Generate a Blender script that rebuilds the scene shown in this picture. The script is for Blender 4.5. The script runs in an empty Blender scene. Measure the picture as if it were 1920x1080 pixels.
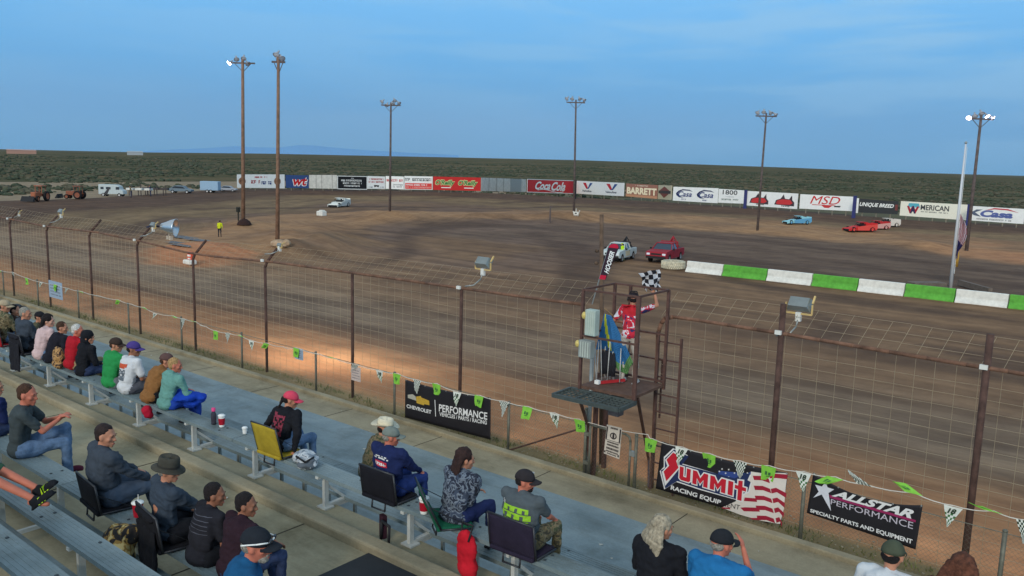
import bpy, bmesh, math, random
import numpy as np
from mathutils import Vector, Matrix, noise
from mathutils.bvhtree import BVHTree
random.seed(7)
D2R = math.radians
SC = bpy.context.scene
COL = SC.collection

# ------------------------------------------------------------------ camera
CAMZ = 6.3
FPX = 1550.0
YAW, PITCH, ROLL = D2R(38.9), D2R(8.66), D2R(1.5)
Fv = Vector((-math.sin(YAW)*math.cos(PITCH), math.cos(YAW)*math.cos(PITCH), -math.sin(PITCH)))
_r = Vector((math.cos(YAW), math.sin(YAW), 0)); _u = _r.cross(Fv)
Rv = _r*math.cos(ROLL)+_u*math.sin(ROLL)
Uv = -_r*math.sin(ROLL)+_u*math.cos(ROLL)
CAM = Vector((0, 0, CAMZ))
cd = bpy.data.cameras.new('camera'); cam = bpy.data.objects.new('camera', cd); COL.objects.link(cam)
cd.sensor_width = 36; cd.lens = FPX/1920*36; cd.clip_start = .1; cd.clip_end = 60000
m = Matrix.Identity(4)
for i in range(3):
    m[i][0] = Rv[i]; m[i][1] = Uv[i]; m[i][2] = -Fv[i]; m[i][3] = CAM[i]
cam.matrix_world = m
SC.camera = cam

# ------------------------------------------------------------------ world
SUN_EL, SUN_AZ = 24.0, 160.0        # soft evening light from behind the stand
w = bpy.data.worlds.new('World'); SC.world = w; w.use_nodes = True
nt = w.node_tree; N = nt.nodes; L = nt.links
for n in list(N): N.remove(n)
out = N.new('ShaderNodeOutputWorld'); bg = N.new('ShaderNodeBackground')
sky = N.new('ShaderNodeTexSky'); sky.sky_type = 'NISHITA'; sky.sun_disc = False
sky.sun_elevation = D2R(SUN_EL); sky.sun_rotation = D2R(SUN_AZ)
tc = N.new('ShaderNodeTexCoord'); sep = N.new('ShaderNodeSeparateXYZ'); L.new(tc.outputs['Generated'], sep.inputs[0])
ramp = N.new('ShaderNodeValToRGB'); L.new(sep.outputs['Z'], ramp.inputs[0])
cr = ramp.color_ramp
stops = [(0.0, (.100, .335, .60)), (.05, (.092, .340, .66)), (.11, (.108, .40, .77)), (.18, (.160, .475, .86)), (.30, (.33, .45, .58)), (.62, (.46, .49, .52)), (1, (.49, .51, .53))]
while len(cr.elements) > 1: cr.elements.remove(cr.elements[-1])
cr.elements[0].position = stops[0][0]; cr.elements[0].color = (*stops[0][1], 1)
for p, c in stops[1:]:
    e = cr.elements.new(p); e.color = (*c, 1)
# thin streaky evening cloud: noise stretched along the horizon
mp = N.new('ShaderNodeMapping'); mp.inputs['Scale'].default_value = (1.6, 1.6, 13); mp.inputs['Rotation'].default_value = (D2R(3), D2R(-4), 0); mp.inputs['Location'].default_value = (3.1, .7, 2.2)
L.new(tc.outputs['Generated'], mp.inputs[0])
nz = N.new('ShaderNodeTexNoise'); nz.inputs['Scale'].default_value = 2.3; nz.inputs['Detail'].default_value = 7; nz.inputs['Roughness'].default_value = .55; nz.inputs['Distortion'].default_value = .4
L.new(mp.outputs[0], nz.inputs['Vector'])
cr2 = N.new('ShaderNodeValToRGB'); L.new(nz.outputs['Fac'], cr2.inputs[0])
cr2.color_ramp.elements[0].position = .43; cr2.color_ramp.elements[0].color = (0, 0, 0, 1)
cr2.color_ramp.elements[1].position = .57; cr2.color_ramp.elements[1].color = (.95, .95, .95, 1)
# more cloud to the right of the view (+X) and higher up
az = N.new('ShaderNodeMath'); az.operation = 'MULTIPLY_ADD'; L.new(sep.outputs['X'], az.inputs[0]); az.inputs[1].default_value = .8; az.inputs[2].default_value = .95; az.use_clamp = True
up = N.new('ShaderNodeMath'); up.operation = 'MULTIPLY_ADD'; L.new(sep.outputs['Z'], up.inputs[0]); up.inputs[1].default_value = 4.5; up.inputs[2].default_value = .12; up.use_clamp = True
mu = N.new('ShaderNodeMath'); mu.operation = 'MULTIPLY'; L.new(az.outputs[0], mu.inputs[0]); L.new(up.outputs[0], mu.inputs[1])
mu2 = N.new('ShaderNodeMath'); mu2.operation = 'MULTIPLY'; L.new(mu.outputs[0], mu2.inputs[0]); L.new(cr2.outputs[0], mu2.inputs[1])
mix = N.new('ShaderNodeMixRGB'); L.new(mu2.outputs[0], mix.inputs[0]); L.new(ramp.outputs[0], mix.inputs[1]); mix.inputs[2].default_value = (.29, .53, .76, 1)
ad = N.new('ShaderNodeMixRGB'); ad.blend_type = 'ADD'; ad.inputs[0].default_value = 1
sc_ = N.new('ShaderNodeMixRGB'); sc_.blend_type = 'MULTIPLY'; sc_.inputs[0].default_value = 1; sc_.inputs[2].default_value = (.006, .006, .006, 1)
L.new(sky.outputs[0], sc_.inputs[1]); L.new(mix.outputs[0], ad.inputs[1]); L.new(sc_.outputs[0], ad.inputs[2])
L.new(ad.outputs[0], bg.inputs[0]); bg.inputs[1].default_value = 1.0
L.new(bg.outputs[0], out.inputs[0])
SC.view_settings.view_transform = 'Standard'; SC.view_settings.look = 'None'
SC.view_settings.exposure = 0.16; SC.view_settings.gamma = 1
# ------------------------------------------------------------------ sun (soft, behind cloud)
sl = bpy.data.lights.new('sun', 'SUN'); sl.energy = 1.75; sl.angle = D2R(17); sl.color = (1, .93, .82)
so = bpy.data.objects.new('sun', sl); COL.objects.link(so)
sdir = Vector((math.sin(D2R(SUN_AZ))*math.cos(D2R(SUN_EL)), math.cos(D2R(SUN_AZ))*math.cos(D2R(SUN_EL)), math.sin(D2R(SUN_EL))))
so.rotation_euler = sdir.to_track_quat('Z', 'Y').to_euler(); so.location = (0, -30, 40)

# ------------------------------------------------------------------ projection helpers (photo pixel -> world point)
def ray(px, py):
    return Fv + Rv*((px-960)/FPX) - Uv*((py-540)/FPX)
def GZ(px, py, z=0.0):
    d = ray(px, py); return CAM + d*((z-CAMZ)/d.z)
def GY(px, py, Y):
    d = ray(px, py); return CAM + d*(Y/d.y)
def pj(P):
    d = Vector(P)-CAM; f = d.dot(Fv); return 960+FPX*d.dot(Rv)/f, 540-FPX*d.dot(Uv)/f
def hz(P, py):
    """height above which a vertical line through P crosses pixel row py"""
    lo, hi = P[2]-20, P[2]+60
    for _ in range(50):
        mid = (lo+hi)/2
        if pj((P[0], P[1], mid))[1] > py: lo = mid
        else: hi = mid
    return (lo+hi)/2

# ------------------------------------------------------------------ materials
def lin(c):
    return tuple((v/255/12.92 if v/255 <= .04045 else ((v/255+.055)/1.055)**2.4) for v in c)
MATS = {}
def mat(name, col, rough=.8, var=.12, scale=6, metal=0, bump=0, bscale=30, col2=None, emit=None, srgb=True, spec=.3, alpha=None):
    if name in MATS: return MATS[name]
    c = lin(col) if srgb else col
    mt = bpy.data.materials.new(name); mt.use_nodes = True; t = mt.node_tree; n = t.nodes; l = t.links
    b = n['Principled BSDF']; b.inputs['Roughness'].default_value = rough; b.inputs['Metallic'].default_value = metal
    b.inputs['Specular IOR Level'].default_value = spec
    tcn = n.new('ShaderNodeTexCoord')
    if var > 0 or col2:
        nn = n.new('ShaderNodeTexNoise'); nn.inputs['Scale'].default_value = scale; nn.inputs['Detail'].default_value = 5; nn.inputs['Roughness'].default_value = .65
        l.new(tcn.outputs['Object'], nn.inputs['Vector'])
        r = n.new('ShaderNodeValToRGB'); l.new(nn.outputs['Fac'], r.inputs[0])
        a = tuple(max(0, v*(1-var*1.3)) for v in c); d = tuple(min(1, v*(1+var*1.3)) for v in c)
        if col2: d = lin(col2) if srgb else col2; a = c
        r.color_ramp.elements[0].position = .33; r.color_ramp.elements[0].color = (*a, 1)
        r.color_ramp.elements[1].position = .67; r.color_ramp.elements[1].color = (*d, 1)
        l.new(r.outputs[0], b.inputs['Base Color'])
    else: b.inputs['Base Color'].default_value = (*c, 1)
    if bump:
        nb = n.new('ShaderNodeTexNoise'); nb.inputs['Scale'].default_value = bscale; nb.inputs['Detail'].default_value = 4
        l.new(tcn.outputs['Object'], nb.inputs['Vector'])
        bp = n.new('ShaderNodeBump'); bp.inputs['Strength'].default_value = bump; bp.inputs['Distance'].default_value = .02
        l.new(nb.outputs['Fac'], bp.inputs['Height']); l.new(bp.outputs[0], b.inputs['Normal'])
    if emit:
        b.inputs['Emission Color'].default_value = (*emit[0], 1); b.inputs['Emission Strength'].default_value = emit[1]
    if alpha is not None: b.inputs['Alpha'].default_value = alpha
    MATS[name] = mt; return mt
def camo(name, cols, scale=9):
    if name in MATS: return MATS[name]
    mt = bpy.data.materials.new(name); mt.use_nodes = True; t = mt.node_tree; n = t.nodes; l = t.links
    b = n['Principled BSDF']; b.inputs['Roughness'].default_value = .9
    tcn = n.new('ShaderNodeTexCoord'); nn = n.new('ShaderNodeTexNoise'); nn.inputs['Scale'].default_value = scale; nn.inputs['Detail'].default_value = 2; nn.inputs['Distortion'].default_value = 1.2
    l.new(tcn.outputs['Object'], nn.inputs['Vector'])
    r = n.new('ShaderNodeValToRGB'); r.color_ramp.interpolation = 'CONSTANT'; l.new(nn.outputs['Fac'], r.inputs[0])
    k = len(cols); r.color_ramp.elements[0].position = 0; r.color_ramp.elements[0].color = (*lin(cols[0]), 1)
    r.color_ramp.elements[1].position = .38; r.color_ramp.elements[1].color = (*lin(cols[1]), 1)
    for i in range(2, k):
        e = r.color_ramp.elements.new(.38+.26*(i-1)/(k-1)); e.color = (*lin(cols[i]), 1)
    l.new(r.outputs[0], b.inputs['Base Color']); MATS[name] = mt; return mt

# ------------------------------------------------------------------ mesh builder
class MB:
    def __init__(s): s.v = []; s.f = []; s.mi = []; s.cur = 0
    def add(s, vs, fs):
        o = len(s.v); s.v += [tuple(p) for p in vs]; s.f += [tuple(o+i for i in f) for f in fs]; s.mi += [s.cur]*len(fs); return s
    def box(s, c, size, M=None):
        x, y, z = [k/2 for k in size]; c = Vector(c)
        ps = [Vector((a*x, b*y, d*z)) for a in (-1, 1) for b in (-1, 1) for d in (-1, 1)]
        if M is not None: ps = [M @ p for p in ps]
        return s.add([c+p for p in ps], [(0, 1, 3, 2), (4, 6, 7, 5), (0, 4, 5, 1), (2, 3, 7, 6), (0, 2, 6, 4), (1, 5, 7, 3)])
    def bar(s, p0, p1, w, h=None, up=(0, 0, 1)):
        p0, p1 = Vector(p0), Vector(p1); d = (p1-p0); Ln = d.length; d.normalize(); upv = Vector(up)
        if abs(d.dot(upv)) > .98: upv = Vector((1, 0, 0))
        a = d.cross(upv).normalized(); b = a.cross(d)
        M = Matrix((a, d, b)).transposed()
        return s.box((p0+p1)/2, (w, Ln, h or w), M)
    def cyl(s, p0, p1, r0, r1=None, n=10, cap=True):
        r1 = r0 if r1 is None else r1
        p0, p1 = Vector(p0), Vector(p1); d = (p1-p0).normalized()
        a = d.orthogonal().normalized(); b = d.cross(a)
        vs = []
        for p, r in ((p0, r0), (p1, r1)):
            for i in range(n):
                t = 2*math.pi*i/n; vs.append(p+a*(r*math.cos(t))+b*(r*math.sin(t)))
        fs = [(i, (i+1) % n, n+(i+1) % n, n+i) for i in range(n)]
        if cap: fs += [tuple(range(n-1, -1, -1)), tuple(range(n, 2*n))]
        return s.add(vs, fs)
    def tube(s, pts, r, n=8):
        for a, b in zip(pts[:-1], pts[1:]):
            s.cyl(a, b, r, r, n)
        for p in pts[1:-1]: s.ell(p, (r*1.02,)*3, 6, 4)
        return s
    def ell(s, c, rad, n=14, k=9, M=None):
        c = Vector(c); vs = [Vector((0, 0, rad[2]))]
        for j in range(1, k):
            ph = math.pi*j/k
            for i in range(n):
                t = 2*math.pi*i/n
                vs.append(Vector((rad[0]*math.sin(ph)*math.cos(t), rad[1]*math.sin(ph)*math.sin(t), rad[2]*math.cos(ph))))
        vs.append(Vector((0, 0, -rad[2])))
        fs = [(0, 1+i, 1+(i+1) % n) for i in range(n)]
        for j in range(k-2):
            for i in range(n):
                a = 1+j*n; fs.append((a+i, a+n+i, a+n+(i+1) % n, a+(i+1) % n))
        a = 1+(k-2)*n; e = len(vs)-1
        fs += [(a+i, e, a+(i+1) % n) for i in range(n)]
        if M is not None: vs = [M @ v for v in vs]
        return s.add([c+v for v in vs], fs)
    def cap(s, p0, p1, r0, r1=None, n=12):
        r1 = r0 if r1 is None else r1
        p0, p1 = Vector(p0), Vector(p1); d = p1-p0
        if d.length < 1e-5: return s.ell(p0, (r0,)*3)
        d.normalize(); a = d.orthogonal().normalized(); b = d.cross(a)
        rings = []
        for k in range(1, 5):
            t = math.pi/2*k/4; rings.append((p0-d*(r0*math.cos(t)), r0*math.sin(t)))
        for k in range(3, 0, -1):
            t = math.pi/2*k/4; 
        for k in range(4, 0, -1):
            t = math.pi/2*k/4; rings.append((p1+d*(r1*math.cos(t)), r1*math.sin(t)))
        vs = [p0-d*r0]
        for c, r in rings:
            for i in range(n):
                t = 2*math.pi*i/n; vs.append(c+a*(r*math.cos(t))+b*(r*math.sin(t)))
        vs.append(p1+d*r1); K = len(rings)
        fs = [(0, 1+(i+1) % n, 1+i) for i in range(n)]
        for j in range(K-1):
            o = 1+j*n
            for i in range(n): fs.append((o+i, o+(i+1) % n, o+n+(i+1) % n, o+n+i))
        o = 1+(K-1)*n; e = len(vs)-1
        fs += [(o+i, o+(i+1) % n, e) for i in range(n)]
        return s.add(vs, fs)
    def loft(s, rings, close=True):
        """rings: list of lists of equal-count points"""
        n = len(rings[0]); vs = [p for r in rings for p in r]; fs = []
        for j in range(len(rings)-1):
            o = j*n
            for i in range(n): fs.append((o+i, o+(i+1) % n, o+n+(i+1) % n, o+n+i))
        if close: fs += [tuple(range(n-1, -1, -1)), tuple((len(rings)-1)*n+i for i in range(n))]
        return s.add(vs, fs)
    def lathe(s, c, prof, n=20, axis=(0, 0, 1), close=False):
        c = Vector(c); d = Vector(axis).normalized(); a = d.orthogonal().normalized(); b = d.cross(a)
        return s.loft([[c+d*z+a*(r*math.cos(2*math.pi*i/n))+b*(r*math.sin(2*math.pi*i/n)) for i in range(n)] for r, z in prof], close)
    def quad(s, a, b, c, d): return s.add([a, b, c, d], [(0, 1, 2, 3)])
    def prism(s, poly, off):
        """poly: 3-D points, extruded by vector off"""
        n = len(poly); o = Vector(off); vs = [Vector(p) for p in poly]; vs += [v+o for v in vs]
        fs = [tuple(range(n-1, -1, -1)), tuple(range(n, 2*n))]+[(i, (i+1) % n, n+(i+1) % n, n+i) for i in range(n)]
        return s.add(vs, fs)
    def build(s, name, mats, parent=None, smooth=False, fix=True):
        me = bpy.data.meshes.new(name); me.from_pydata(s.v, [], s.f)
        if not isinstance(mats, (list, tuple)): mats = [mats]
        for m_ in mats: me.materials.append(m_)
        if len(mats) > 1: me.polygons.foreach_set('material_index', s.mi)
        if fix:
            bm = bmesh.new(); bm.from_mesh(me); bmesh.ops.recalc_face_normals(bm, faces=bm.faces); bm.to_mesh(me); bm.free()
        if smooth:
            me.polygons.foreach_set('use_smooth', [True]*len(me.polygons))
        me.update()
        o = bpy.data.objects.new(name, me); COL.objects.link(o)
        if parent: o.parent = parent
        return o
def empty(name, loc, rz=0):
    o = bpy.data.objects.new(name, None); COL.objects.link(o); o.location = loc; o.rotation_euler = (0, 0, rz); return o
def tag(o, label=None, cat=None, group=None, kind=None):
    if label: o['label'] = label
    if cat: o['category'] = cat
    if group: o['group'] = group
    if kind: o['kind'] = kind
    return o
def thing(name, label, cat, loc=(0, 0, 0), rz=0, group=None):
    return tag(empty(name, loc, rz), label, cat, group)
def copy_tree(o, parent=None):
    c = o.copy(); COL.objects.link(c); c.parent = parent
    for ch in [x for x in bpy.data.objects if x.parent == o]: copy_tree(ch, c)
    return c
SCR = bpy.data.scenes.new('scratch')
def scratch_mesh(o):
    for c_ in list(o.users_collection): c_.objects.unlink(o)
    SCR.collection.objects.link(o); vl = SCR.view_layers[0]; vl.update(); dg = vl.depsgraph; dg.update()
    return bpy.data.meshes.new_from_object(o.evaluated_get(dg), depsgraph=dg)
def remesh(mb, name, mt, parent, voxel=.012, it=3, fold=0, fs=9):
    tmp = mb.build('tmp', mt)
    md = tmp.modifiers.new('r', 'REMESH'); md.mode = 'VOXEL'; md.voxel_size = voxel; md.use_smooth_shade = True
    if it:
        sm = tmp.modifiers.new('s', 'SMOOTH'); sm.factor = .5; sm.iterations = it
    me = scratch_mesh(tmp); me.name = name
    om = tmp.data; bpy.data.objects.remove(tmp); bpy.data.meshes.remove(om)
    if fold:
        sd = random.random()*50
        nm = [v.normal.copy() for v in me.vertices]; co = [v.co.copy() for v in me.vertices]; out_c = []
        for p, n_ in zip(co, nm):
            q = noise.noise(Vector((p.x*fs+sd, p.y*fs, p.z*fs*.8)))
            q2 = abs(noise.noise(Vector((p.x*fs*1.3, p.y*fs*1.3+sd, p.z*fs*2.2+p.x*5))))
            out_c.extend(p + n_*(fold*(q-.9*q2)))
        me.vertices.foreach_set('co', out_c)
    me.materials.clear(); me.materials.append(mt)
    me.polygons.foreach_set('use_smooth', [True]*len(me.polygons))
    o = bpy.data.objects.new(name, me); COL.objects.link(o)
    if parent: o.parent = parent
    return o
_tc = {}
def text_pts(s, bold=0.0, shear=0.0, res=3):
    key = (s, bold, shear)
    if key in _tc: return _tc[key]
    cu = bpy.data.curves.new('t', 'FONT'); cu.body = s; cu.offset = bold; cu.resolution_u = res; cu.fill_mode = 'FRONT'
    o = bpy.data.objects.new('t', cu); COL.objects.link(o)
    me = scratch_mesh(o)
    vs = [(v.co.x+shear*v.co.y, v.co.y) for v in me.vertices]; fs = [tuple(p.vertices) for p in me.polygons]
    bpy.data.objects.remove(o); bpy.data.curves.remove(cu); bpy.data.meshes.remove(me)
    x0 = min(v[0] for v in vs); x1 = max(v[0] for v in vs); y0 = min(v[1] for v in vs); y1 = max(v[1] for v in vs)
    vs = [((x-x0)/(x1-x0), (y-y0)/(y1-y0)) for x, y in vs]
    _tc[key] = (vs, fs); return vs, fs
def text_on(mb, s, fn, bold=0.0, shear=0.0):
    """fn maps (u,v) in the unit box to a 3-D point"""
    vs, fs = text_pts(s, bold, shear); mb.add([fn(u, v) for u, v in vs], fs)
# ================================================================== TERRAIN
rim_px = [(0, 378), (100, 375), (200, 371), (330, 362), (445, 355), (600, 355), (740, 356), (900, 360), (1080, 368), (1180, 374), (1400, 387), (1590, 402), (1690, 410), (1920, 424)]
rim = [GZ(x, y, -.3) for x, y in rim_px]
rim_w = [(p.x, p.y) for p in rim]
# smooth the far rim and continue it beyond both sides of the view
rim_w = [(-70, 15.3), (-95, 21), (-109, 31)] + rim_w[:5] + [(-139.5, 106), (-131.5, 121), (-118, 131), (-96, 134.5), (-81, 135.5), (-59, 135), (-40, 131.5), (-30, 128.5), (-16, 127.2), (20, 127), (70, 127), (70, 14.2), (0, 14.2), (-30, 14.2)]
def catmull(P, k=5):
    o = []; n = len(P)
    for i in range(n):
        p0, p1, p2, p3 = [np.array(P[(i+j) % n], float) for j in (-1, 0, 1, 2)]
        for t in np.arange(k)/k:
            o.append(.5*((2*p1)+(-p0+p2)*t+(2*p0-5*p1+4*p2-p3)*t*t+(-p0+3*p1-3*p2+p3)*t**3))
    return np.array(o)
RIM = np.vstack([catmull(rim_w[:-5], 5)[:-5], np.array(rim_w[-5:], float)])
def polydist(Q, P, closed=True):
    A = P; B = np.roll(P, -1, 0) if closed else P[1:]
    if not closed: A = P[:-1]
    best = np.full(len(Q), 1e9); s = np.zeros(len(Q)); acc = 0
    for a, b in zip(A, B):
        d = b-a; ll = d.dot(d); L_ = math.sqrt(ll)+1e-9
        t = np.clip(((Q-a) @ d)/(ll+1e-9), 0, 1); r = np.hypot(*(Q-(a+t[:, None]*d)).T)
        m_ = r < best; best[m_] = r[m_]; s[m_] = acc+t[m_]*L_; acc += L_
    return best, s
def inside(Q, P):
    x, y = Q[:, 0], Q[:, 1]; c = np.zeros(len(Q), bool); j = len(P)-1
    for i in range(len(P)):
        xi, yi = P[i]; xj, yj = P[j]
        if yi != yj:
            c ^= ((yi > y) != (yj > y)) & (x < (xj-xi)*(y-yi)/(yj-yi)+xi)
        j = i
    return c
def sst(a, b, x):
    t = np.clip((x-a)/(b-a), 0, 1); return t*t*(3-2*t)
def terr(Q):
    Q = np.asarray(Q, float).reshape(-1, 2)
    d, s = polydist(Q, RIM); ins = inside(Q, RIM); D = np.where(ins, d, -d)
    X, Y = Q[:, 0], Q[:, 1]
    base = -1.2*sst(14.2, 30, Y)
    nearfence = (Y < 40) & (X > -75)
    bank = np.where(D > 0, .95*sst(26, 0, D), .95*sst(-7, 0, D))
    bank = np.where(X > -60, bank*(1-.35*sst(-60, -10, X)), bank)
    far = sst(26, 44, Y+np.clip(-X-70, 0, 40)*1.0)
    z = base + bank*far
    return z, D, s
# island of loose dirt between the track and the infield road
isl_out = [GZ(x, y, -1.2) for x, y in [(285, 500), (262, 480), (275, 455), (330, 440), (400, 425), (430, 412), (520, 402), (640, 399), (730, 396), (900, 398), (1080, 394), (1150, 399), (1280, 405), (1400, 413), (1500, 421), (1600, 432), (1760, 443), (1920, 455)]]
isl_in = [GZ(x, y, -1.2) for x, y in [(1920, 497), (1700, 470), (1500, 448), (1300, 432), (1150, 420), (1000, 414), (830, 413), (740, 418), (660, 430), (600, 445), (560, 470), (480, 488), (400, 503), (320, 506)]]
ISL = np.array([(p.x, p.y) for p in isl_out]+[(10, isl_out[-1].y), (60, isl_out[-1].y), (60, isl_in[0].y), (10, isl_in[0].y)]+[(p.x, p.y) for p in isl_in])
xs = np.concatenate([np.arange(-210, -60, 1.1), np.arange(-60, -30, .7), np.arange(-30, 4, .45), np.arange(4, 62, 3)])
ys = np.concatenate([[-25, -10, 0, 5, 9, 12], np.arange(13, 20, .35), np.arange(20, 60, .6), np.arange(60, 160, 1.0), np.arange(160, 215, 3)])
GX, GYY = np.meshgrid(xs, ys); Q = np.stack([GX.ravel(), GYY.ravel()], 1)
Zt, Dt, St = terr(Q)
rng = np.random.RandomState(3)
nn_ = np.array([noise.noise(Vector((q[0]*.12, q[1]*.12, 0))) for q in Q]); nf_ = np.array([noise.noise(Vector((q[0]*.45, q[1]*.45, 5))) for q in Q])
nl_ = np.array([noise.noise(Vector((s_*.02, d_*.35, 9))) for s_, d_ in zip(St, Dt)])
di, _s = polydist(Q, ISL); ii = inside(Q, ISL); DI = np.where(ii, di, -di)
X_, Y_ = Q[:, 0], Q[:, 1]
# real mounds of dirt on the island and roughness
for mx_, my_, mr_, mh_ in ((600, 462, 3.4, .9), (560, 452, 3.0, .6), (640, 448, 3.5, .5), (540, 470, 2.4, .7), (505, 436, 3.5, .5), (735, 408, 4.5, .8), (700, 404, 3.0, .5), (1085, 408, 5.0, .8), (1045, 412, 3.5, .4), (1700, 462, 4.0, .6), (330, 475, 4.0, .5), (420, 462, 3.0, .35), (470, 424, 3.0, .5), (1480, 434, 6, .45), (880, 408, 5, .35)):
    g_ = GZ(mx_, my_, -1.0); r2_ = ((X_-g_.x)**2+(Y_-g_.y)**2)/mr_**2
    Zt = Zt+mh_*np.exp(-r2_)*(1+.45*nf_+.3*nn_)
Zt = Zt + np.where(Y_ > 16, .25*sst(0, 4, DI)*(1+nn_*1.5) + .03*nf_, 0)
def LC(*c): return np.array(lin(c))
def mixc(C, c, t): return C*(1-t[:, None])+np.array(c)[None, :]*t[:, None]
S_ = 1.75   # display colour -> albedo under this sky
C = np.tile(LC(106, 88, 71), (len(Q), 1))
C = mixc(C, LC(118, 100, 82), sst(-10, -50, X_)*sst(60, 20, Y_))
C = mixc(C, LC(84, 70, 60), np.clip(sst(.05, .35, nl_)*.7, 0, 1))
# front straight seen from fence outwards
C = mixc(C, LC(116, 106, 94), sst(20, 24, Y_)*sst(34, 26, Y_)*.7)
C = mixc(C, LC(98, 82, 68), sst(27, 32, Y_)*sst(44, 36, Y_)*.5*sst(-45, -25, X_))
C = mixc(C, LC(146, 112, 84), sst(21+nn_*2.0, 16, Y_)*.95)
C = mixc(C, LC(162, 120, 90), sst(16.6+nf_*.5, 15.2, Y_)*.9)
# far band: dark against the rim, paler and greener towards the island
farm = sst(50, 62, Y_+np.clip(-X_-60, 0, 60))
C = mixc(C, LC(106, 93, 74), farm*sst(34, 24, Dt)*(Dt > 0))
C = mixc(C, LC(78, 64, 55), farm*sst(17+3*nn_, 11, Dt)*(Dt > -4))
# infield road
C = mixc(C, LC(84, 74, 68), ((Y_ > 57) & (Dt > 30)).astype(float)*sst(57, 62, Y_)*.8*sst(-75, -60, X_)*sst(2, -2, DI))
C = mixc(C, LC(98, 84, 76), ((Dt > 26)).astype(float)*sst(-28, -40, X_)*sst(.1, -.3, nn_)*sst(36, 44, Y_)*sst(2, -2, DI)*.8)
# damp bands and worn grooves following the racing lines
nb_ = np.array([noise.noise(Vector((s_*.03, di_*.22, 3))) for s_, di_ in zip(_s, DI)]); nc_ = np.array([noise.noise(Vector((s_*.05, d_*.8, 21))) for s_, d_ in zip(St, Dt)])
C = mixc(C, LC(70, 58, 51), sst(.05, .30, nb_)*sst(-1, -4, DI)*(Y_ > 36)*.75)
C = mixc(C, LC(66, 55, 49), sst(.12, .32, nc_)*.45*(Y_ > 19)*sst(2, -1, DI))
C = mixc(C, LC(74, 62, 54), np.exp(-((Y_-25.5-1.5*nn_)/2.2)**2)*.55*sst(-52, -34, X_))
C = mixc(C, LC(128, 116, 102), np.exp(-((Dt-9.5-2*nn_)/1.6)**2)*.45*(Y_ < 30)*sst(-.2, .3, nl_+.2))
# island
isl = sst(-1.0+nf_*2, 2.0, DI)
C = mixc(C, LC(134, 110, 86), isl*.85)
C = mixc(C, LC(112, 92, 74), isl*sst(-.05, .3, nn_)*.9)
C = mixc(C, LC(160, 112, 84), isl*sst(-25, -5, X_)*sst(.15, -.1, nn_)*.5)
C = mixc(C, LC(160, 112, 84), isl*(X_ > -62)*(X_ < -46)*(Y_ < 36)*.7)
# outside the rim: pale scrubby ground at left, dark scrub at right
outm = sst(-2, -5, Dt)*(Y_ > 15)
C = mixc(C, LC(120, 112, 98), outm)
C = mixc(C, LC(76, 78, 62), outm*sst(-125, -110, X_)*sst(100, 115, Y_))
# verge by the fence
C = mixc(C, LC(104, 98, 74), sst(14.6+nf_*.4, 14.0, Y_))
C = mixc(C, LC(136, 122, 96), sst(14.6, 14.0, Y_)*sst(.0, .35, nf_)*.6)
C = np.clip(C*S_*np.array([.93, .83, .72]), 0, .6)
nx, ny = len(xs), len(ys)
me = bpy.data.meshes.new('ground')
fa = [(j*nx+i, j*nx+i+1, (j+1)*nx+i+1, (j+1)*nx+i) for j in range(ny-1) for i in range(nx-1)]
me.from_pydata([(a, b, c) for a, b, c in zip(Q[:, 0], Q[:, 1], Zt)], [], fa)
ca = me.color_attributes.new('dirt', 'FLOAT_COLOR', 'POINT'); ca.data.foreach_set('color', np.hstack([C, np.ones((len(Q), 1))]).astype(np.float32).ravel())
sa = me.attributes.new('sd', 'FLOAT_VECTOR', 'POINT'); sa.data.foreach_set('vector', np.stack([St*.035, np.abs(Dt)*1.0, np.where(DI < -2, DI*.05, 0)], 1).astype(np.float32).ravel())
me.polygons.foreach_set('use_smooth', [True]*len(me.polygons))
gm = bpy.data.materials.new('dirt'); gm.use_nodes = True; t = gm.node_tree; n = t.nodes; l = t.links
b = n['Principled BSDF']; b.inputs['Roughness'].default_value = .92; b.inputs['Specular IOR Level'].default_value = .15
at1 = n.new('ShaderNodeAttribute'); at1.attribute_name = 'dirt'; at2 = n.new('ShaderNodeAttribute'); at2.attribute_name = 'sd'
n1 = n.new('ShaderNodeTexNoise'); n1.inputs['Scale'].default_value = 1.1; n1.inputs['Detail'].default_value = 7; n1.inputs['Roughness'].default_value = .72
l.new(at2.outputs['Vector'], n1.inputs['Vector'])
r1 = n.new('ShaderNodeValToRGB'); l.new(n1.outputs['Fac'], r1.inputs[0]); r1.color_ramp.elements[0].position = .36; r1.color_ramp.elements[0].color = (.78, .75, .73, 1); r1.color_ramp.elements[1].position = .66; r1.color_ramp.elements[1].color = (1.12, 1.11, 1.1, 1)
tg = n.new('ShaderNodeTexCoord')
n2 = n.new('ShaderNodeTexNoise'); n2.inputs['Scale'].default_value = .55; n2.inputs['Detail'].default_value = 9; n2.inputs['Roughness'].default_value = .7; l.new(tg.outputs['Object'], n2.inputs['Vector'])
r2 = n.new('ShaderNodeValToRGB'); l.new(n2.outputs['Fac'], r2.inputs[0]); r2.color_ramp.elements[0].position = .35; r2.color_ramp.elements[0].color = (.76, .74, .74, 1); r2.color_ramp.elements[1].position = .68; r2.color_ramp.elements[1].color = (1.2, 1.2, 1.17, 1)
m1 = n.new('ShaderNodeMixRGB'); m1.blend_type = 'MULTIPLY'; m1.inputs[0].default_value = 1; m2 = n.new('ShaderNodeMixRGB'); m2.blend_type = 'MULTIPLY'; m2.inputs[0].default_value = 1
l.new(at1.outputs['Color'], m1.inputs[1]); l.new(r1.outputs[0], m1.inputs[2]); l.new(m1.outputs[0], m2.inputs[1]); l.new(r2.outputs[0], m2.inputs[2]); l.new(m2.outputs[0], b.inputs['Base Color'])
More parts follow.
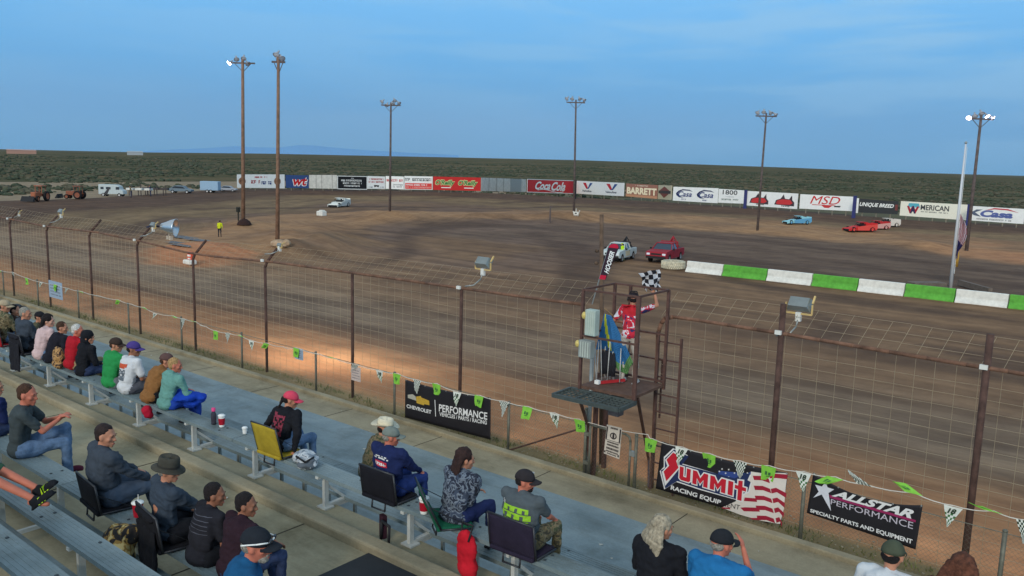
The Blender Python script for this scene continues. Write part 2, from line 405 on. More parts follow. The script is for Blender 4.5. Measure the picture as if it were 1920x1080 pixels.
bp = n.new('ShaderNodeBump'); bp.inputs['Strength'].default_value = .5; bp.inputs['Distance'].default_value = .08; 
hm = n.new('ShaderNodeMath'); hm.operation = 'ADD'; l.new(n2.outputs['Fac'], hm.inputs[0]); l.new(n1.outputs['Fac'], hm.inputs[1]); l.new(hm.outputs[0], bp.inputs['Height']); l.new(bp.outputs[0], b.inputs['Normal'])
me.materials.append(gm)
go = bpy.data.objects.new('ground', me); COL.objects.link(go); tag(go, kind='structure')
GBVH = BVHTree.FromPolygons([v.co for v in me.vertices], [p.vertices for p in me.polygons])
def GT(px, py):
    """photo pixel -> point on the dirt"""
    h = GBVH.ray_cast(CAM, ray(px, py).normalized())
    return h[0] if h[0] else GZ(px, py, -1.2)
def GH(x, y):
    h = GBVH.ray_cast(Vector((x, y, 30)), Vector((0, 0, -1))); return h[0].z if h[0] else -1.2

# ------------------------------------------------------------------ desert plain out to the horizon
azs = np.radians(np.arange(-75, 76, 1.2)); rs = np.array([4, 60, 120, 180, 230, 300, 400, 520, 700, 950, 1300, 1800, 2500, 3500, 5000, 7500, 12000, 20000])
# the plain swells very gently in the middle distance (a degree-scale rise seen on the horizon)
hx = np.array([-400, 0, 500, 1080, 1500, 1920, 2300]); hy = np.array([272, 279, 284, 296, 311, 329, 345])
vs = []
fh = Vector((Fv.x, Fv.y, 0)).normalized(); rh = Vector((fh.y, -fh.x, 0))
for a in azs:
    d = fh*math.cos(a)+rh*math.sin(a)
    far = CAM+Vector((d.x, d.y, 0))*1e5
    if (far-CAM).dot(Fv) > 1e4:
        px, py = pj(far); lift = max(0, (py-np.interp(px, hx, hy)))/FPX*.92 if -400 < px < 2300 else 0
        lift *= math.cos(a)
    else: lift = 0
    for r in rs:
        g = float(sst(300, 1300, r)); z = -1.25 + (lift*min(r, 3500)+ (lift*(r-3500)*.0 if r > 3500 else 0))*g
        vs.append((d.x*r, d.y*r, z+g*(6*noise.noise(Vector((d.x*r*.001, d.y*r*.001, 0))) if r < 3000 else 0)*.35))
K = len(rs); fa = [(i*K+j, (i+1)*K+j, (i+1)*K+j+1, i*K+j+1) for i in range(len(azs)-1) for j in range(K-1)]
mb = MB(); mb.add(vs, fa)
dm = bpy.data.materials.new('desert'); dm.use_nodes = True; t = dm.node_tree; n = t.nodes; l = t.links
b = n['Principled BSDF']; b.inputs['Roughness'].default_value = 1; b.inputs['Specular IOR Level'].default_value = .0
tg = n.new('ShaderNodeTexCoord')
def nr(scale, det, p0, c0, p1, c1, rough=.65):
    a_ = n.new('ShaderNodeTexNoise'); a_.inputs['Scale'].default_value = scale; a_.inputs['Detail'].default_value = det; a_.inputs['Roughness'].default_value = rough
    l.new(tg.outputs['Object'], a_.inputs['Vector']); r_ = n.new('ShaderNodeValToRGB'); l.new(a_.outputs['Fac'], r_.inputs[0])
    r_.color_ramp.elements[0].position = p0; r_.color_ramp.elements[0].color = (*c0, 1); r_.color_ramp.elements[1].position = p1; r_.color_ramp.elements[1].color = (*c1, 1); return r_
a1 = nr(.22, 6, .42, (.088, .090, .062), .68, (.17, .145, .105), .8)
a2 = nr(.012, 6, .40, (.62, .74, .66), .62, (1.35, 1.15, 1.0))
mm = n.new('ShaderNodeMixRGB'); mm.blend_type = 'MULTIPLY'; mm.inputs[0].default_value = 1; l.new(a1.outputs[0], mm.inputs[1]); l.new(a2.outputs[0], mm.inputs[2]); l.new(mm.outputs[0], b.inputs['Base Color'])
do = mb.build('desert', dm, smooth=True); tag(do, kind='structure')
DB = BVHTree.FromPolygons([v.co for v in do.data.vertices], [p.vertices for p in do.data.polygons])
# faint mountains, distance haze put into their sky-blue colour
mb = MB(); pts = [(250, 285), (330, 280), (380, 278), (410, 276), (440, 274), (475, 276), (520, 277), (560, 272), (590, 273), (630, 277), (680, 281), (760, 286), (860, 291)]
R_ = 24000
front = []; top = []
for x, y in pts:
    d = ray(x, y); hd = math.hypot(d.x, d.y); P = CAM+d*(R_/hd); top.append(P); front.append(Vector((P.x*.93, P.y*.93, -40)))
back = [Vector((p.x*1.1, p.y*1.1, -40)) for p in top]
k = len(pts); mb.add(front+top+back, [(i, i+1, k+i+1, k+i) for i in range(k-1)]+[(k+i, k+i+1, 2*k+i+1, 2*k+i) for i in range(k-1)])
mo = mb.build('mountains', mat('far_rock_haze_tint', (112, 172, 222), 1, .02, .0005, spec=0), smooth=True); tag(mo, kind='structure')
# scrub bushes beyond the rim: uncountable
mb = MB(); rr = random.Random(5); cnt = 0
while cnt < 11000:
    a = rr.uniform(-36, 37); r = 150*math.exp(rr.random()**.8*1.9)
    d = fh*math.cos(D2R(a))+rh*math.sin(D2R(a)); x, y = d.x*r, d.y*r
    if noise.noise(Vector((x*.018, y*.018, 2)))+.35*noise.noise(Vector((x*.07, y*.07, 4))) < -.12: continue
    if x > -195 and y < 205:
        Dv = terr([(x, y)])[1][0]
        if Dv > -9 or (x < -100 and y < 95 and Dv > -25): continue
        z = GH(x, y)
    else:
        h = DB.ray_cast(Vector((x, y, 80)), Vector((0, 0, -1))); z = h[0].z if h[0] else -1.2
    s = rr.uniform(.25, .95)*(1+r/900); hgt = s*rr.uniform(.4, .8)
    n_ = 6; ring = [Vector((x+s*math.cos(i*1.047)*rr.uniform(.6, 1.2), y+s*math.sin(i*1.047)*rr.uniform(.6, 1.2), z+hgt*rr.uniform(.2, .6))) for i in range(n_)]
    tp = [Vector((x+s*.45*math.cos(i*2.1)*rr.uniform(.5, 1.2), y+s*.45*math.sin(i*2.1), z+hgt*rr.uniform(.8, 1.1))) for i in range(3)]
    bt = [Vector((p.x*.8+x*.2, p.y*.8+y*.2, z-.1)) for p in ring]
    mb.cur = cnt % 3
    mb.add(bt+ring+tp, [(i, (i+1) % 6, 6+(i+1) % 6, 6+i) for i in range(6)]+[(6, 7, 12), (7, 8, 13, 12), (8, 9, 13), (9, 10, 14, 13), (10, 11, 14), (11, 6, 12, 14), (12, 13, 14)])
    cnt += 1
so_ = mb.build('desert_scrub', [mat('scrub_a', (.062, .076, .050), 1, .25, 2, srgb=False, spec=0), mat('scrub_b', (.078, .088, .058), 1, .25, 2, srgb=False, spec=0), mat('scrub_c', (.105, .098, .068), 1, .25, 2, srgb=False, spec=0)], fix=False)
tag(so_, 'low dark green creosote scrub covering the desert plain beyond the track', 'scrub', kind='stuff')

# ================================================================== STAND CONCRETE
def concrete(name, c1, c2, blue=None, rough=.75):
    mt = bpy.data.materials.new(name); mt.use_nodes = True; t = mt.node_tree; n = t.nodes; l = t.links
    b = n['Principled BSDF']; b.inputs['Roughness'].default_value = rough; b.inputs['Specular IOR Level'].default_value = .25
    tg = n.new('ShaderNodeTexCoord')
    def no(sc, det, p0, p1, c0, c1_, stretch=None, ro=.65):
        a_ = n.new('ShaderNodeTexNoise'); a_.inputs['Scale'].default_value = sc; a_.inputs['Detail'].default_value = det; a_.inputs['Roughness'].default_value = ro
        if stretch:
            mp_ = n.new('ShaderNodeMapping'); mp_.inputs['Scale'].default_value = stretch; l.new(tg.outputs['Object'], mp_.inputs[0]); l.new(mp_.outputs[0], a_.inputs['Vector'])
        else: l.new(tg.outputs['Object'], a_.inputs['Vector'])
        r_ = n.new('ShaderNodeValToRGB'); l.new(a_.outputs['Fac'], r_.inputs[0]); r_.color_ramp.elements[0].position = p0; r_.color_ramp.elements[1].position = p1
        r_.color_ramp.elements[0].color = (*c0, 1); r_.color_ramp.elements[1].color = (*c1_, 1); return r_
    base = no(1.3, 8, .35, .68, lin(c1), lin(c2)); cur = base.outputs[0]
    sp = no(30, 4, .3, .7, (.9, .9, .9), (1.08, 1.08, 1.08))
    st = no(1.0, 7, .30, .52, (.66, .64, .60), (1, 1, 1), (.25, 1.6, 1))
    blot = no(.55, 8, .36, .50, (.74, .72, .68), (1.03, 1.03, 1.03), None, .75)
    for k_ in (sp, st, blot):
        m_ = n.new('ShaderNodeMixRGB'); m_.blend_type = 'MULTIPLY'; m_.inputs[0].default_value = 1; l.new(cur, m_.inputs[1]); l.new(k_.outputs[0], m_.inputs[2]); cur = m_.outputs[0]
    l.new(cur, b.inputs['Base Color']); return mt
m_con = concrete('concrete', (144, 134, 110), (170, 158, 130))
m_con2 = concrete('concrete_aisle', (146, 138, 112), (170, 160, 132))
m_blue = concrete('blue_deck', (118, 134, 138), (140, 154, 156), rough=.5)
m_dark = mat('under_dirt', (70, 58, 46), 1, .3, 2)
def slab(name, x0, x1, y0, y1, z0, z1, mt, bev=0):
    mb = MB(); mb.box(((x0+x1)/2, (y0+y1)/2, (z0+z1)/2), (x1-x0, y1-y0, z1-z0)); o = mb.build(name, mt)
    if bev:
        md = o.modifiers.new('b', 'BEVEL'); md.width = bev; md.segments = 2
    return tag(o, kind='structure')
XL, XR = -46, 14
mbw = MB(); mbw.box(((XL+XR)/2, 9.2, .02), (XR-XL, 5.8, .26)); o = mbw.build('walkway', m_blue); tag(o, kind='structure')
slab('pavement', XL, XR, 12.104, 13.0, -.1, .146, m_con)
slab('kerb', XL, XR, 13.004, 13.19, -.1, .235, m_con, .02)
slab('aisle', XL, XR, 1.5, 5.50, 0, 2.15, m_con2)
slab('aisle_kerb', XL, XR, 5.504, 5.70, 1.0, 2.25, m_con, .025)
slab('aisle_edge', XL, XR, 5.704, 6.12, 1.0, 2.13, m_con2)
# expansion joints across the slabs
mb = MB()
for i in range(18):
    x = -44+i*3.05
    mb.box((x, 4.7, 2.1515), (.018, 1.6, .003)); mb.box((x+1.1, 12.55, .1475), (.018, .88, .003))
tag(mb.build('paving_joints', mat('joint', (70, 64, 52), 1, 0)), kind='structure')
# grit and litter of paint flakes on the verge
mb = MB(); rr = random.Random(9)
for i in range(1500):
    x = rr.uniform(-38, 1); y = rr.uniform(13.2, 14.5); s = rr.uniform(.008, .03)
    mb.ell((x, y, GH(x, y)+s*.2), (s, s*rr.uniform(.6, 1), s*.5), 5, 3)
tag(mb.build('gravel', mat('gravel', (150, 140, 118), 1, .3, 20)), 'loose pale gravel strewn along the verge under the fence', 'gravel', kind='stuff')
mb = MB()
for i in range(5200):
    x = rr.uniform(-38, 1); y = rr.choice([rr.uniform(13.2, 14.0), rr.uniform(13.2, 13.35), rr.gauss(13.95, .1)])
    if noise.noise(Vector((x*.7, y*2, 0))) < -.12: continue
    z = GH(x, y); h = rr.uniform(.03, .12); a = rr.uniform(0, 6.28); dx, dy = math.cos(a)*.012, math.sin(a)*.012; lx, ly = rr.uniform(-.05, .05), rr.uniform(-.05, .05)
    mb.add([(x-dx, y-dy, z), (x+dx, y+dy, z), (x+lx, y+ly, z+h)], [(0, 1, 2)])
tag(mb.build('grass', mat('dry_weed', (104, 108, 62), 1, .3, 3), fix=False), 'sparse dry weeds growing along the foot of the fence', 'grass', kind='stuff')
# puddles in the dirt by the track inner corner
mb = MB()
for k_, (x, y, rx, ry) in enumerate([(352, 447, 2.2, .6), (330, 456, 1.4, .4), (372, 451, 1.5, .5), (340, 461, 1.3, .3)]):
    P = GT(x, y); pts = [(P.x+rx*math.cos(a)*(1+.3*math.sin(3*a+k_)), P.y+ry*1.6*math.sin(a)*(1+.3*math.cos(2*a)), P.z+.06) for a in np.linspace(0, 2*math.pi, 18)[:-1]]
    mb.add(pts, [tuple(range(17))])
tag(mb.build('puddle_water', mat('puddle', (84, 76, 72), .5, .1, 3, spec=.4)), kind='structure')
# ================================================================== BLEACHERS
m_alu = concrete('aluminium_plank', (110, 126, 130), (134, 148, 150), rough=.5)
m_steel = mat('galvanised', (160, 164, 160), .45, .1, 8, metal=.5)
m_wht = mat('white_painted_steel', (190, 192, 186), .5, .1, 8)
m_bolt = mat('bolt_dark', (60, 68, 72), .7, 0)
def plank(mb, x0, x1, y0, y1, z, th=.045):
    # aluminium plank: ribbed top, folded edges
    w = y1-y0
    mb.box(((x0+x1)/2, (y0+y1)/2, z-.004), (x1-x0, w-.02, .008))
    mb.box(((x0+x1)/2, y0+.005, z-th/2), (x1-x0, .01, th)); mb.box(((x0+x1)/2, y1-.005, z-th/2), (x1-x0, .01, th))
    for k in range(1, 6): mb.box(((x0+x1)/2, y0+w*k/6, z+.0015), (x1-x0, .012, .003))
def bleacher(label, seat, foot, legs, legz, legY, brace=True, x0=XL, x1=XR, thin=None):
    (sy0, sy1, sz) = seat
    t = thing('bleacher_row', label, 'bench', (0, 0, 0), group=None)
    mb = MB(); a = x0; k = 0
    while a < x1:
        plank(mb, a+.006, min(a+6.1, x1)-.006, sy0, sy1, sz); a += 6.1
    mb.cur = 1
    for i in range(int((x1-x0)/.92)):
        for dy in (.06, -.06):
            if (i % 2) or dy > 0: mb.cyl((x0+i*.92+.3, (sy0+sy1)/2+dy, sz+.002), (x0+i*.92+.3, (sy0+sy1)/2+dy, sz+.007), .016, n=8)
    mb.build('seat_plank', [m_alu, m_bolt], t)
    if foot:
        fy0, fy1, fz = foot; mb = MB(); a = x0
        while a < x1: plank(mb, a+.006, min(a+6.1, x1)-.006, fy0, fy1, fz); a += 6.1
        mb.build('foot_plank', m_alu, t)
    for x in legs:
        mb = MB(); mb.box((x, legY, (sz-.05+legz)/2), (.045, .06, sz-.05-legz))
        mb.box((x, legY, legz+.012), (.16, .14, .02)); mb.box((x, (sy0+sy1)/2, sz-.06), (.05, sy1-sy0+.02, .03))
        if brace: mb.bar((x, legY+.02, legz+.03), (x, legY+.36, legz+.03), .05, .03); mb.bar((x, legY+.02, legz+.28), (x, legY+.3, legz+.04), .03)
        if foot: mb.bar((x, legY, foot[2]-.07), (x, foot[1], foot[2]-.07), .04, .04)
        mb.build('leg', m_wht, t)
    if thin:
        for x in thin:
            mb = MB(); mb.box((x, (foot[0]+foot[1])/2+.05, (foot[2]-.05+.15)/2), (.035, .035, foot[2]-.05-.15))
            mb.build('strut', m_steel, t)
    return t
bleacher('long occupied bench just past the aisle kerb on white legs', (5.86, 6.12, 2.6), (6.25, 6.62, 2.19),
         [-15.38-1.52*k for k in range(8, 0, -1)]+[-15.38, -13.75, -12.15, -10.56, -9.07, -7.62, -6.16, -4.7, -3.2, -1.7], 2.13, 5.98, thin=[-24+.51*k for k in range(48)])
bleacher('lowest aluminium bench row, nearest the blue walkway by the track', (7.48, 7.74, 1.75), (7.95, 8.35, 1.3), [-30+1.8*k for k in range(17)], .15, 7.6, False)
bleacher('bench row at the near side of the concrete aisle', (3.70, 3.97, 2.6), None, [-9.6-1.83*k for k in range(4)]+[-7.77, -5.9, -4.1], 2.15, 3.78, False)
bleacher('second aluminium bench row up behind the aisle, bare plank with dark bolts', (2.90, 3.14, 2.9), (3.42, 3.66, 2.40), [-9.1-1.83*k for k in range(4)]+[-7.27, -5.44], 2.15, 3.0, False)
bleacher('third aluminium bench row up behind the aisle, where the neon shoes rest below', (2.17, 2.42, 3.2), (2.56, 2.84, 2.72), [-8.2-1.83*k for k in range(4)]+[-6.4, -4.6], 2.15, 2.3, False)
bleacher('topmost visible aluminium bench row at the bottom left corner', (1.42, 1.68, 3.5), (1.80, 2.1, 3.0), [-7.2-1.83*k for k in range(3)], 2.15, 1.55, False)
# dark rubber mat on the aisle
mb = MB(); mb.box((-5.55, 4.95, 2.158), (1.5, 1.25, .014)); o = mb.build('floor_mat', mat('rubber', (44, 48, 52), .8, .1)); o.location = (0, 0, 0)
tag(o, 'dark grey rubber mat lying on the concrete aisle at the bottom edge', 'mat')
# ================================================================== LIGHT POLES
m_wood = mat('pole_wood', (136, 106, 86), .9, .25, 3)
m_wood2 = mat('pole_wood_dark', (100, 88, 84), .9, .25, 3)
m_lamp = mat('lamp_housing', (170, 172, 176), .4, .1, 5, metal=.4)
m_lens = mat('lamp_lens', (225, 232, 240), .2, 0)
m_lit = mat('lamp_lit', (255, 255, 255), .2, 0, emit=((.85, .93, 1), 60))
m_lit2 = mat('lamp_lit_violet', (255, 255, 255), .2, 0, emit=((.82, .80, 1), 9))
def floodhead(mb, p, d, r=.3):
    """bell floodlight: bowl opening along d"""
    p = Vector(p); d = Vector(d).normalized()
    mb.cur = 0; mb.lathe(p, [(r*.28, -r*1.1), (r*.42, -r*.75), (r*.8, -r*.2), (r, r*.15), (r*.97, r*.15), (r*.77, -r*.15), (.01, -r*.2)], 14, d)
    mb.cyl(p-d*r*1.1, p-d*r*1.7, r*.3, r*.24, 10)
def lightpole(bx, by, tx, ty, label, heads, r=.17, lit=None, wood=None, arm=1.2, armdir=None):
    B = GT(bx, by); top = hz(B, ty); H = top-B.z
    T = GY(tx, ty, B.y); lean = T.x-B.x
    t = thing('light_pole', label, 'light pole', B, group='stadium light poles')
    mb = MB(); mb.cyl((0, 0, -.3), (lean, 0, H), r*.78, r*.52, 10); mb.build('pole', wood or m_wood, t, smooth=True)
    cr_ = Vector((math.cos(YAW), math.sin(YAW), 0)) if armdir is None else Vector(armdir)
    mb = MB(); mb.bar(Vector((lean, 0, H-.35))-cr_*arm, Vector((lean, 0, H-.35))+cr_*arm, .12, .14)
    mb.bar(Vector((lean, 0, H-1.2)), Vector((lean, 0, H-.35))+cr_*arm*.7, .05); mb.bar(Vector((lean, 0, H-1.2)), Vector((lean, 0, H-.35))-cr_*arm*.7, .05)
    mb.build('crossarm', m_wood2, t)
    for i, (o, dz, dx, ml) in enumerate(heads):
        P = Vector((lean, 0, H-.1+dz))+cr_*o; dd = Vector((-Fv.x, -Fv.y, 0)).normalized()*.6+cr_*dx+Vector((0, 0, -.75))
        mb = MB(); floodhead(mb, P, dd, .27); mb.bar(P, Vector((lean, 0, H-.35))+cr_*o, .05); h = mb.build('lamp_head', m_lamp, t, smooth=True)
        mb = MB(); dd.normalize(); mb.lathe(P, [(.001, .03), (.15, .02), (.25, -.01)], 14, dd); mb.build('lens', ml, h)
    return t
W_, V_, X_l = m_lens, m_lit2, m_lit
lightpole(456, 420, 455, 112, 'leftmost light pole, one dazzling white lamp on its left arm', [(-1.35, -.3, -.7, X_l), (-.6, .1, .3, W_), (.1, .2, .1, W_), (.5, -.3, .6, W_)], r=.27)
lightpole(520, 458, 522, 108, 'tall light pole second from the left with a single cluster at its tip', [(-.15, .25, -.3, W_), (.25, 0, .5, W_)], r=.21, arm=.5)
lightpole(731, 396, 733, 192, 'dark light pole crossing the white boards left of the red double sign', [(-1.1, .15, -.6, W_), (-.5, -.25, -.2, W_), (.45, .3, .3, W_), (1.0, 0, .7, W_), (.2, -.1, .2, W_)], r=.2, wood=m_wood2)
lightpole(1076, 400, 1080, 187, 'dark light pole standing at the right end of the red cola sign', [(-1.2, .2, -.6, W_), (-.5, .2, -.2, W_), (.5, .2, .3, W_), (1.1, .05, .7, W_)], r=.2, wood=m_wood2)
lightpole(1420, 432, 1437, 212, 'light pole in front of the white sign with two racing car logos', [(-1.0, .1, -.6, W_), (-.3, .2, -.2, W_), (.5, .1, .3, W_), (1.1, -.1, .7, W_)], r=.19, wood=m_wood2)
lightpole(1812, 470, 1840, 216, 'rightmost light pole, leaning, with lit violet-white lamps on both arms', [(-1.15, -.2, -.6, V_), (-.6, .0, -.2, W_), (.0, .25, 0, W_), (.6, 0, .3, V_), (1.15, -.15, .7, V_)], r=.22, wood=m_wood2)

# ================================================================== SIGN BOARDS ROUND THE FAR RIM
m_white = mat('sign_white', (242, 242, 236), .6, .04, 2)
m_white2 = mat('sign_white_worn', (206, 203, 192), .7, .12, 1.5)
m_post = mat('sign_post', (128, 120, 104), .8, .2, 3)
def P_(c, **k): return mat('paint_%d_%d_%d' % c, c, .6, .03, 3, **k)
def seg_along(P0, P1):
    d = Vector((P1.x-P0.x, P1.y-P0.y, 0)); Ln = d.length; d.normalize(); return d, Ln
class Board:
    """a board standing on the rim; local frame u along it, v up, n towards the camera"""
    def __init__(s, label, x0, x1, yt0, yb0, yt1, yb1, yg0, yg1, mt, name='sign_board', posts=3, group='advertising boards round the far rim', frame=None, back=0):
        P0, P1 = GT(x0, yg0), GT(x1, yg1)
        # tie to a common smooth line
        s.P0, s.P1 = P0, P1
        d, Ln = seg_along(P0, P1); s.L = Ln
        s.zt = (hz(P0, yt0)+hz(P1, yt1))/2; s.zb = (hz(P0, yb0)+hz(P1, yb1))/2
        zt0, zt1, zb0, zb1 = hz(P0, yt0), hz(P1, yt1), hz(P0, yb0), hz(P1, yb1)
        s.c = [Vector((P0.x, P0.y, zb0)), Vector((P1.x, P1.y, zb1)), Vector((P1.x, P1.y, zt1)), Vector((P0.x, P0.y, zt0))]
        s.n = Vector((d.y, -d.x, 0))
        if s.n.dot(Vector((-P0.x, -P0.y, 0))) < 0: s.n = -s.n
        s.d = d; O = Vector((P0.x, P0.y, P0.z)); s.O = O
        s.t = thing(name, label, 'sign', O, group=group)
        s.H = (zt0-zb0+zt1-zb1)/2
        mb = MB(); c = [p-O for p in s.c]; mb.prism(c, -s.n*.05); s.panel = mb.build('panel', mt, s.t)
        if frame:
            mb = MB(); 
            for a, b in ((0, 1), (1, 2), (2, 3), (3, 0)): mb.bar(c[a]+s.n*.02, c[b]+s.n*.02, .12, .05, up=s.n)
            mb.build('frame', frame, s.t)
        for k in range(posts):
            f = (k+.5)/posts; q = P0.lerp(P1, f); zz = s.zt
            mb = MB(); mb.box((q.x-O.x-s.n.x*.13, q.y-O.y-s.n.y*.13, (GH(q.x, q.y)-.3+zt0*(1-f)+zt1*f)/2-O.z), (.14, .14, zt0*(1-f)+zt1*f-GH(q.x, q.y)+.1)); mb.build('post', m_post, s.t)
    def f(s, u, v, o=.02):
        c = s.c; a = c[0].lerp(c[1], u); b = c[3].lerp(c[2], u); return a.lerp(b, v)+s.n*o-s.O
    def rect(s, name, u0, v0, u1, v1, m_, o=.02):
        mb = MB(); mb.quad(s.f(u0, v0, o), s.f(u1, v0, o), s.f(u1, v1, o), s.f(u0, v1, o)); return mb.build(name, m_, s.t)
    def poly(s, name, pts, m_, o=.025):
        mb = MB(); mb.add([s.f(u, v, o) for u, v in pts], [tuple(range(len(pts)))]); return mb.build(name, m_, s.t)
    def text(s, txt, u0, v0, u1, v1, m_, bold=.02, shear=0, o=.03, name='lettering', wave=None):
        mb = MB(); text_on(mb, txt, lambda a, b: s.f(u0+(u1-u0)*a, v0+(v1-v0)*b+(wave(a) if wave else 0), o), bold, shear); return mb.build(name, m_, s.t)
    def blocks(s, u0, v0, u1, v1, m_, seed=0, rows=1, name='lettering', o=.03):
        """worn lettering too small to read: broken strokes"""
        r = random.Random(seed); mb = MB()
        for j in range(rows):
            b0 = v0+(v1-v0)*(j+.15)/rows; b1 = v0+(v1-v0)*(j+.85)/rows; u = u0
            while u < u1:
                wd = (b1-b0)*s.H/s.L*r.uniform(.4, .9)
                if r.random() < .85:
                    ww = min(u+wd*.8, u1)
                    for (p, q, a, b) in ((0, .3, 0, 1), (.3, 1, .75, 1), (.3, 1, r.choice([0, .35]), r.choice([.2, .55]))):
                        mb.quad(s.f(u+(ww-u)*p, b0+(b1-b0)*a, o), s.f(u+(ww-u)*q, b0+(b1-b0)*a, o), s.f(u+(ww-u)*q, b0+(b1-b0)*b, o), s.f(u+(ww-u)*p, b0+(b1-b0)*b, o))
                u += wd
        return mb.build(name, m_, s.t)
    def disc(s, name, u, v, r, m_, n=20, o=.026, k=1.0):
        rv = r; ru = r*s.H/s.L*k
        return s.poly(name, [(u+ru*math.cos(2*math.pi*i/n), v+rv*math.sin(2*math.pi*i/n)) for i in range(n)], m_, o)
RED, BLU, BLK, GRN = P_((196, 30, 34)), P_((38, 58, 120)), P_((26, 26, 28)), P_((30, 120, 60))
TAN = P_((150, 110, 80))
b_ = Board('leftmost long white board, red and blue script between two brown crests', 445, 534, 327, 352, 327, 353, 357, 357, m_white, posts=4)
b_.disc('crest', .10, .5, .28, TAN); b_.disc('crest', .84, .5, .28, TAN); b_.disc('crest_centre', .10, .5, .15, P_((90, 60, 50)), o=.034); b_.disc('crest_centre', .84, .5, .15, P_((90, 60, 50)), o=.034)
b_.blocks(.36, .72, .62, .88, RED, 1); b_.blocks(.23, .28, .47, .62, P_((170, 40, 50)), 2); b_.blocks(.50, .22, .72, .55, BLU, 3)
b_ = Board('dark blue board with bold red wt letters edged in white', 536, 579, 328, 352, 329, 353, 357, 357, P_((52, 78, 128)), posts=2)
b_.text('wt', .28, .14, .96, .86, m_white, .09, .25, .03, 'lettering_outline'); b_.text('wt', .31, .19, .93, .82, RED, .03, .25, .045)
b_ = Board('blank pale panels between the blue board and the black board', 580, 632, 328, 353, 328, 354, 357, 358, m_white2, posts=3)
for u in (.24, .44, .82): b_.rect('panel_joint', u, .0, u+.012, 1, P_((120, 116, 108)))
b_ = Board('black board with three lines of worn white capitals and a pale frame', 633, 688, 330, 354, 331, 355, 358, 358, BLK, posts=2, frame=m_white)
b_.blocks(.12, .56, .86, .76, m_white, 4); b_.blocks(.18, .36, .82, .54, m_white, 5); b_.blocks(.22, .16, .78, .32, m_white, 6); b_.blocks(.46, .8, .54, .9, m_white, 7)
b_ = Board('narrow white board with two red text lines over a small black mark', 689, 722, 330, 354, 331, 354, 358, 358, m_white, posts=2)
b_.blocks(.06, .68, .92, .86, P_((190, 80, 80)), 8); b_.blocks(.06, .46, .92, .64, P_((190, 80, 80)), 9); b_.poly('black_mark', [(.36, .3), (.66, .28), (.62, .12), (.5, .2), (.4, .12)], BLK); b_.blocks(.08, .06, .3, .2, P_((120, 120, 120)), 12); b_.blocks(.72, .06, .92, .2, P_((120, 120, 120)), 13)
b_ = Board('white board crossed by a light pole, with thin red script over grey lines', 723, 757, 330, 354, 331, 355, 358, 359, m_white, posts=2)
b_.text('Sunrise'[:0] or 'Ho', .05, .55, .25, .8, RED, .02) if False else b_.blocks(.05, .55, .95, .8, P_((200, 50, 50)), 14); b_.blocks(.4, .1, .95, .42, P_((150, 150, 150)), 15, 2)
b_ = Board('board with grey tyre-shop marks above a red lower half', 758, 811, 330, 355, 331, 356, 359, 360, m_white, posts=2)
b_.rect('red_field', .03, .04, .97, .48, P_((226, 72, 66))); b_.blocks(.02, .6, .95, .9, P_((96, 98, 100)), 16); b_.blocks(.06, .27, .94, .43, m_white, 17, 1, o=.04); b_.blocks(.06, .08, .94, .24, P_((240, 180, 170)), 18, 1, o=.04)
b_ = Board('red board with the same green and cream shop name written twice', 812, 901, 331, 356, 333, 358, 361, 362, P_((198, 40, 38)), posts=4)
for u in (.05, .53):
    b_.text("O'Reilly", u-.01, .26, u+.41, .80, P_((226, 214, 150)), .09, .3, .03, 'lettering_outline'); b_.text("O'Reilly", u, .30, u+.40, .76, P_((44, 130, 70)), .03, .3, .045)
    b_.rect('lettering_bar', u+.12, .16, u+.32, .22, m_white)
b_ = Board('run of blank whitewashed panels between the two red boards', 902, 986, 333, 358, 336, 360, 362, 365, m_white2, posts=4)
b_.rect('grey_panel', .62, 0, .88, 1, P_((160, 164, 160))); [b_.rect('panel_joint', u, 0, u+.008, 1, P_((140, 136, 126))) for u in (.15, .31, .46)]
b_ = Board('red cola board with flowing white script and a thin white border', 988, 1076, 336, 360, 339, 363, 366, 369, P_((206, 38, 42)), posts=4, frame=m_white)
b_.text('Coca', .15, .22, .46, .86, m_white, .035, .45, .03); b_.text('Cola', .48, .16, .79, .86, m_white, .035, .45, .03)
mb = MB(); 
for k in range(18):
    a, c = k/18, (k+1)/18
    fn = lambda q: .12+.10*math.sin(q*5.5+.4); mb.quad(b_.f(.2+.55*a, fn(a), .03), b_.f(.2+.55*c, fn(c), .03), b_.f(.2+.55*c, fn(c)+.05, .03), b_.f(.2+.55*a, fn(a)+.05, .03))
mb.build('script_swash', m_white, b_.t)
b_ = Board('white board with two red and blue V emblems', 1079, 1169, 339, 363, 343, 368, 370, 375, m_white, posts=4)
for u in (.17, .67):
    b_.poly('emblem', [(u, .88), (u+.07, .88), (u+.115, .5), (u+.08, .42)], P_((200, 40, 50))); b_.poly('emblem', [(u+.08, .42), (u+.115, .5), (u+.16, .88), (u+.215, .88), (u+.13, .42)], P_((40, 80, 140)))
    b_.text('Valvoline', u-.01, .18, u+.20, .34, P_((70, 80, 100)), .02, .1)
b_ = Board('maroon and cream board reading Barrett', 1173, 1232, 344, 368, 347, 373, 374, 378, P_((150, 104, 88)), posts=3)
b_.text('BARRETT', .03, .22, .97, .74, P_((236, 222, 190)), .05, 0); b_.blocks(.3, .82, .72, .94, P_((230, 210, 190)), 21); b_.rect('lower_band', 0, .0, 1, .18, P_((190, 140, 110)))
b_ = Board('small cream board with a brown shield crossed by a bar', 1233, 1258, 347, 373, 348, 375, 378, 380, P_((226, 208, 170)), posts=2)
b_.poly('shield', [(.12, .62), (.5, .92), (.88, .62), (.8, .38), (.5, .1), (.2, .38)], P_((140, 60, 40))); b_.rect('shield_bar', .05, .42, .95, .62, P_((60, 40, 36)), .035)
mb_l = [(1260, 1345, 350, 376, 355, 381, 381, 387, 'white board with two dark blue Casa logos side by side')]
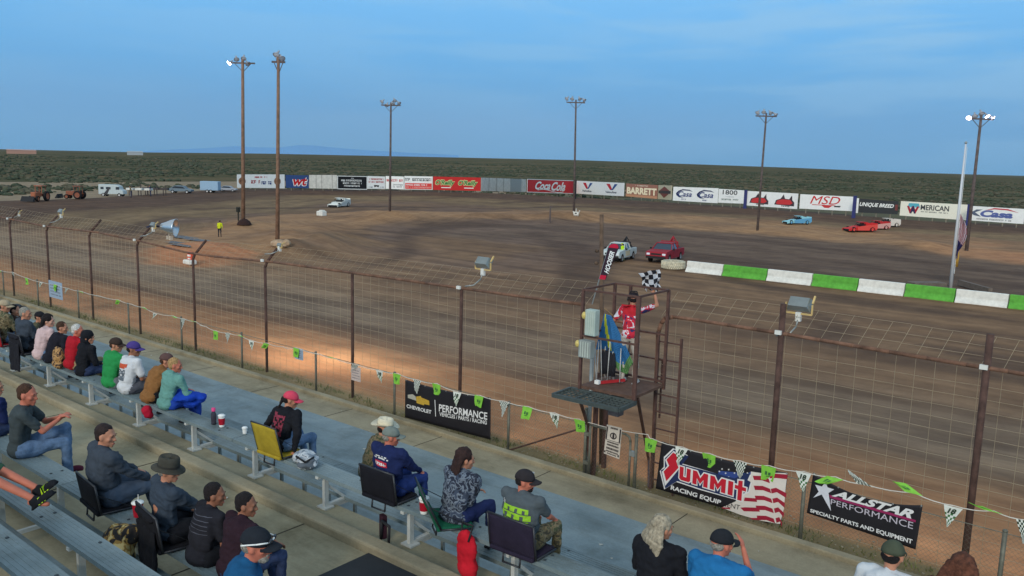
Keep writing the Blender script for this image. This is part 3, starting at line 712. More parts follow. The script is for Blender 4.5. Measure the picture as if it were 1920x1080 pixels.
def casa(b, u, w, v=.25, hh=.6):
    b.poly('swoosh', [(u, v+hh*.5), (u+w*.15, v+hh*.8), (u+w*.4, v+hh*1.0), (u+w*.8, v+hh*.95), (u+w, v+hh*.75), (u+w*.75, v+hh*.84), (u+w*.4, v+hh*.86), (u+w*.2, v+hh*.66), (u+w*.12, v+hh*.45), (u+w*.24, v+hh*.12), (u+w*.5, v), (u+w*.2, v+hh*.02), (u+w*.03, v+hh*.25)], P_((40, 50, 90)))
    b.text('Casa', u+w*.13, v+hh*.12, u+w*.95, v+hh*.74, P_((50, 66, 120)), .02, .3)
b_ = Board('white board with two dark blue Casa logos side by side', 1261, 1345, 350, 376, 353, 381, 381, 387, m_white, posts=4)
casa(b_, .07, .38); casa(b_, .54, .38); b_.blocks(.2, .08, .3, .2, BLU, 31); b_.blocks(.67, .08, .77, .2, BLU, 32)
b_ = Board('plain white board with the number 1800 in slim dark digits', 1346, 1395, 354, 380, 357, 382, 387, 391, m_white, posts=3)
b_.text('1800', .16, .62, .72, .95, P_((50, 54, 60)), .01, 0); b_.blocks(.28, .42, .6, .5, P_((150, 160, 165)), 33); b_.blocks(.12, .18, .78, .34, P_((110, 130, 120)), 34)
b_ = Board('white board with two red racing car drawings', 1399, 1494, 358, 385, 363, 392, 391, 398, m_white, posts=4)
for u in (.06, .56):
    b_.poly('car_drawing', [(u, .2), (u+.03, .5), (u+.12, .62), (u+.17, .9), (u+.2, .62), (u+.28, .6), (u+.33, .86), (u+.34, .55), (u+.38, .4), (u+.38, .16)], P_((70, 60, 64)), .025); b_.poly('car_body', [(u+.03, .3), (u+.06, .5), (u+.16, .58), (u+.3, .56), (u+.35, .36), (u+.3, .24), (u+.06, .22)], P_((206, 60, 60)), .035); b_.blocks(u+.1, .08, u+.3, .18, BLK, 36, o=.04)
b_ = Board('cream-white board with large slanted red letters MSD', 1498, 1598, 364, 391, 369, 396, 399, 406, m_white, posts=4)
b_.text('MSD', .20, .38, .76, .94, P_((206, 36, 40)), .0, .3); b_.rect('red_rule', .24, .30, .68, .34, P_((206, 36, 40))); b_.poly('red_tail', [(.42, .30), (.62, .30), (.56, .14), (.48, .14)], P_((206, 60, 60))); b_.poly('black_tail', [(.66, .30), (.78, .32), (.76, .22), (.66, .22)], BLK)
b_ = Board('dark board reading unique breed, white strip at its left end', 1603, 1682, 372, 398, 378, 402, 405, 410, P_((52, 54, 56)), posts=3)
b_.rect('white_strip', .0, -.05, .065, 1.02, m_white, .03); b_.text('UNIQUE BREED', .09, .42, .90, .76, m_white, .03, .3); b_.rect('maroon_end', .93, .3, .99, .75, P_((120, 60, 56)))
b_ = Board('long cream board with turquoise and red crest before the word American', 1686, 1812, 377, 404, 384, 413, 411, 420, P_((238, 234, 214)), posts=5)
b_.poly('crest_top', [(.11, .62), (.13, .9), (.28, .9), (.30, .62)], P_((90, 176, 190))); b_.text('W', .10, .2, .29, .7, P_((170, 40, 56)), .06); b_.text('A', .155, .2, .24, .72, P_((40, 44, 80)), .06, 0, .045); b_.text('MERICAN', .31, .48, .73, .84, P_((60, 62, 68)), .02, 0); b_.blocks(.32, .32, .72, .42, P_((100, 100, 104)), 41)
b_ = Board('rightmost white board with an outlined Casa logo under a red swoosh', 1816, 1918, 386, 413, 392, 420, 420, 428, m_white, posts=4)
b_.poly('red_swoosh', [(.28, .76), (.45, .95), (.7, .93), (.9, .72), (.68, .84), (.46, .86)], P_((200, 70, 80))); b_.poly('grey_swoosh', [(.02, .55), (.12, .78), (.24, .8), (.1, .58), (.22, .3), (.08, .38)], P_((90, 100, 120))); b_.text('Casa', .2, .3, .8, .78, P_((90, 104, 160)), .05, .2); b_.blocks(.14, .08, .78, .22, P_((120, 120, 124)), 42)
# low fence posts under and beyond the boards: dark blue end posts
for px_, yt, yb, lab in ((1396.5, 357, 384, 'dark blue post between the number board and the racing car board'), (1600, 368, 402, 'blue post beside the white strip of the dark board'), (1814, 384, 416, 'violet-blue post between the two rightmost white boards'), (1077.5, 338, 366, 'dark post between the cola board and the V emblem board')):
    P = GT(px_, yb+7); mb = MB(); z0_, z1_ = hz(P, yb), hz(P, yt); mb.box((0, 0, (z1_-P.z)/2), (.45, .3, z1_-P.z)); mb.box((0, 0, z1_-P.z+.03), (.55, .4, .06)); o = mb.build('end_post', P_((54, 58, 110)) if px_ != 1077.5 else P_((40, 44, 50))); o.location = P; tag(o, lab, 'post')

# ================================================================== BARRIER, TYRE, FLAGPOLE
m_bg = mat('barrier_green', (92, 166, 60), .7, .16, 3); m_bw = mat('barrier_white', (222, 220, 210), .7, .1, 3)
edges = [(1286, 509), (1358, 516), (1440, 525), (1523, 535), (1608, 545), (1698, 554), (1790, 566), (1890, 577), (1994, 588)]
EP = [GT(x, y) for x, y in edges]
# fit to one straight line at constant spacing
x0_, x1_ = EP[0].x, EP[-1].x; y0_, y1_ = EP[0].y, EP[-1].y
ylin = np.polyfit([p.x for p in EP], [p.y for p in EP], 1)
EP = [Vector((p.x, ylin[0]*p.x+ylin[1], GH(p.x, p.y))) for p in EP]
names = ['white', 'green', 'white', 'green', 'white', 'green', 'white', 'green']
labs = ['white barrier block at the left end, beside the big tyre', 'green barrier block nearest the tyre, second in the row', 'white barrier block third from the tyre', 'green barrier block fourth from the tyre, in the middle of the row', 'white barrier block fifth from the tyre', 'green barrier block just left of the foot of the white flagpole', 'white barrier block right of the flagpole foot', 'green barrier block cut off by the right edge of the photo']
for i in range(8):
    a, b = EP[i], EP[i+1]; Ln = (b-a).length; hgt = .80
    c = (a+b)/2; ang = math.atan2(b.y-a.y, b.x-a.x)
    prof = [(-.36, 0), (-.36, .08), (-.16, .36), (-.12, hgt), (.12, hgt), (.16, .36), (.36, .08), (.36, 0)]
    mb = MB(); mb.prism([Vector((-Ln/2+.03, y, z)) for y, z in prof], (Ln-.06, 0, 0))
    o = mb.build('barrier_block', m_bw if names[i] == 'white' else m_bg); o.location = (c.x, c.y, c.z-.03); o.rotation_euler = (0, 0, ang)
    md = o.modifiers.new('b', 'BEVEL'); md.width = .03; md.segments = 2
    tag(o, labs[i], 'barrier', 'concrete barrier blocks painted white and green')
P = GT(1262, 504); t = thing('tyre_barrier', 'huge pale worn tyre lying flat at the left end of the painted barrier', 'tyre', (P.x, P.y, P.z))
R1 = 21/FPX*(P-CAM).dot(Fv); hh = .62
mb = MB(); mb.lathe((0, 0, 0), [(R1*.52, .04), (R1*.92, 0), (R1, .1), (R1*1.02, hh*.5), (R1, hh-.08), (R1*.92, hh), (R1*.55, hh-.03), (R1*.52, hh-.1), (R1*.6, hh*.5), (R1*.52, .04)], 32)
mb.build('tyre_wall', mat('tyre_chalk', (184, 176, 152), .9, .25, 6), t, smooth=True)
mb = MB()
for k in range(36):
    a = k*math.pi/18; 
    mb.bar((R1*1.0*math.cos(a), R1*1.0*math.sin(a), .08), (R1*1.02*math.cos(a+.12), R1*1.02*math.sin(a+.12), hh*.55), .09, .07)
    mb.bar((R1*1.02*math.cos(a+.2), R1*1.02*math.sin(a+.2), hh*.45), (R1*math.cos(a+.08), R1*math.sin(a+.08), hh-.06), .09, .07)
mb.build('tread', mat('tread_pale', (206, 200, 176), .9, .2, 6), t)
P = GT(1782, 541); Hh = hz(P, 270)-P.z; T = GY(1806, 270, P.y)
t = thing('flagpole', 'slim white flagpole behind the green and white barrier', 'flagpole', P)
mb = MB(); mb.cyl((0, 0, 0), (0, 0, Hh), .12, .05, 12); mb.build('pole', mat('flagpole_white', (206, 208, 210), .4, .03, 2), t, smooth=True)
mb = MB(); mb.ell((0, 0, Hh+.08), (.09,)*3, 10, 6); mb.build('finial', m_steel, t)
mb = MB(); mb.cyl((.14, -.02, 1), (.10, -.02, Hh-.2), .012, n=5); mb.build('halyard', m_white, t)
# the flag, furled and hanging at half mast
z0_, z1_ = hz(P, 478)-P.z, hz(P, 400)-P.z
mb = MB(); NV, NU = 40, 14
def flp(u, v):
    zz = z1_-(z1_-z0_)*v-.5*u*(1-v*.4); f = .10+.45*math.sin(math.pi*min(1, v*1.15+.1))**.8
    return Vector((.14+u*f*.9*(1-.2*v), .10*math.sin(u*13+v*3)*(.3+u)-.05, zz))
for i in range(NU):
    for j in range(NV):
        mb.cur = 2 if (j/NV > .62) else (i+ (j//7)) % 2
        mb.quad(flp(i/NU, j/NV), flp((i+1)/NU, j/NV), flp((i+1)/NU, (j+1)/NV), flp(i/NU, (j+1)/NV))
fl = mb.build('flag', [P_((150, 44, 56)), P_((205, 196, 200)), P_((44, 40, 90))], smooth=True, fix=False); fl.location = P
md = fl.modifiers.new('s', 'SOLIDIFY'); md.thickness = .01
tag(fl, 'striped red and white flag with dark blue corner hanging limp at half mast', 'flag')
P = GT(1793, 500); hh = hz(P, 474)-P.z; mb = MB(); mb.cyl((0, 0, 0), (0, 0, hh), .13, n=12); mb.ell((0, 0, hh), (.13, .13, .08), 12, 6); o = mb.build('bollard', mat('yellow_ochre', (176, 134, 56), .7, .1, 4), smooth=True); o.location = P
tag(o, 'ochre yellow post beside the flagpole on the infield', 'bollard')

# ================================================================== TALL CATCH FENCE
YF = 13.95; ZT = 3.42
m_rust = mat('rusty_pipe', (84, 62, 54), .8, .3, 6)
m_rust2 = mat('rusty_pipe_light', (120, 88, 70), .8, .3, 6)
m_wire = mat('fence_wire', (192, 172, 140), .6, .1, 5, metal=.3)
m_cap = mat('post_cap_white', (226, 224, 214), .5, 0)
def fence_run(label, X0, X1, posts, ztf, ytf, arms=True, wire0=None):
    t = thing('catch_fence', label, 'fence')
    wire0 = X0 if wire0 is None else wire0
    mb = MB(); n_ = 24
    for k in range(n_):
        a, b = X0+(X1-X0)*k/n_, X0+(X1-X0)*(k+1)/n_
        mb.cyl((a, ytf(a), ztf(a)), (b, ytf(b), ztf(b)), .034, n=8)
    mb.build('top_rail', m_rust2, t, smooth=True)
    for (x, kind) in posts:
        mb = MB(); z = ztf(x); r = .040 if kind != 's' else .048
        if kind == 's': mb.cyl((x, YF, -.2), (x, YF, z+.52), r*1.1, n=10)
        else:
            mb.tube([Vector((x, YF, -.2)), Vector((x, YF, z-.18)), Vector((x+.02, YF+.06, z-.02)), Vector((x+.10, YF+.42, z+.42))] if arms and kind in 'nc' else [Vector((x, YF, -.2)), Vector((x, YF, z))], r, 10)
        p = mb.build('post', m_rust, t, smooth=True)
        if kind in 'csq':
            mb = MB(); mb.box((x-.03, YF-.07, z+.02), (.11, .05, .07)); mb.build('white_clip', m_cap, p)
    # square wire mesh, vertical panel and overhang
    mb = MB(); r = .0034; x = wire0
    def Wy(x, z): return YF+.02
    nx_ = int((X1-wire0)/.30)
    lv = [ .12+.2*k for k in range(16)]
    for k in range(nx_+1):
        x = wire0+(X1-wire0)*k/nx_; zt = ztf(x)
        mb.cyl((x, YF+.045, .05), (x+noise.noise(Vector((x, 0, 0)))*.04, YF+.045, zt), r, n=3, cap=False)
        mb.cyl((x, YF+.045, zt), (x+.12, YF+.40+.04*noise.noise(Vector((x, 3, 0))), zt+.42+.06*noise.noise(Vector((x*2, 1, 0)))), r, n=3, cap=False)
    for k in range(int((X1-wire0)/.6)):
        a, b = wire0+k*.6, wire0+(k+1)*.6
        for z in lv:
            if z > ztf(a)-.05: continue
            w1, w2 = .02*noise.noise(Vector((a, z*3, 0))), .02*noise.noise(Vector((b, z*3, 0)))
            mb.cyl((a, YF+.045, z+w1), (b, YF+.045, z+w2), r, n=3, cap=False)
        for f in (.33, .66, 1.0):
            mb.cyl((a+.12*f, YF+.045+.36*f, ztf(a)+.42*f), (b+.12*f, YF+.045+.36*f, ztf(b)+.42*f+.02*noise.noise(Vector((b, 9, f)))), r, n=3, cap=False)
    mb.build('wire_mesh', m_wire, t, fix=False)
    return t
# rail height follows the photo: slightly sagging line
def rail_from(pts):
    xs_, zs_ = [], []
    for px_, py_ in pts:
        P = GY(px_, py_, YF); xs_.append(P.x); zs_.append(P.z)
    o_ = np.argsort(xs_); xs_ = np.array(xs_)[o_]; zs_ = np.array(zs_)[o_]
    return lambda x: float(np.interp(x, xs_, zs_))
rl = rail_from([(0, 407), (89, 425), (180, 435), (262, 452), (370, 478), (502, 490), (665, 512), (870, 541), (985, 557), (1095, 571)])
rr_ = rail_from([(1262, 594), (1300, 599), (1465, 625), (1640, 655), (1850, 690), (1920, 701), (2100, 735)])
XA = GY(1096, 571, YF).x
px_posts = [(-60, 'n'), (20, 'c'), (90, 'c'), (172, 'n'), (262, 'c'), (367, 'n'), (502, 'c'), (664, 'n'), (866, 'c')]
fence_run('tall rusty catch fence left of the flag stand, post tops bent towards the track', -46, XA,
          [(-42.5, 'n')]+[(GY(x, pj((0, YF, 0))[1] and 500, YF).x if False else None, k) for x, k in []]+[(xx, k) for xx, k in zip([-39, -35.3, -31.55, -27.95, -24.35, -20.45, -16.6, -12.75], ['c', 'c', 'n', 'c', 'n', 'c', 'p', 'q'])],
          rl, lambda x: YF)
XB = GY(1237, 620, YF).x
fr = fence_run('tall catch fence right of the flag stand, straight posts and curved end rail', GY(1262, 594, YF).x, 6,
          [(GY(1465, 625, YF).x, 's'), (GY(1850, 690, YF).x, 's'), (1.4, 's'), (4.6, 's')], rr_, lambda x: YF, wire0=GY(1240, 594, YF).x)
mb = MB(); c0 = GY(1262, 594, YF); b0 = GZ(1216, 917, 0); arc = [Vector((b0.x, YF, 0)), Vector((XB-.03, YF, GY(1237, 625, YF).z)), GY(1240, 606, YF), GY(1247, 597, YF), c0]
mb.tube(arc, .042, 10); mb.build('end_rail', m_rust2, fr, smooth=True)

# ================================================================== SHORT CHAIN LINK FENCE, GATE
YS = 13.45; ZS = 1.17
m_galv = mat('dull_galvanised', (112, 112, 100), .6, .2, 8, metal=.3)
sx = [-42.2, -38.7, -35.2, -31.6, -27.75, -24.3, -20.95, -17.5, -14.45, -10.85, -8.85]
t = thing('chain_link_fence', 'low galvanised chain link fence along the kerb, left of the gate', 'fence')
def chain(mb, X0, X1, Y, z0, z1, pitch=.075, r=.0016):
    h = z1-z0; n_ = int((X1-X0)/pitch)
    for k in range(-int(h/pitch), n_):
        for sgn in (1, -1):
            xa = X0+k*pitch if sgn > 0 else X0+k*pitch+h; xb = xa+sgn*h
            za, zb = z0, z1
            # clip to the panel
            pts_ = []
            lo, hi = min(xa, xb), max(xa, xb)
            def zat(x): return za+(x-xa)/(xb-xa)*(zb-za)
            a, b = max(lo, X0), min(hi, X1)
            if b-a < .02: continue
            mb.cyl((a, Y+sgn*.002, zat(a)), (b, Y+sgn*.002, zat(b)), r, n=3, cap=False)
mb = MB(); chain(mb, -42, sx[-1], YS+.02, .03, ZS-.05); mb.build('chain_mesh', m_galv, t, fix=False)
for i, x in enumerate(sx):
    mb = MB(); mb.cyl((x, YS, -.1), (x, YS, ZS if i < 10 else ZS+.28), .03, n=8); mb.ell((x, YS, ZS if i < 10 else ZS+.28), (.036, .036, .03), 8, 5); mb.build('post', m_galv, t, smooth=True)
mb = MB(); mb.cyl((-42, YS+.02, ZS-.04), (sx[-1], YS+.02, ZS-.04), .007, n=5); mb.build('top_wire', m_galv, t)
mb = MB(); mb.cyl((sx[-2], YS+.03, .08), (sx[-1], YS+.03, ZS-.1), .02, n=6); mb.build('brace', m_rust, t)
t2 = thing('chain_link_fence', 'low chain link fence right of the gate carrying the two race sponsor banners', 'fence')
mb = MB(); chain(mb, -7.7, 5, YS+.02, .03, ZS-.05); mb.build('chain_mesh', m_galv, t2, fix=False)
pR = [GY(1504, 960, YS).x, GY(1882, 1020, YS).x, 1.4, 4.4]
for i, x in enumerate([-7.68]+pR):
    mb = MB(); mb.cyl((x, YS, -.1), (x, YS, ZS), .034, n=8); mb.ell((x, YS, ZS), (.04, .04, .03), 8, 5); mb.build('post', m_galv, t2, smooth=True)
mb = MB(); mb.cyl((-7.68, YS+.02, ZS-.04), (5, YS+.02, ZS-.04), .007, n=5); mb.build('top_wire', m_galv, t2)
g = thing('gate', 'narrow galvanised pipe gate with rounded corner below the flag stand', 'gate', (-8.72, YS-.03, 0))
gw = .93
mb = MB(); mb.tube([Vector((0, 0, .06)), Vector((0, 0, ZS-.02)), Vector((gw-.12, 0, ZS-.02)), Vector((gw-.03, 0, ZS-.06)), Vector((gw, 0, ZS-.15)), Vector((gw, 0, .06)), Vector((0, 0, .06))], .024, 8); mb.build('gate_frame', m_galv, g, smooth=True)
mb = MB(); chain(mb, .02, gw-.02, 0, .08, ZS-.05); mb.build('chain_mesh', m_galv, g, fix=False)
for hz_ in (.95, .35): mb = MB(); mb.box((-.07, 0, hz_), (.12, .06, .07)); mb.build('hinge', m_galv, g)
mb = MB(); mb.box((gw+.06, 0, .8), (.12, .07, .1)); mb.build('latch', m_steel, g)
# warning sign hung on the gate
c = [GY(x, y, YS-.09) for x, y in ((1132, 850), (1161, 861), (1166, 803), (1138, 796))]
O = c[0].copy(); t = thing('warning_sign', 'white notice with a ringed symbol and black text wired to the narrow gate', 'sign', O)
mb = MB(); mb.prism([p-O for p in c], (0, .008, 0)); mb.build('panel', mat('notice_white', (206, 196, 182), .7, .1, 8), t)
def qf(c, O, u, v, o=.004): return c[0].lerp(c[1], u).lerp(c[3].lerp(c[2], u), v)-O+Vector((0, -o, 0))
mb = MB(); rr = random.Random(2)
for j, (v0, v1, u0, u1) in enumerate([(.90, .96, .28, .75), (.32, .38, .15, .85), (.42, .47, .15, .85), (.20, .27, .12, .88), (.11, .16, .12, .88), (.04, .08, .2, .8)]):
    u = u0
    while u < u1:
        wd = rr.uniform(.04, .09); mb.quad(*[qf(c, O, a, b) for a, b in ((u, v0), (u+wd*.75, v0), (u+wd*.75, v1), (u, v1))]); u += wd
for u0, u1, v0, v1 in ((.02, .10, .52, .95), (.88, .97, .52, .95), (.02, .98, .50, .515), (.02, .10, .05, .12), (.88, .97, .05, .12)): mb.quad(*[qf(c, O, a, b) for a, b in ((u0, v0), (u1, v0), (u1, v1), (u0, v1))])
n_ = 20
for k in range(n_):
    a, b = 2*math.pi*k/n_, 2*math.pi*(k+1)/n_
    mb.quad(*[qf(c, O, .5+rr_x*math.cos(q), .68+rr_x*.5*math.sin(q)) for rr_x, q in ((.22, a), (.22, b), (.15, b), (.15, a))])
mb.quad(*[qf(c, O, a, b) for a, b in ((.44, .61), (.56, .61), (.56, .75), (.44, .75))])
mb.build('lettering', mat('notice_ink', (50, 46, 50), .8, 0), t)
for lab, (x0, y0, x1, y1), cc in (('small pale blue notice on the fence far left', (93, 531, 116, 556), (150, 170, 190)), ('small grey and white notice on the fence between two low posts', (553, 655, 568, 672), (150, 140, 138)), ('small pinkish white notice wired to the foot of a tall rusty post', (659, 690, 676, 712), (200, 184, 176))):
    a = GY(x0, y1, YS-.05); b = GY(x1, y0, YS-.05); t = thing('notice', lab, 'sign', a)
    mb = MB(); mb.box(((b.x-a.x)/2, 0, (b.z-a.z)/2), (b.x-a.x, .01, b.z-a.z)); mb.build('panel', mat('notice_%d' % cc[0], cc, .7, .1, 20), t)
    mb = MB(); W0, H0 = b.x-a.x, b.z-a.z
    for j in range(4):
        u = .12
        while u < .85: mb.box((W0*(u+.03), -.008, H0*(.2+.18*j)), (W0*.05, .003, H0*.07)); u += rr.uniform(.08, .13)
    mb.build('lettering', mat('notice_ink2', (110, 104, 110), .8, 0), t)

# ================================================================== BANNERS (flat vinyl on the low fence)
YB = YS-.06
class Banner:
    def __init__(s, name, label, px, mt, sag=.06):
        s.c = [GY(x, y, YB) for x, y in px]     # bl br tr tl
        s.O = s.c[0].copy(); s.t = thing(name, label, 'banner', s.O); s.sag = sag
        mb = MB(); nu, nv = 40, 12
        for i in range(nu+1):
            for j in range(nv+1): mb.v.append(tuple(s.f(i/nu, j/nv, 0)))
        mb.f = [(i*(nv+1)+j, (i+1)*(nv+1)+j, (i+1)*(nv+1)+j+1, i*(nv+1)+j+1) for i in range(nu) for j in range(nv)]; mb.mi = [0]*len(mb.f)
        o = mb.build('vinyl_sheet', mt, s.t, smooth=True, fix=False)
        md = o.modifiers.new('s', 'SOLIDIFY'); md.thickness = .003
        mb = MB()
        for u in (.01, .25, .5, .75, .99): mb.ell(s.f(u, .985, .004), (.014, .004, .014), 8, 5)
        mb.build('eyelets', m_steel, s.t)
        s.inv = None
    def wave(s, x, z): return .0012*math.sin(x*5+1)
    def f(s, u, v, o=.0):
        p = s.c[0].lerp(s.c[1], u).lerp(s.c[3].lerp(s.c[2], u), v); q = p-s.O
        sg = s.sag*4*u*(1-u)*max(0, v-.75)/.25
        return Vector((q.x, -o+s.wave(q.x, q.z), q.z-sg))
    def px(s, x, y, o=.005):
        P = GY(x, y, YB)-s.O; return Vector((P.x, -o+s.wave(P.x, P.z), P.z))
    def polypx(s, name, pts, m_, o=.006, dens=0):
        mb = MB(); mb.add([s.px(x, y, o) for x, y in pts], [tuple(range(len(pts)))]); ob = mb.build(name, m_, s.t, fix=False)
        return ob
    def textpx(s, txt, p0, p1, hpx, m_, bold=.02, shear=0, o=.008, name='lettering', arc=0, h1=None):
        """p0,p1 = baseline ends in photo pixels, hpx = cap height in pixels at p0, h1 at p1"""
        a0, a1 = GY(*p0, YB), GY(*p1, YB); b0, b1 = GY(p0[0], p0[1]-hpx, YB), GY(p1[0], p1[1]-(h1 or hpx), YB)
        H0, H1 = b0.z-a0.z, b1.z-a1.z
        def fn(u, v):
            P = a0.lerp(a1, u)-s.O; z = P.z+(H0*(1-u)+H1*u)*v+arc*4*u*(1-u); x = P.x
            return Vector((x, -o+s.wave(x, z), z))
        mb = MB(); text_on(mb, txt, fn, bold, shear); return mb.build(name, m_, s.t, fix=False)
m_vinyl = mat('vinyl_black', (38, 36, 40), .45, .08, 3); VW = mat('print_white', (226, 226, 224), .6, 0); VR = mat('print_red', (196, 34, 52), .6, 0); VB = mat('print_navy', (36, 50, 90), .6, 0)
def P1_(px, o=0): return px
# 1 black performance banner
z8 = lambda x, y: (740+x/4.152, 640+y/4.152)
bn = Banner('banner', 'black banner with gold bow-tie emblem and white performance lettering', [z8(80, 592), z8(745, 766), z8(748, 438), z8(82, 296)], m_vinyl)
bn.polypx('emblem_gold', [z8(*p) for p in [(168, 430), (205, 425), (208, 436), (270, 462), (272, 497), (232, 488), (230, 498), (172, 480)]], mat('emblem_gold', (196, 160, 60), .5, .1, 20))
bn.polypx('emblem_silver', [z8(*p) for p in [(103, 415), (142, 412), (166, 430), (170, 462), (104, 440)]], mat('emblem_silver', (176, 174, 160), .5, .1, 20))
bn.textpx('CHEVROLET', z8(94, 516), z8(288, 566), 29/4.15, VW, .03)
bn.polypx('divider', [z8(*p) for p in [(312, 455), (317, 456), (323, 585), (318, 584)]], VW)
bn.textpx('PERFORMANCE', z8(346, 545), z8(722, 612), 58/4.15, VW, .02, name='lettering')
bn.textpx('VEHICLES / PARTS / RACING', z8(350, 580), z8(718, 648), 31/4.15, VW, .02)
# 2 summit banner
z5 = lambda x, y: (1220+x/6, 820+y/6)
bn = Banner('banner', 'black banner with red Summit lettering edged white beside a waving striped flag print', [z5(55, 575), z5(1465, 985), z5(1545, 400), z5(125, 45)], m_vinyl, .05)
# the flag print
MW = mat('print_cream', (222, 214, 204), .6, .05, 4); MR = mat('print_crimson', (160, 34, 56), .6, .05, 4)
bn.polypx('flag_print', [z5(*p) for p in [(800, 790), (1010, 870), (1240, 935), (1455, 975), (1500, 800), (1520, 560), (1540, 402), (1400, 398), (1240, 400), (1130, 384), (1060, 640), (1000, 700)]], MW, .005)
for k in range(5):
    y = 430+k*112
    q = [(1150-10*k*0+8*k*1.4, y+0), (1250+12*k, y-5+8), (1330+14*k, y+35), (1345+14*k, y+85), (1255+12*k, y+52), (1165+10*k, y+48)]
    bn.polypx('flag_stripe', [z5(*p) for p in q], MR, .007)
for k in range(5):
    y = 398+k*110
    xr = [1542, 1530, 1512, 1502, 1480][k]; q = [(1335+18*k, y+70-(40 if k == 0 else 0)), (1400+12*k, y+58-(50 if k == 0 else 0)), (xr, y+120-(100 if k == 0 else 0)), (xr-6, y+172-(100 if k == 0 else 0)), (1410+12*k, y+108-(50 if k == 0 else 0)), (1345+18*k, y+122-(60 if k == 0 else 0))]
    bn.polypx('flag_stripe', [z5(*p) for p in q], MR, .0075)
for q in ([(1060, 675), (1190, 685), (1200, 725), (1050, 715)], [(1010, 790), (1060, 785), (1220, 790), (1230, 835), (1050, 830)], [(1110, 905), (1230, 905), (1245, 930), (1150, 925)], [(800, 785), (890, 790), (900, 808), (810, 802)]):
    bn.polypx('flag_stripe', [z5(*p) for p in q], MR, .007)
bn.polypx('star_field', [z5(*p) for p in [(765, 375), (1095, 405), (1130, 385), (1120, 460), (930, 480), (760, 425)]], mat('print_blue', (52, 74, 140), .6, 0), .006)
for x, y in [(805, 355), (775, 382), (845, 402), (880, 362), (880, 445), (1090, 400), (945, 400), (1000, 420)]:
    bn.polypx('star', [z5(x+(13 if k % 2 == 0 else 5)*math.sin(k*math.pi/5), y+(13 if k % 2 == 0 else 5)*math.cos(k*math.pi/5)) for k in range(10)], VW, .008)
out_ = [(255, 120), (420, 200), (345, 290), (960, 470), (1080, 410), (1135, 420), (1105, 490), (1140, 510), (1110, 620), (1060, 640), (1030, 720), (560, 590), (290, 500), (155, 585), (105, 380), (150, 330), (150, 220)]
bn.polypx('logo_edge', [z5(*p) for p in out_], VW, .009)
cx, cy = 620, 430
bn.polypx('logo_navy', [z5(x+(12 if x < cx else -12), y+(14 if y < 350 else -10)) for x, y in out_], VB, .011)
S_out = [(262, 150), (345, 210), (325, 245), (330, 345), (285, 400), (165, 545), (130, 385), (190, 320), (165, 250)]
bn.polypx('letter_s_edge', [z5(*p) for p in S_out], VW, .013)
bn.polypx('letter_s', [z5(*p) for p in [(258, 168), (325, 212), (292, 262), (318, 340), (180, 490), (150, 382), (212, 318), (182, 250)]], VR, .016)
bn.textpx('RACING EQUIP', z5(228, 592), z5(795, 764), 60/6, VW, .03, .1, .022, 'lettering')
bn.textpx('MENT', z5(805, 768), z5(1010, 812), 52/6, mat('print_black', (34, 34, 40), .6, 0), .0, .1, .022, 'lettering')
def blockpx(txt, p0, p1, h0, h1, m_, o, grow, name):
    LET = {'U': [(0, 1), (.36, 1), (.36, .3), (.64, .3), (.64, 1), (1, 1), (1, .12), (.85, 0), (.15, 0), (0, .12)],
           'M': [(0, 0), (0, 1), (.27, 1), (.5, .55), (.73, 1), (1, 1), (1, 0), (.72, 0), (.72, .5), (.5, .12), (.28, .5), (.28, 0)],
           'I': [(0, 0), (0, 1), (1, 1), (1, 0)], 'T': [(.3, 0), (.3, .55), (0, .55), (0, .74), (.3, .74), (.3, 1), (.7, 1.05), (.7, .74), (1.05, .74), (1.05, .55), (.7, .55), (.7, 0)]}
    wds = {'U': 1, 'M': 1.35, 'I': .42, 'T': 1}; gap = .2; tot = sum(wds[c] for c in txt)+gap*(len(txt)-1); x = 0; mb = MB()
    a0, a1 = GY(*p0, YB), GY(*p1, YB); H0 = GY(p0[0], p0[1]-h0, YB).z-a0.z; H1 = GY(p1[0], p1[1]-h1, YB).z-a1.z; Lx = a1.x-a0.x
    for ch in txt:
        w_ = wds[ch]; P_l = []
        for u, v in LET[ch]:
            uu = (x+u*w_)/tot; P = a0.lerp(a1, uu)-bn.O; z = P.z+(H0*(1-uu)+H1*uu)*v; P_l.append((P.x, z))
        if grow:
            n = len(P_l); q = []
            ar = sum(P_l[i][0]*P_l[(i+1) % n][1]-P_l[(i+1) % n][0]*P_l[i][1] for i in range(n)); sg = 1 if ar > 0 else -1
            for i in range(n):
                a, b, c = Vector(P_l[i-1]), Vector(P_l[i]), Vector(P_l[(i+1) % n]); d1, d2 = (b-a).normalized(), (c-b).normalized()
                n1, n2 = Vector((d1.y, -d1.x))*sg, Vector((d2.y, -d2.x))*sg; m_n = (n1+n2); 
                m_n = m_n/max(.5, m_n.length**2/2); q.append((b.x+m_n.x*grow, b.y+m_n.y*grow))
            P_l = q
        mb.add([(px_, -o-len(mb.f)*.0004, pz_) for px_, pz_ in P_l], [tuple(range(len(P_l)))]); x += w_+gap
    mb.build(name, m_, bn.t, fix=False)
blockpx('UMMI', z5(325, 470), z5(925, 655), 150/6, 160/6, VW, .0135, .022, 'lettering_edge'); blockpx('UMMI', z5(325, 470), z5(925, 655), 150/6, 160/6, VR, .018, 0, 'lettering')
blockpx('T', z5(942, 690), z5(1062, 722), 225/6, 215/6, VW, .0140, .024, 'lettering_edge'); blockpx('T', z5(942, 690), z5(1062, 722), 225/6, 215/6, VR, .019, 0, 'lettering')
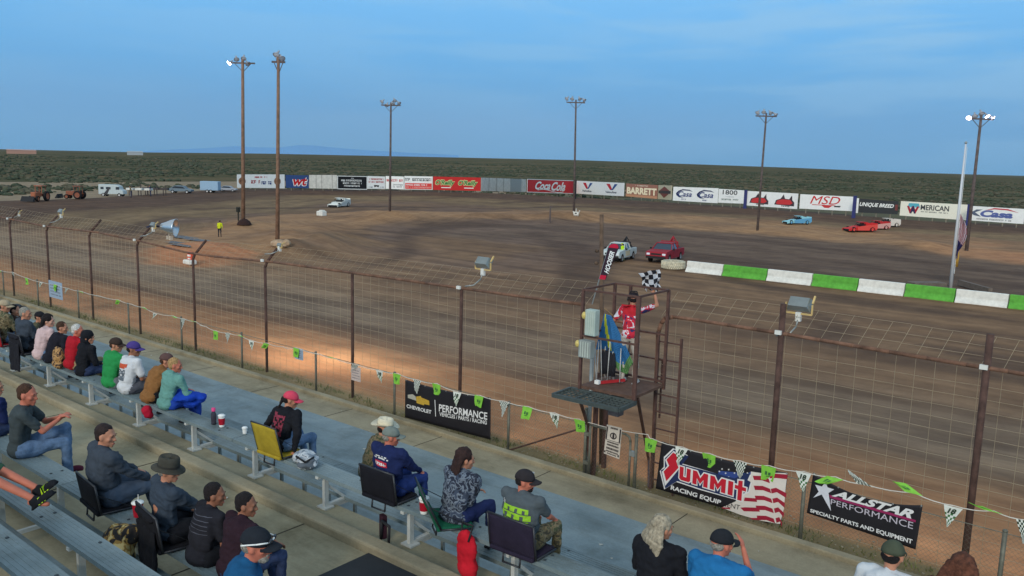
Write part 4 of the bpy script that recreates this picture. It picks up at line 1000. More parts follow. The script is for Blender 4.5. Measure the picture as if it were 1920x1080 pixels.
# 3 allstar banner
z6 = lambda x, y: (1500+x/6, 860+y/6)
bn = Banner('banner', 'black banner with a long-tailed silver star and white Allstar lettering, right of a low post', [z6(75, 610), z6(1300, 1022), z6(1382, 522), z6(150, 155)], m_vinyl, .16)
bn.polypx('star', [z6(*p) for p in [(288, 262), (312, 322), (385, 345), (322, 385), (350, 590), (245, 402), (150, 438), (212, 372), (172, 292), (248, 312)]], mat('print_silver', (214, 216, 224), .5, .05, 8))
bn.textpx('ALLSTAR', z6(355, 418), z6(1275, 682), 82/6, VW, .045, .45, h1=106/6)
bn.polypx('magenta_rule', [z6(*p) for p in [(330, 405), (1305, 690), (1300, 716), (338, 440)]], mat('print_magenta', (150, 40, 90), .6, 0), .006)
bn.textpx('PERFORMANCE', z6(345, 510), z6(1270, 792), 60/6, mat('print_grey', (196, 190, 200), .6, 0), .0, 0, h1=78/6)
bn.textpx('SPECIALTY PARTS AND EQUIPMENT', z6(115, 606), z6(1262, 968), 46/6, VW, .03, 0, h1=62/6)

# ================================================================== PENNANT STRING
t = thing('pennant_string', 'long white cord of green and checked pennants strung along the low fence', 'pennants', (0, YS-.07, 0))
pxl = [(0, 507), (24, 510), (50, 521), (78, 529), (104, 533), (126, 540), (152, 546), (187, 555), (222, 562), (246, 570), (270, 576), (292, 587), (325, 592), (344, 597), (367, 603), (386, 612), (405, 620), (428, 624), (450, 628), (472, 638), (500, 643), (530, 650), (556, 652), (600, 664), (628, 672), (668, 683), (712, 694), (745, 700), (783, 712), (819, 719), (858, 734), (899, 741), (946, 752), (990, 762), (1040, 774), (1087, 786), (1104, 792), (1215, 815), (1222, 822), (1279, 838), (1330, 850), (1388, 864), (1442, 873), (1507, 884), (1567, 894), (1622, 908), (1714, 924), (1788, 948), (1864, 958), (1925, 975), (2010, 1000)]
pz = [GY(x, y, YS-.07) for x, y in pxl]
mb = MB()
for a, b in zip(pz[:-1], pz[1:]):
    n_ = 4
    for k in range(n_):
        p, q = a.lerp(b, k/n_), a.lerp(b, (k+1)/n_); s1, s2 = -.03*4*(k/n_)*(1-k/n_), -.03*4*((k+1)/n_)*(1-(k+1)/n_)
        mb.cyl((p.x, 0, p.z+s1), (q.x, 0, q.z+s2), .008, n=5)
mb.build('cord', mat('cord_white', (214, 208, 196), .8, .1, 20), t)
PG = mat('pennant_green', (132, 200, 70), .6, .1, 10); PW = mat('pennant_white', (220, 224, 214), .6, .05, 10); PK = mat('pennant_black', (40, 60, 44), .6, 0); PDK = mat('pennant_dark_green', (60, 110, 60), .6, 0)
def pennant(p, kind, flip, rnd):
    a = rnd.uniform(-.35, .35); sw = rnd.uniform(-.25, .25); wd = .13; tilt = flip
    def f(u, v):   # u -1..1 across, v 0..1 down
        x = u*wd; z = -v*.33; y = -.015-.10*v*math.sin(sw*3)-.03*math.sin(3*u+v*4+a*9)*v
        z, x = z*math.cos(tilt)-x*math.sin(tilt)*0, x*math.cos(a*.4)+(-z)*math.sin(tilt)
        return Vector((p.x+x, y, p.z-.012+z-a*.0))
    mb = MB()
    if kind == 'g':
        n = 6; ff = lambda u, v: f(u*(1-.22*v), v*.78)
        for i in range(n):
            for j in range(n):
                mb.cur = 0; mb.quad(ff(-1+2*i/n, j/n), ff(-1+2*(i+1)/n, j/n), ff(-1+2*(i+1)/n, (j+1)/n), ff(-1+2*i/n, (j+1)/n))
        mb.cur = 1
        for u0, u1, v0, v1 in ((-.4, -.08, .35, .6), (.05, .4, .4, .62), (-.25, .3, .66, .72)): mb.add([ff(u, v)+Vector((0, -.005, 0)) for u, v in ((u0, v0), (u1, v0), (u1, v1), (u0, v1))], [(0, 1, 2, 3)])
        o = mb.build('green_pennant', [PG, PDK], t, fix=False)
    else:
        n = 9
        for j in range(n):
            m_ = n
            for i in range(m_):
                u0, u1 = -1+2*i/m_, -1+2*(i+1)/m_; v0, v1 = j/n, (j+1)/n
                w0, w1 = 1-v0*.96, 1-v1*.96
                if kind == 'c': mb.cur = 1 if (i+j) % 2 else 0
                else: mb.cur = 2 if ((i+j*2) % 5 in (0, 1)) and j > 2 else 0
                mb.quad(f(u0*w0, v0), f(u1*w0, v0), f(u1*w1, v1), f(u0*w1, v1))
        if kind == 's':
            mb.cur = 1; text_on(mb, '18', lambda u, v: f(-.45+.9*u, .36-.26*v)+Vector((0, -.006, 0)), .05, .2)
        o = mb.build('checked_pennant' if kind == 'c' else 'striped_pennant', [PW, PK, PDK], t, fix=False)
    return o
seq = 'gscg'; rnd = random.Random(12); special = {}
order = {712: 's', 745: 'g', 783: 'c', 819: 'g', 858: 's', 899: 'g', 946: 'c', 990: 'g', 1040: 's', 1087: 'g', 1222: 'g', 1279: 's', 1330: 'g', 1388: 'c', 1442: 'g', 1507: 's', 1567: 'g', 1622: 'c', 1714: 'g', 1788: 's', 1864: 'g', 1925: 'c', 2010: 'g'}
for i, ((x, y), p) in enumerate(zip(pxl, pz)):
    if x in (1104, 1215): continue
    k = order.get(x, 'gcgs'[i % 4]); fl = {1622: -2.2, 1714: -2.0, 1567: -1.0, 1864: -1.7}.get(x, rnd.uniform(-.15, .15) if x > 700 else rnd.choice([-1.6, 1.5, .3, -.8, 0]))
    pennant(p, k, fl, rnd)
# ================================================================== FLAG STAND
m_fs = mat('stand_steel', (92, 66, 58), .7, .25, 6); m_deck = mat('deck_plate', (98, 74, 62), .8, .2, 8); m_grate = mat('grate_steel', (72, 80, 78), .6, .15, 8)
ZP = 2.2
nl, nr_, fr_, fl_ = [GZ(*p, ZP) for p in ((1087, 722), (1189, 744), (1218, 722), (1147, 702))]
# square it up
ax = (nr_-nl); ax.z = 0; Wd = ax.length; ax.normalize(); ay = Vector((-ax.y, ax.x, 0))
Dp = 1.15
def fsP(u, v, z): return nl + ax*(u*Wd) + ay*(v*Dp) + Vector((0, 0, z-ZP))
O = Vector((nl.x, nl.y, 0))
t = thing('flag_stand', 'rusty steel cage platform raised over the fence where the flagman stands', 'flag stand', O)
L_ = lambda u, v, z: fsP(u, v, z)-O
ztop = hz(fsP(0, 0, ZP), 543)
print('flagstand', nl, nr_, fr_, fl_, 'W', Wd, 'top', ztop)
mb = MB(); mb.prism([L_(0, 0, ZP-.05), L_(1, 0, ZP-.05), L_(1, 1, ZP-.05), L_(0, 1, ZP-.05)], (0, 0, .05)); mb.build('deck', m_deck, t)
for u, v in ((0, 0), (1, 0), (1, 1), (0, 1)):
    mb = MB(); mb.box(L_(u, v, (ZP+ztop)/2-.05), (.05 if (u, v) != (1, 0) else .075, .05, ztop-ZP+.1)); mb.build('corner_post', m_fs, t)
for nm, z in (('top_rail', ztop), ('mid_rail', ZP+.95)):
    for a, b in (((0, 0), (1, 0)), ((1, 0), (1, 1)), ((1, 1), (0, 1)), ((0, 1), (0, 0))):
        if nm == 'mid_rail' and a == (1, 0): continue
        mb = MB(); mb.bar(L_(*a, z), L_(*b, z), .035, .035); mb.build(nm, m_fs, t)
mb = MB(); mb.bar(L_(.30, 1, ZP), L_(.30, 1, ztop), .05); mb.bar(L_(0, 1, ZP+.05), L_(1, 1, ZP+.05), .04); mb.bar(L_(.86, 1.0, ZP), L_(.86, 1.0, ZP+.95), .03); mb.build('stile', m_fs, t)
# grated walkway at the near side
mb = MB(); y0, y1 = -.62, -.02
gz = ZP-.1
c4 = [L_(-.16, y0/Dp, gz), L_(1.04, y0/Dp, gz), L_(1.04, y1/Dp, gz), L_(-.16, y1/Dp, gz)]
for a, b in ((0, 1), (1, 2), (2, 3), (3, 0)): mb.bar(c4[a], c4[b], .05, .07)
for k in range(1, 5): mb.bar(c4[0].lerp(c4[3], k/5), c4[1].lerp(c4[2], k/5), .008, .03)
for k in range(1, 14): mb.bar(c4[0].lerp(c4[1], k/14), c4[3].lerp(c4[2], k/14), .006, .02)
mb.bar(c4[0].lerp(c4[1], .33), c4[3].lerp(c4[2], .33), .03, .05); mb.bar(c4[0].lerp(c4[1], .66), c4[3].lerp(c4[2], .66), .03, .05)
mb.build('grate', m_grate, t)
# legs and braces
b1 = GZ(1105, 893, 0); b2 = GZ(1112, 878, 0)
mb = MB(); p = L_(.02, -.1, ZP-.1); q = GY(1103, 800, YS+.1)-O; mb.bar(p, q, .05); mb.bar(q, GZ(1104, 892, 0)-O, .06); mb.build('leg', m_fs, t)
mb = MB(); p = L_(.96, .2, ZP-.1); mb.bar(p, GZ(1203, 868, 0)-O+Vector((0, .3, 0)), .05); mb.bar(GZ(1203, 868, 0)-O+Vector((0, .3, 0)), GZ(1216, 915, 0)-O, .04); mb.build('leg', m_fs, t)
for q in (GZ(1106, 893, 0)-O+Vector((0, .12, 0)), GZ(1117, 884, 0)-O+Vector((0, .3, 0))):
    mb = MB(); q = Vector((q.x, q.y, ZP-.05)); mb.bar(Vector((q.x, q.y, 0)), q, .075); mb.build('leg', m_fs, t)
mb = MB(); q = GZ(1101, 892, 0)-O; mb.cyl((q.x, q.y, 0), (q.x, q.y, ZP+.3), .04, n=8); mb.build('conduit', m_steel, t, smooth=True)
mb = MB(); q = L_(.52, .3, ZP-.35); mb.box(q, (.22, .2, .36)); mb.build('junction_box', mat('box_grey', (92, 88, 90), .7, .1, 8), t)
# tool rack: spare flag staffs standing at the left side
mb = MB(); rr = random.Random(4)
for k in range(11):
    q = L_(.05+.04*k, .35+.3*rr.random(), ZP+.03); mb.cyl(q, q+Vector((rr.uniform(-.05, .05), rr.uniform(-.05, .05), rr.uniform(.55, .8))), .010, n=6)
mb.build('flag_staffs', mat('staff_pale', (190, 190, 186), .6, .2, 6), t, smooth=True)
mb = MB()
for k in range(5):
    q = L_(.12+.05*k, .5, ZP+.12+.1*rr.random()); pts = [q+Vector((.06*math.cos(a)*w_, .05*math.sin(a)*w_, z)) for z, w_ in ((.45, .4), (.2, 1), (0, .8)) for a in np.linspace(0, 6.28, 7)[:-1]]
    mb.loft([pts[0:6], pts[6:12], pts[12:18]])
mb.build('furled_flags', mat('furled_dark', (38, 38, 44), .9, .1, 6), t, smooth=True)
mb = MB(); mb.bar(L_(.2, .25, ZP+.03), L_(.48, .62, ZP+.06), .05, .05); mb.build('red_bar', mat('red_tool', (170, 40, 44), .6, .1, 8), t)
mb = MB(); mb.box(L_(.2, .22, ZP+.05), (.09, .07, .07)); mb.build('clamp_lamp', m_white, t)
# the steel fence end post + ladder
lb0 = GZ(1217, 916, 0); 
t = thing('ladder', 'rusty steel ladder fixed behind the end post of the right catch fence', 'ladder', lb0)
zl = hz(lb0, 612)
for k, xx in enumerate((0.03, .52)):
    mb = MB(); mb.bar((xx, 0, 0), (xx, 0, zl*(.95 if k else .97)), .045 if k else .05, .04); mb.build('side_rail', m_fs, t)
for k in range(9):
    mb = MB(); z = .22+k*.345
    if z < zl: mb.bar((.03, 0, z), (.52, 0, z), .025); mb.build('rung', m_fs, t)
mb = MB(); mb.bar((-.9, .3, zl*.78), (-.02, .3, zl*.78), .03); mb.bar((-.02, .3, zl*.78), (-.02, .3, zl*.42), .03); mb.build('handrail', m_fs, t)
# tall timber post behind the stand
P = GZ(1109, 880, 0); P = Vector((P.x, 14.35, 0)); T = GY(1128, 402, 14.35)
mb = MB(); mb.cyl((0, 0, -.2), (T.x-P.x, 0, T.z), .055, .042, 10); mb.cyl((T.x-P.x-.02, -.06, T.z-.75), (T.x-P.x-.02, -.12, T.z-.75), .035, n=8); mb.cyl((T.x-P.x-.02, -.06, T.z-1.0), (T.x-P.x-.02, -.12, T.z-1.0), .035, n=8)
o = mb.build('timber_post', mat('timber_dark', (104, 84, 68), .9, .3, 5), smooth=True); o.location = P; tag(o, 'dark timber post rising above the left side of the flag stand', 'post')
# control boxes
for lab, (x0, y0, x1, y1), dy, cc in (('pale green-grey signal box hung on the upper left rail of the flag stand', (1100, 582, 1121, 627), -.03, (176, 190, 178)), ('small grey switch box on the lower left corner of the flag stand', (1088, 640, 1112, 668), -.03, (150, 156, 150))):
    yy = nl.y+dy; a = GY(x0, y1, yy); b = GY(x1, y0, yy); t = thing('control_box', lab, 'box', a)
    mb = MB(); W0, H0 = b.x-a.x, b.z-a.z; mb.box((W0/2, .0, H0/2), (W0, .16, H0)); o = mb.build('case', mat('case_%d' % cc[0], cc, .5, .08, 6), t)
    md = o.modifiers.new('b', 'BEVEL'); md.width = .012; md.segments = 2
    mb = MB(); 
    for k in range(4): mb.box((W0*(.2+.2*k), -.085, H0*.5), (W0*.06, .012, H0*.86))
    mb.build('cover_ribs', mat('case_light', (196, 204, 192), .5, .05, 6), t)
    if W0 > .15: mb = MB(); mb.ell((-.03, -.06, H0*.75), (.05, .05, .07), 10, 6); mb.build('amber_lamp', mat('amber', (214, 190, 110), .3, 0), t, smooth=True)
# red feather banner on a pole
yb = nl.y+Dp
a = GY(1131, 524, yb); b = GY(1150, 458, yb); t = thing('feather_banner', 'leaning red and black feather banner with white lettering above the flag stand', 'banner', a)
mb = MB(); dz = b-a; sd = Vector((1, 0, 0)); ed = []
pts = [Vector((0, 0, 0))-sd*.09, Vector((0, 0, 0))+sd*.05, dz*.93+sd*.14, dz*1.0+sd*.1, dz*1.02+sd*.02, dz*.98-sd*.06, dz*.9-sd*.09]
mb.prism(pts, (0, .01, 0)); mb.build('cloth', mat('feather_dark', (56, 36, 48), .7, .1, 5), t)
mb = MB(); mb.add([p+Vector((0, -.006, 0)) for p in (pts[6], dz*.90+sd*.13, pts[2], pts[3], pts[4], pts[5])], [(0, 1, 2, 3, 4, 5)]); mb.build('red_end', mat('feather_red', (196, 30, 60), .7, .05, 5), t)
mb = MB(); mb.add([p+Vector((0, -.006, 0)) for p in (pts[0], pts[1], pts[1]+dz*.12, pts[0]+dz*.12)], [(0, 1, 2, 3)]); mb.build('red_end', MATS['feather_red'], t)
mb = MB(); u_ = dz.normalized(); w_ = Vector((u_.z, 0, -u_.x))
text_on(mb, 'HOOSIER', lambda u, v: dz*(.2+.62*u)-w_*(.055*(v-.5)*2-.03)*1+Vector((0, -.008, 0)), .03, .2); mb.build('lettering', m_white, t)
mb = MB(); mb.cyl(Vector((-.1, .02, 0))-dz.normalized()*.55, dz*.98-sd*.1+Vector((0, .02, 0)), .012, n=6); mb.build('staff', m_steel, t)

# ================================================================== FLOODLIGHTS ON THE FENCE
m_yel = mat('lamp_yoke_yellow', (206, 176, 116), .6, .1, 8); m_glass = mat('lamp_glass', (120, 128, 126), .15, .1, 4, spec=.8)
def fence_flood(label, x, y, size, arm_to=None):
    P = GY(x, y, YF+.35); s = size; t = thing('floodlight', label, 'floodlight', P)
    M = Matrix.Rotation(D2R(-38), 3, 'X')
    mb = MB(); bx = [Vector((a*s*.5, c*s*.16, d*s*.28)) for a in (-1, 1) for c in (-1, 1) for d in (-1, 1)]
    bx = [Vector((p.x*(1 if p.y < 0 else .8), p.y, p.z*(1 if p.y < 0 else .8))) for p in bx]
    mb.add([M @ Vector((p.x, -p.y, p.z)) for p in bx], [(0, 1, 3, 2), (4, 6, 7, 5), (0, 4, 5, 1), (2, 3, 7, 6), (0, 2, 6, 4), (1, 5, 7, 3)]); mb.build('housing', m_glass, t)
    mb = MB(); w = s*.55; mb.bar((-w, 0, 0), (-w, 0, -s*.42), .03, .025); mb.bar((w, 0, 0), (w, 0, -s*.42), .03, .025); mb.bar((-w, 0, -s*.42), (w, 0, -s*.42), .035, .03); mb.bar((w, 0, .02), (w, .1, s*.34), .03); mb.build('yoke', m_yel, t)
    mb = MB(); mb.box((0, 0, -s*.56), (.09, .07, .16)); mb.build('knuckle', m_cap, t)
    mb = MB(); mb.tube([Vector((0, 0, -s*.6)), Vector((0, -.08, -s*.95)), Vector((-.05, -.26, -s*1.25)), Vector((-.25, -.33, -s*1.35))], .016, 6); mb.build('conduit', m_steel, t, smooth=True)
fence_flood('floodlight with pale yellow yoke on a curved conduit above the middle of the left fence', 906, 491, .42)
fence_flood('floodlight with bright yellow yoke above the straight post right of the flag stand', 1499, 569, .42)
fence_flood('small floodlight on the bent tip of the second fence post from the left edge', 114, 396, .34)
fence_flood('small pale floodlight on the bent tip of the leftmost fence post', 35, 397, .2)
fence_flood('tiny pale floodlight on the bent post tip in front of the rock heap', 524, 459, .20)
fence_flood('slim twin floodlight box beside the large silver horn lamp', 287, 421, .30)
P = GY(316, 426, YF+.7); t = thing('horn_lamp', 'large shiny silver bell reflector carried on an arm over the left catch fence', 'lamp', P)
axv = Vector((math.cos(YAW), math.sin(YAW), -.05)).normalized()
mb = MB(); mb.lathe(-axv*.30, [(.03, 0), (.06, .02), (.12, .06), (.17, .2), (.24, .34), (.30, .52), (.31, .55), (.29, .55), (.22, .36), (.13, .1), (.01, .05)], 28, axv); mb.build('reflector', mat('chrome', (206, 210, 212), .34, 0, metal=.9), t, smooth=True)
mb = MB(); mb.cyl(-axv*.3, -axv*.62, .035, .03, 8); mb.bar(-axv*.6, Vector((-.55, -.5, -.02)), .05); mb.build('arm', mat('arm_blue', (40, 44, 70), .6, .1), t)
mb = MB(); mb.box((-.02, 0, -.36), (.14, .1, .12)); mb.box((.14, 0, -.36), (.08, .1, .14)); mb.bar((.02, 0, -.3), (.02, 0, -.1), .03); mb.build('ballast_box', mat('ballast', (206, 190, 170), .6, .1), t)
# ================================================================== INFIELD THINGS
P = GT(356, 496); t = thing('marker_block', 'orange-red marker board standing on a white concrete block at the inner track corner', 'marker', P)
s_ = (P-CAM).dot(Fv)/FPX*1.15
mb = MB(); mb.box((0, 0, 4*s_), (22*s_, 14*s_, 8*s_)); o = mb.build('block', m_bw, t); md = o.modifiers.new('b', 'BEVEL'); md.width = .08
mb = MB(); mb.box((2*s_, 0, 14*s_), (13*s_, 3*s_, 14*s_)); mb.build('board', mat('marker_orange', (214, 92, 66), .7, .1, 4), t)
mb = MB(); mb.box((2*s_, -1.6*s_, 15*s_), (8*s_, .1, 3*s_)); mb.box((2*s_, -1.6*s_, 10*s_), (6*s_, .1, 2*s_)); mb.build('stripe', m_white, t)
P = GT(603, 405); mb = MB(); mb.box((0, 0, .3), (1.1, .8, .6)); mb.box((.1, 0, .66), (.7, .6, .16)); o = mb.build('concrete_block', m_bw); o.location = P; md = o.modifiers.new('b', 'BEVEL'); md.width = .08; tag(o, 'small white block alone on the dirt below the white race car', 'block')
P = GT(1080, 405); t = thing('timing_sign', 'small white lamp sign on a leaning tripod at the foot of a light pole', 'sign', P); s_ = (P-CAM).dot(Fv)/FPX
mb = MB(); mb.box((0, 0, 5*s_), (10*s_, 2*s_, 6*s_)); mb.build('panel', m_bw, t)
for dx, dz_ in ((-7, 9), (8, 11), (0, 14)):
    mb = MB(); mb.bar((dx*.5*s_, 0, 0), (dx*s_, 0, dz_*s_), s_*1.4); mb.build('leg', m_white2, t)
mb = MB(); mb.box((0, 0, 5*s_), (4*s_, 2.4*s_, 2*s_)); mb.build('mark', BLK, t)
P = GT(1031, 418); s_ = (P-CAM).dot(Fv)/FPX; mb = MB(); mb.cyl((0, 0, 0), (0, 0, 32*s_), .12, .09, 8); mb.bar((0, 0, 30*s_), (5*s_, 0, 31*s_), .1); o = mb.build('short_post', m_wood2); o.location = P; tag(o, 'short dark post with a tiny arm on the infield island left of the flag stand', 'post')
P = GT(458, 421); mb = MB(); mb.lathe((0, 0, 0), [(.75, 0), (.6, .3), (.3, .55), (.01, .6)], 12); o = mb.build('cable_drum', mat('drum_dark', (52, 34, 30), .9, .2, 4), smooth=True); o.location = P; tag(o, 'dark rounded lump of cable at the foot of the leftmost light pole', 'cable')
P = GT(447, 414); mb = MB(); mb.cyl((0, 0, 0), (0, 0, .9), .07, n=8); mb.box((0, 0, 1.15), (.3, .3, .5)); o = mb.build('meter_box', mat('meter_dark', (50, 50, 44), .8, .1)); o.location = P; tag(o, 'dark electric box on a short post beside the leftmost light pole', 'box')
P = GT(524, 462); mb = MB(); mb.ell((0, 0, .2), (.9, .6, .35), 10, 5); mb.ell((.6, .2, .3), (.4, .3, .3), 8, 5); o = mb.build('rock_pile', mat('rock_tan', (176, 150, 122), .95, .25, 3, bump=.5)); o.location = P; tag(o, 'pale rock heap at the foot of the tall second light pole', 'rocks')
for lab, (x0, y0, x1, y1) in (('weathered grey board lying on the ground behind the green barrier blocks', (1706, 533, 1766, 541)), ('long thin weathered rail lying behind the right end of the barrier', (1798, 536, 1856, 553))):
    a, b = GT(x0, y1 if x0 < 1750 else y0), GT(x1, y1); mb = MB(); c = b-a; mb.bar(Vector((0, 0, .25)), Vector((c.x, c.y, c.z+.25)), .9 if x0 < 1750 else .25, .35); o = mb.build('weathered_board', mat('board_grey', (112, 100, 90), .9, .2, 2)); o.location = a; tag(o, lab, 'board')

# ================================================================== VEHICLES
m_tyre = mat('tyre_rubber', (34, 32, 32), .9, .1, 8); m_glass2 = mat('car_glass', (44, 56, 68), .08, 0, spec=.8); m_rim = mat('wheel_rim', (176, 176, 176), .4, .05, metal=.6); m_blk = mat('plastic_black', (34, 34, 36), .6, 0)
def wheel(t, x, y, r, w, side, rimmat=None):
    mb = MB(); mb.lathe((x, y-w/2*1, r), [(r*.62, 0), (r*.92, 0), (r, w*.15), (r, w*.85), (r*.92, w), (r*.62, w)], 20, (0, 1, 0)); o = mb.build('wheel', m_tyre, t, smooth=True)
    mb = MB(); mb.lathe((x, y+side*(w/2-.03), r), [(.01, .0), (r*.25, .01), (r*.5, -.02), (r*.62, .02)], 16, (0, side, 0)); mb.build('rim', rimmat or m_rim, o, smooth=True)
def pickup(label, px, py, head, paint, lower=None, tow=True, L=5.3, W=1.95, sc=1.0):
    P = GT(px, py); t = thing('pickup_truck', label, 'pickup truck', P, head); t.scale = (sc,)*3
    x = lambda q: q
    # body side profile (x forward), with wheel arches
    def arch(cx, r, n=7): return [(cx+r*math.cos(a), .38+r*math.sin(a)) for a in np.linspace(0, math.pi, n)]
    prof = [(2.6, .45), (2.66, .7), (2.62, .95), (2.5, 1.06), (1.15, 1.16), (.95, 1.16), (-.75, 1.16), (-2.55, 1.14), (-2.62, .9), (-2.6, .5)] + [(-2.1, .42)] + list(reversed(arch(-1.6, .44))) + [(-1.1, .36), (1.15, .36)] + list(reversed(arch(1.62, .44))) + [(2.12, .42)]
    mb = MB(); mb.prism([(a, -W/2, z) for a, z in prof], (0, W, 0)); o = mb.build('body', paint, t); md = o.modifiers.new('b', 'BEVEL'); md.width = .05; md.segments = 2; md.limit_method = 'ANGLE'
    # cab greenhouse
    b_, tt = W/2-.06, W/2-.26
    base = [(1.1, -b_), (1.1, b_), (-.72, b_), (-.72, -b_)]; topp = [(.42, -tt), (.42, tt), (-.58, tt), (-.58, -tt)]
    mb = MB(); mb.loft([[Vector((a, y, 1.14)) for a, y in base], [Vector((a, y, 1.66)) for a, y in topp]]); mb.build('windows', m_glass2, t)
    mb = MB(); mb.box((-.08, 0, 1.69), (1.06, 2*tt+.06, .07))
    for (a, y), (c, d) in zip(base, topp): mb.bar((a, y*1.005, 1.15), (c, d*1.01, 1.68), .07)
    mb.bar((.2, b_*1.0, 1.15), (.12, tt*1.01, 1.68), .06); mb.bar((.2, -b_*1.0, 1.15), (.12, -tt*1.01, 1.68), .06)
    o = mb.build('roof', paint, t); 
    mb = MB(); mb.box((-1.68, 0, 1.12), (1.6, W-.28, .10)); mb.build('bed', m_blk, t)
    mb = MB(); mb.box((2.64, 0, .55), (.14, W-.1, .2)); mb.box((2.62, 0, .82), (.06, W*.5, .2)); mb.build('bumper', m_blk, t)
    for s in (-1, 1):
        mb = MB(); mb.box((2.62, s*.74, .84), (.07, .3, .17)); mb.build('headlight', m_lens, t)
        mb = MB(); mb.box((.15, s*(W/2+.012), .76), (1.2, .012, .5)); 
        d = mb.build('door', lower or paint, t)
        mb = MB(); mb.box((-.3, s*(W/2+.03), .98), (.16, .03, .04)); mb.build('handle', m_blk, d)
        mb = MB(); mb.box((.95, s*(W/2+.12), 1.22), (.12, .2, .16)); mb.build('mirror', m_blk, t)
        for cx in (1.62, -1.6): wheel(t, cx, s*(W/2-.13), .39, .26, s)
    if tow:
        mb = MB(); mb.bar((-1.0, .3, 1.15), (-2.1, 0, 2.15), .1); mb.bar((-1.0, -.3, 1.15), (-2.1, 0, 2.15), .1); mb.bar((-2.4, .5, 1.15), (-2.1, 0, 2.15), .08); mb.bar((-2.4, -.5, 1.15), (-2.1, 0, 2.15), .08); mb.bar((-1.05, -.8, 1.15), (-1.05, -.8, 1.75), .07); mb.bar((-1.05, .8, 1.15), (-1.05, .8, 1.75), .07); mb.bar((-1.05, -.8, 1.75), (-1.05, .8, 1.75), .1, .08)
        mb.build('tow_boom', paint if tow == 2 else m_blk, t)
    return t
hd = YAW + math.pi + D2R(28)
pickup('white pickup truck with teal tinted cab stopped on the infield, worker at its door', 1160, 487, YAW+math.pi+D2R(63), P_((196, 204, 200)), P_((214, 196, 160)), tow=1, sc=.80)
pickup('red pickup truck parked behind the white one beside the big tyre', 1247, 489, YAW+math.pi+D2R(61), P_((150, 32, 44)), tow=2, sc=.86)
def racecar(label, px, py, head, c1, c2, number=True, sc=1.0, late=True):
    P = GT(px, py); t = thing('race_car', label, 'race car', P, head); t.scale = (sc, sc, sc*1.15)
    # wedge-shaped dirt car: nose, open front wheels, slab sides, sail panels, rear deck with spoiler
    W = 1.9
    mb = MB()
    prof = [(2.35, .18), (2.4, .36), (1.9, .52), (.9, .68), (.7, .70), (-1.9, .98), (-2.35, 1.0), (-2.35, .45), (-2.2, .2)]
    mb.prism([(a, -W/2+.12, z) for a, z in prof], (0, W-.24, 0)); o = mb.build('body', c1, t); md = o.modifiers.new('b', 'BEVEL'); md.width = .04; md.segments = 2
    for s in (-1, 1):
        mb = MB(); q = [(1.0, .2), (1.05, .66), (.6, .74), (-.2, .86), (-2.4, 1.04), (-2.45, .5), (-2.2, .22), (-1.95, .5), (-1.55, .68), (-1.15, .5), (-1.0, .2)]
        mb.prism([(a, s*(W/2-.06), z) for a, z in q], (0, s*.05, 0)); mb.build('side_panel', c2, t)
        mb = MB(); mb.prism([(a, s*(W/2-.22), z) for a, z in [(-.45, 1.26), (-.75, 1.26), (-2.3, 1.06), (-2.35, .98), (-.5, .86)]], (0, s*.03, 0)); mb.build('sail_panel', c1, t)
        for cx, r in ((1.62, .33), (-1.6, .36)): wheel(t, cx, s*(W/2-.16 if cx > 0 else W/2-.17), r, .28, s, rimmat=c2)
        mb = MB(); mb.bar((.55, s*.66, .74), (.15, s*.58, 1.26), .05); mb.bar((.15, s*.58, 1.24), (-.4, s*.58, 1.24), .05); mb.bar((-.4, s*.6, .84), (-.4, s*.58, 1.26), .05); mb.build('roll_bar', m_blk, t)
        mb = MB(); mb.prism([(a, s*(W/2-.1), z) for a, z in [(2.5, .12), (2.5, .4), (1.2, .62), (1.25, .5), (2.1, .16)]], (0, s*.05, 0)); mb.build('nose_fin', c1, t)
    mb = MB(); mb.box((-.25, 0, 1.285), (1.15, 1.32, .05)); mb.bar((-.8, -.62, 1.26), (-.8, .62, 1.26), .05); o = mb.build('roof', c1, t); md = o.modifiers.new('b', 'BEVEL'); md.width = .02
    mb = MB(); mb.box((-.15, 0, .9), (.9, 1.1, .2)); mb.ell((-.3, .25, 1.06), (.15, .13, .15), 10, 6); mb.build('cockpit', m_blk, t)
    mb = MB(); mb.bar((-2.38, -W/2+.1, 1.02), (-2.5, -W/2+.1, 1.2), .03); mb.box((-2.42, 0, 1.1), (.03, W-.2, .2), Matrix.Rotation(D2R(-15), 3, 'Y')); mb.build('spoiler', c1, t)
    mb = MB(); mb.box((2.42, 0, .26), (.08, 1.5, .2)); mb.box((2.1, 0, .16), (.5, 1.7, .08)); mb.build('bumper', m_blk, t)
    return t
HR = YAW+math.pi
racecar('white dirt race car alone on the far turn below the boards', 636, 388, YAW+math.pi+D2R(76), P_((226, 226, 216)), P_((206, 206, 200)), sc=.92)
racecar('blue and white race car passing under the racing car board', 1494, 420, YAW+math.pi+D2R(12), P_((150, 206, 214)), P_((96, 160, 196)), sc=.72)
racecar('leading red race car of the trio on the back straight', 1612, 434, YAW+math.pi+D2R(12), P_((204, 44, 44)), P_((220, 80, 70)), sc=.76)
racecar('red and white race car tucked between the leading red car and the white one', 1640, 430, YAW+math.pi+D2R(14), P_((190, 50, 50)), P_((214, 160, 150)), sc=.74)
racecar('white race car at the tail of the trio on the back straight', 1660, 425, YAW+math.pi+D2R(16), P_((222, 210, 196)), P_((226, 214, 200)), sc=.74)
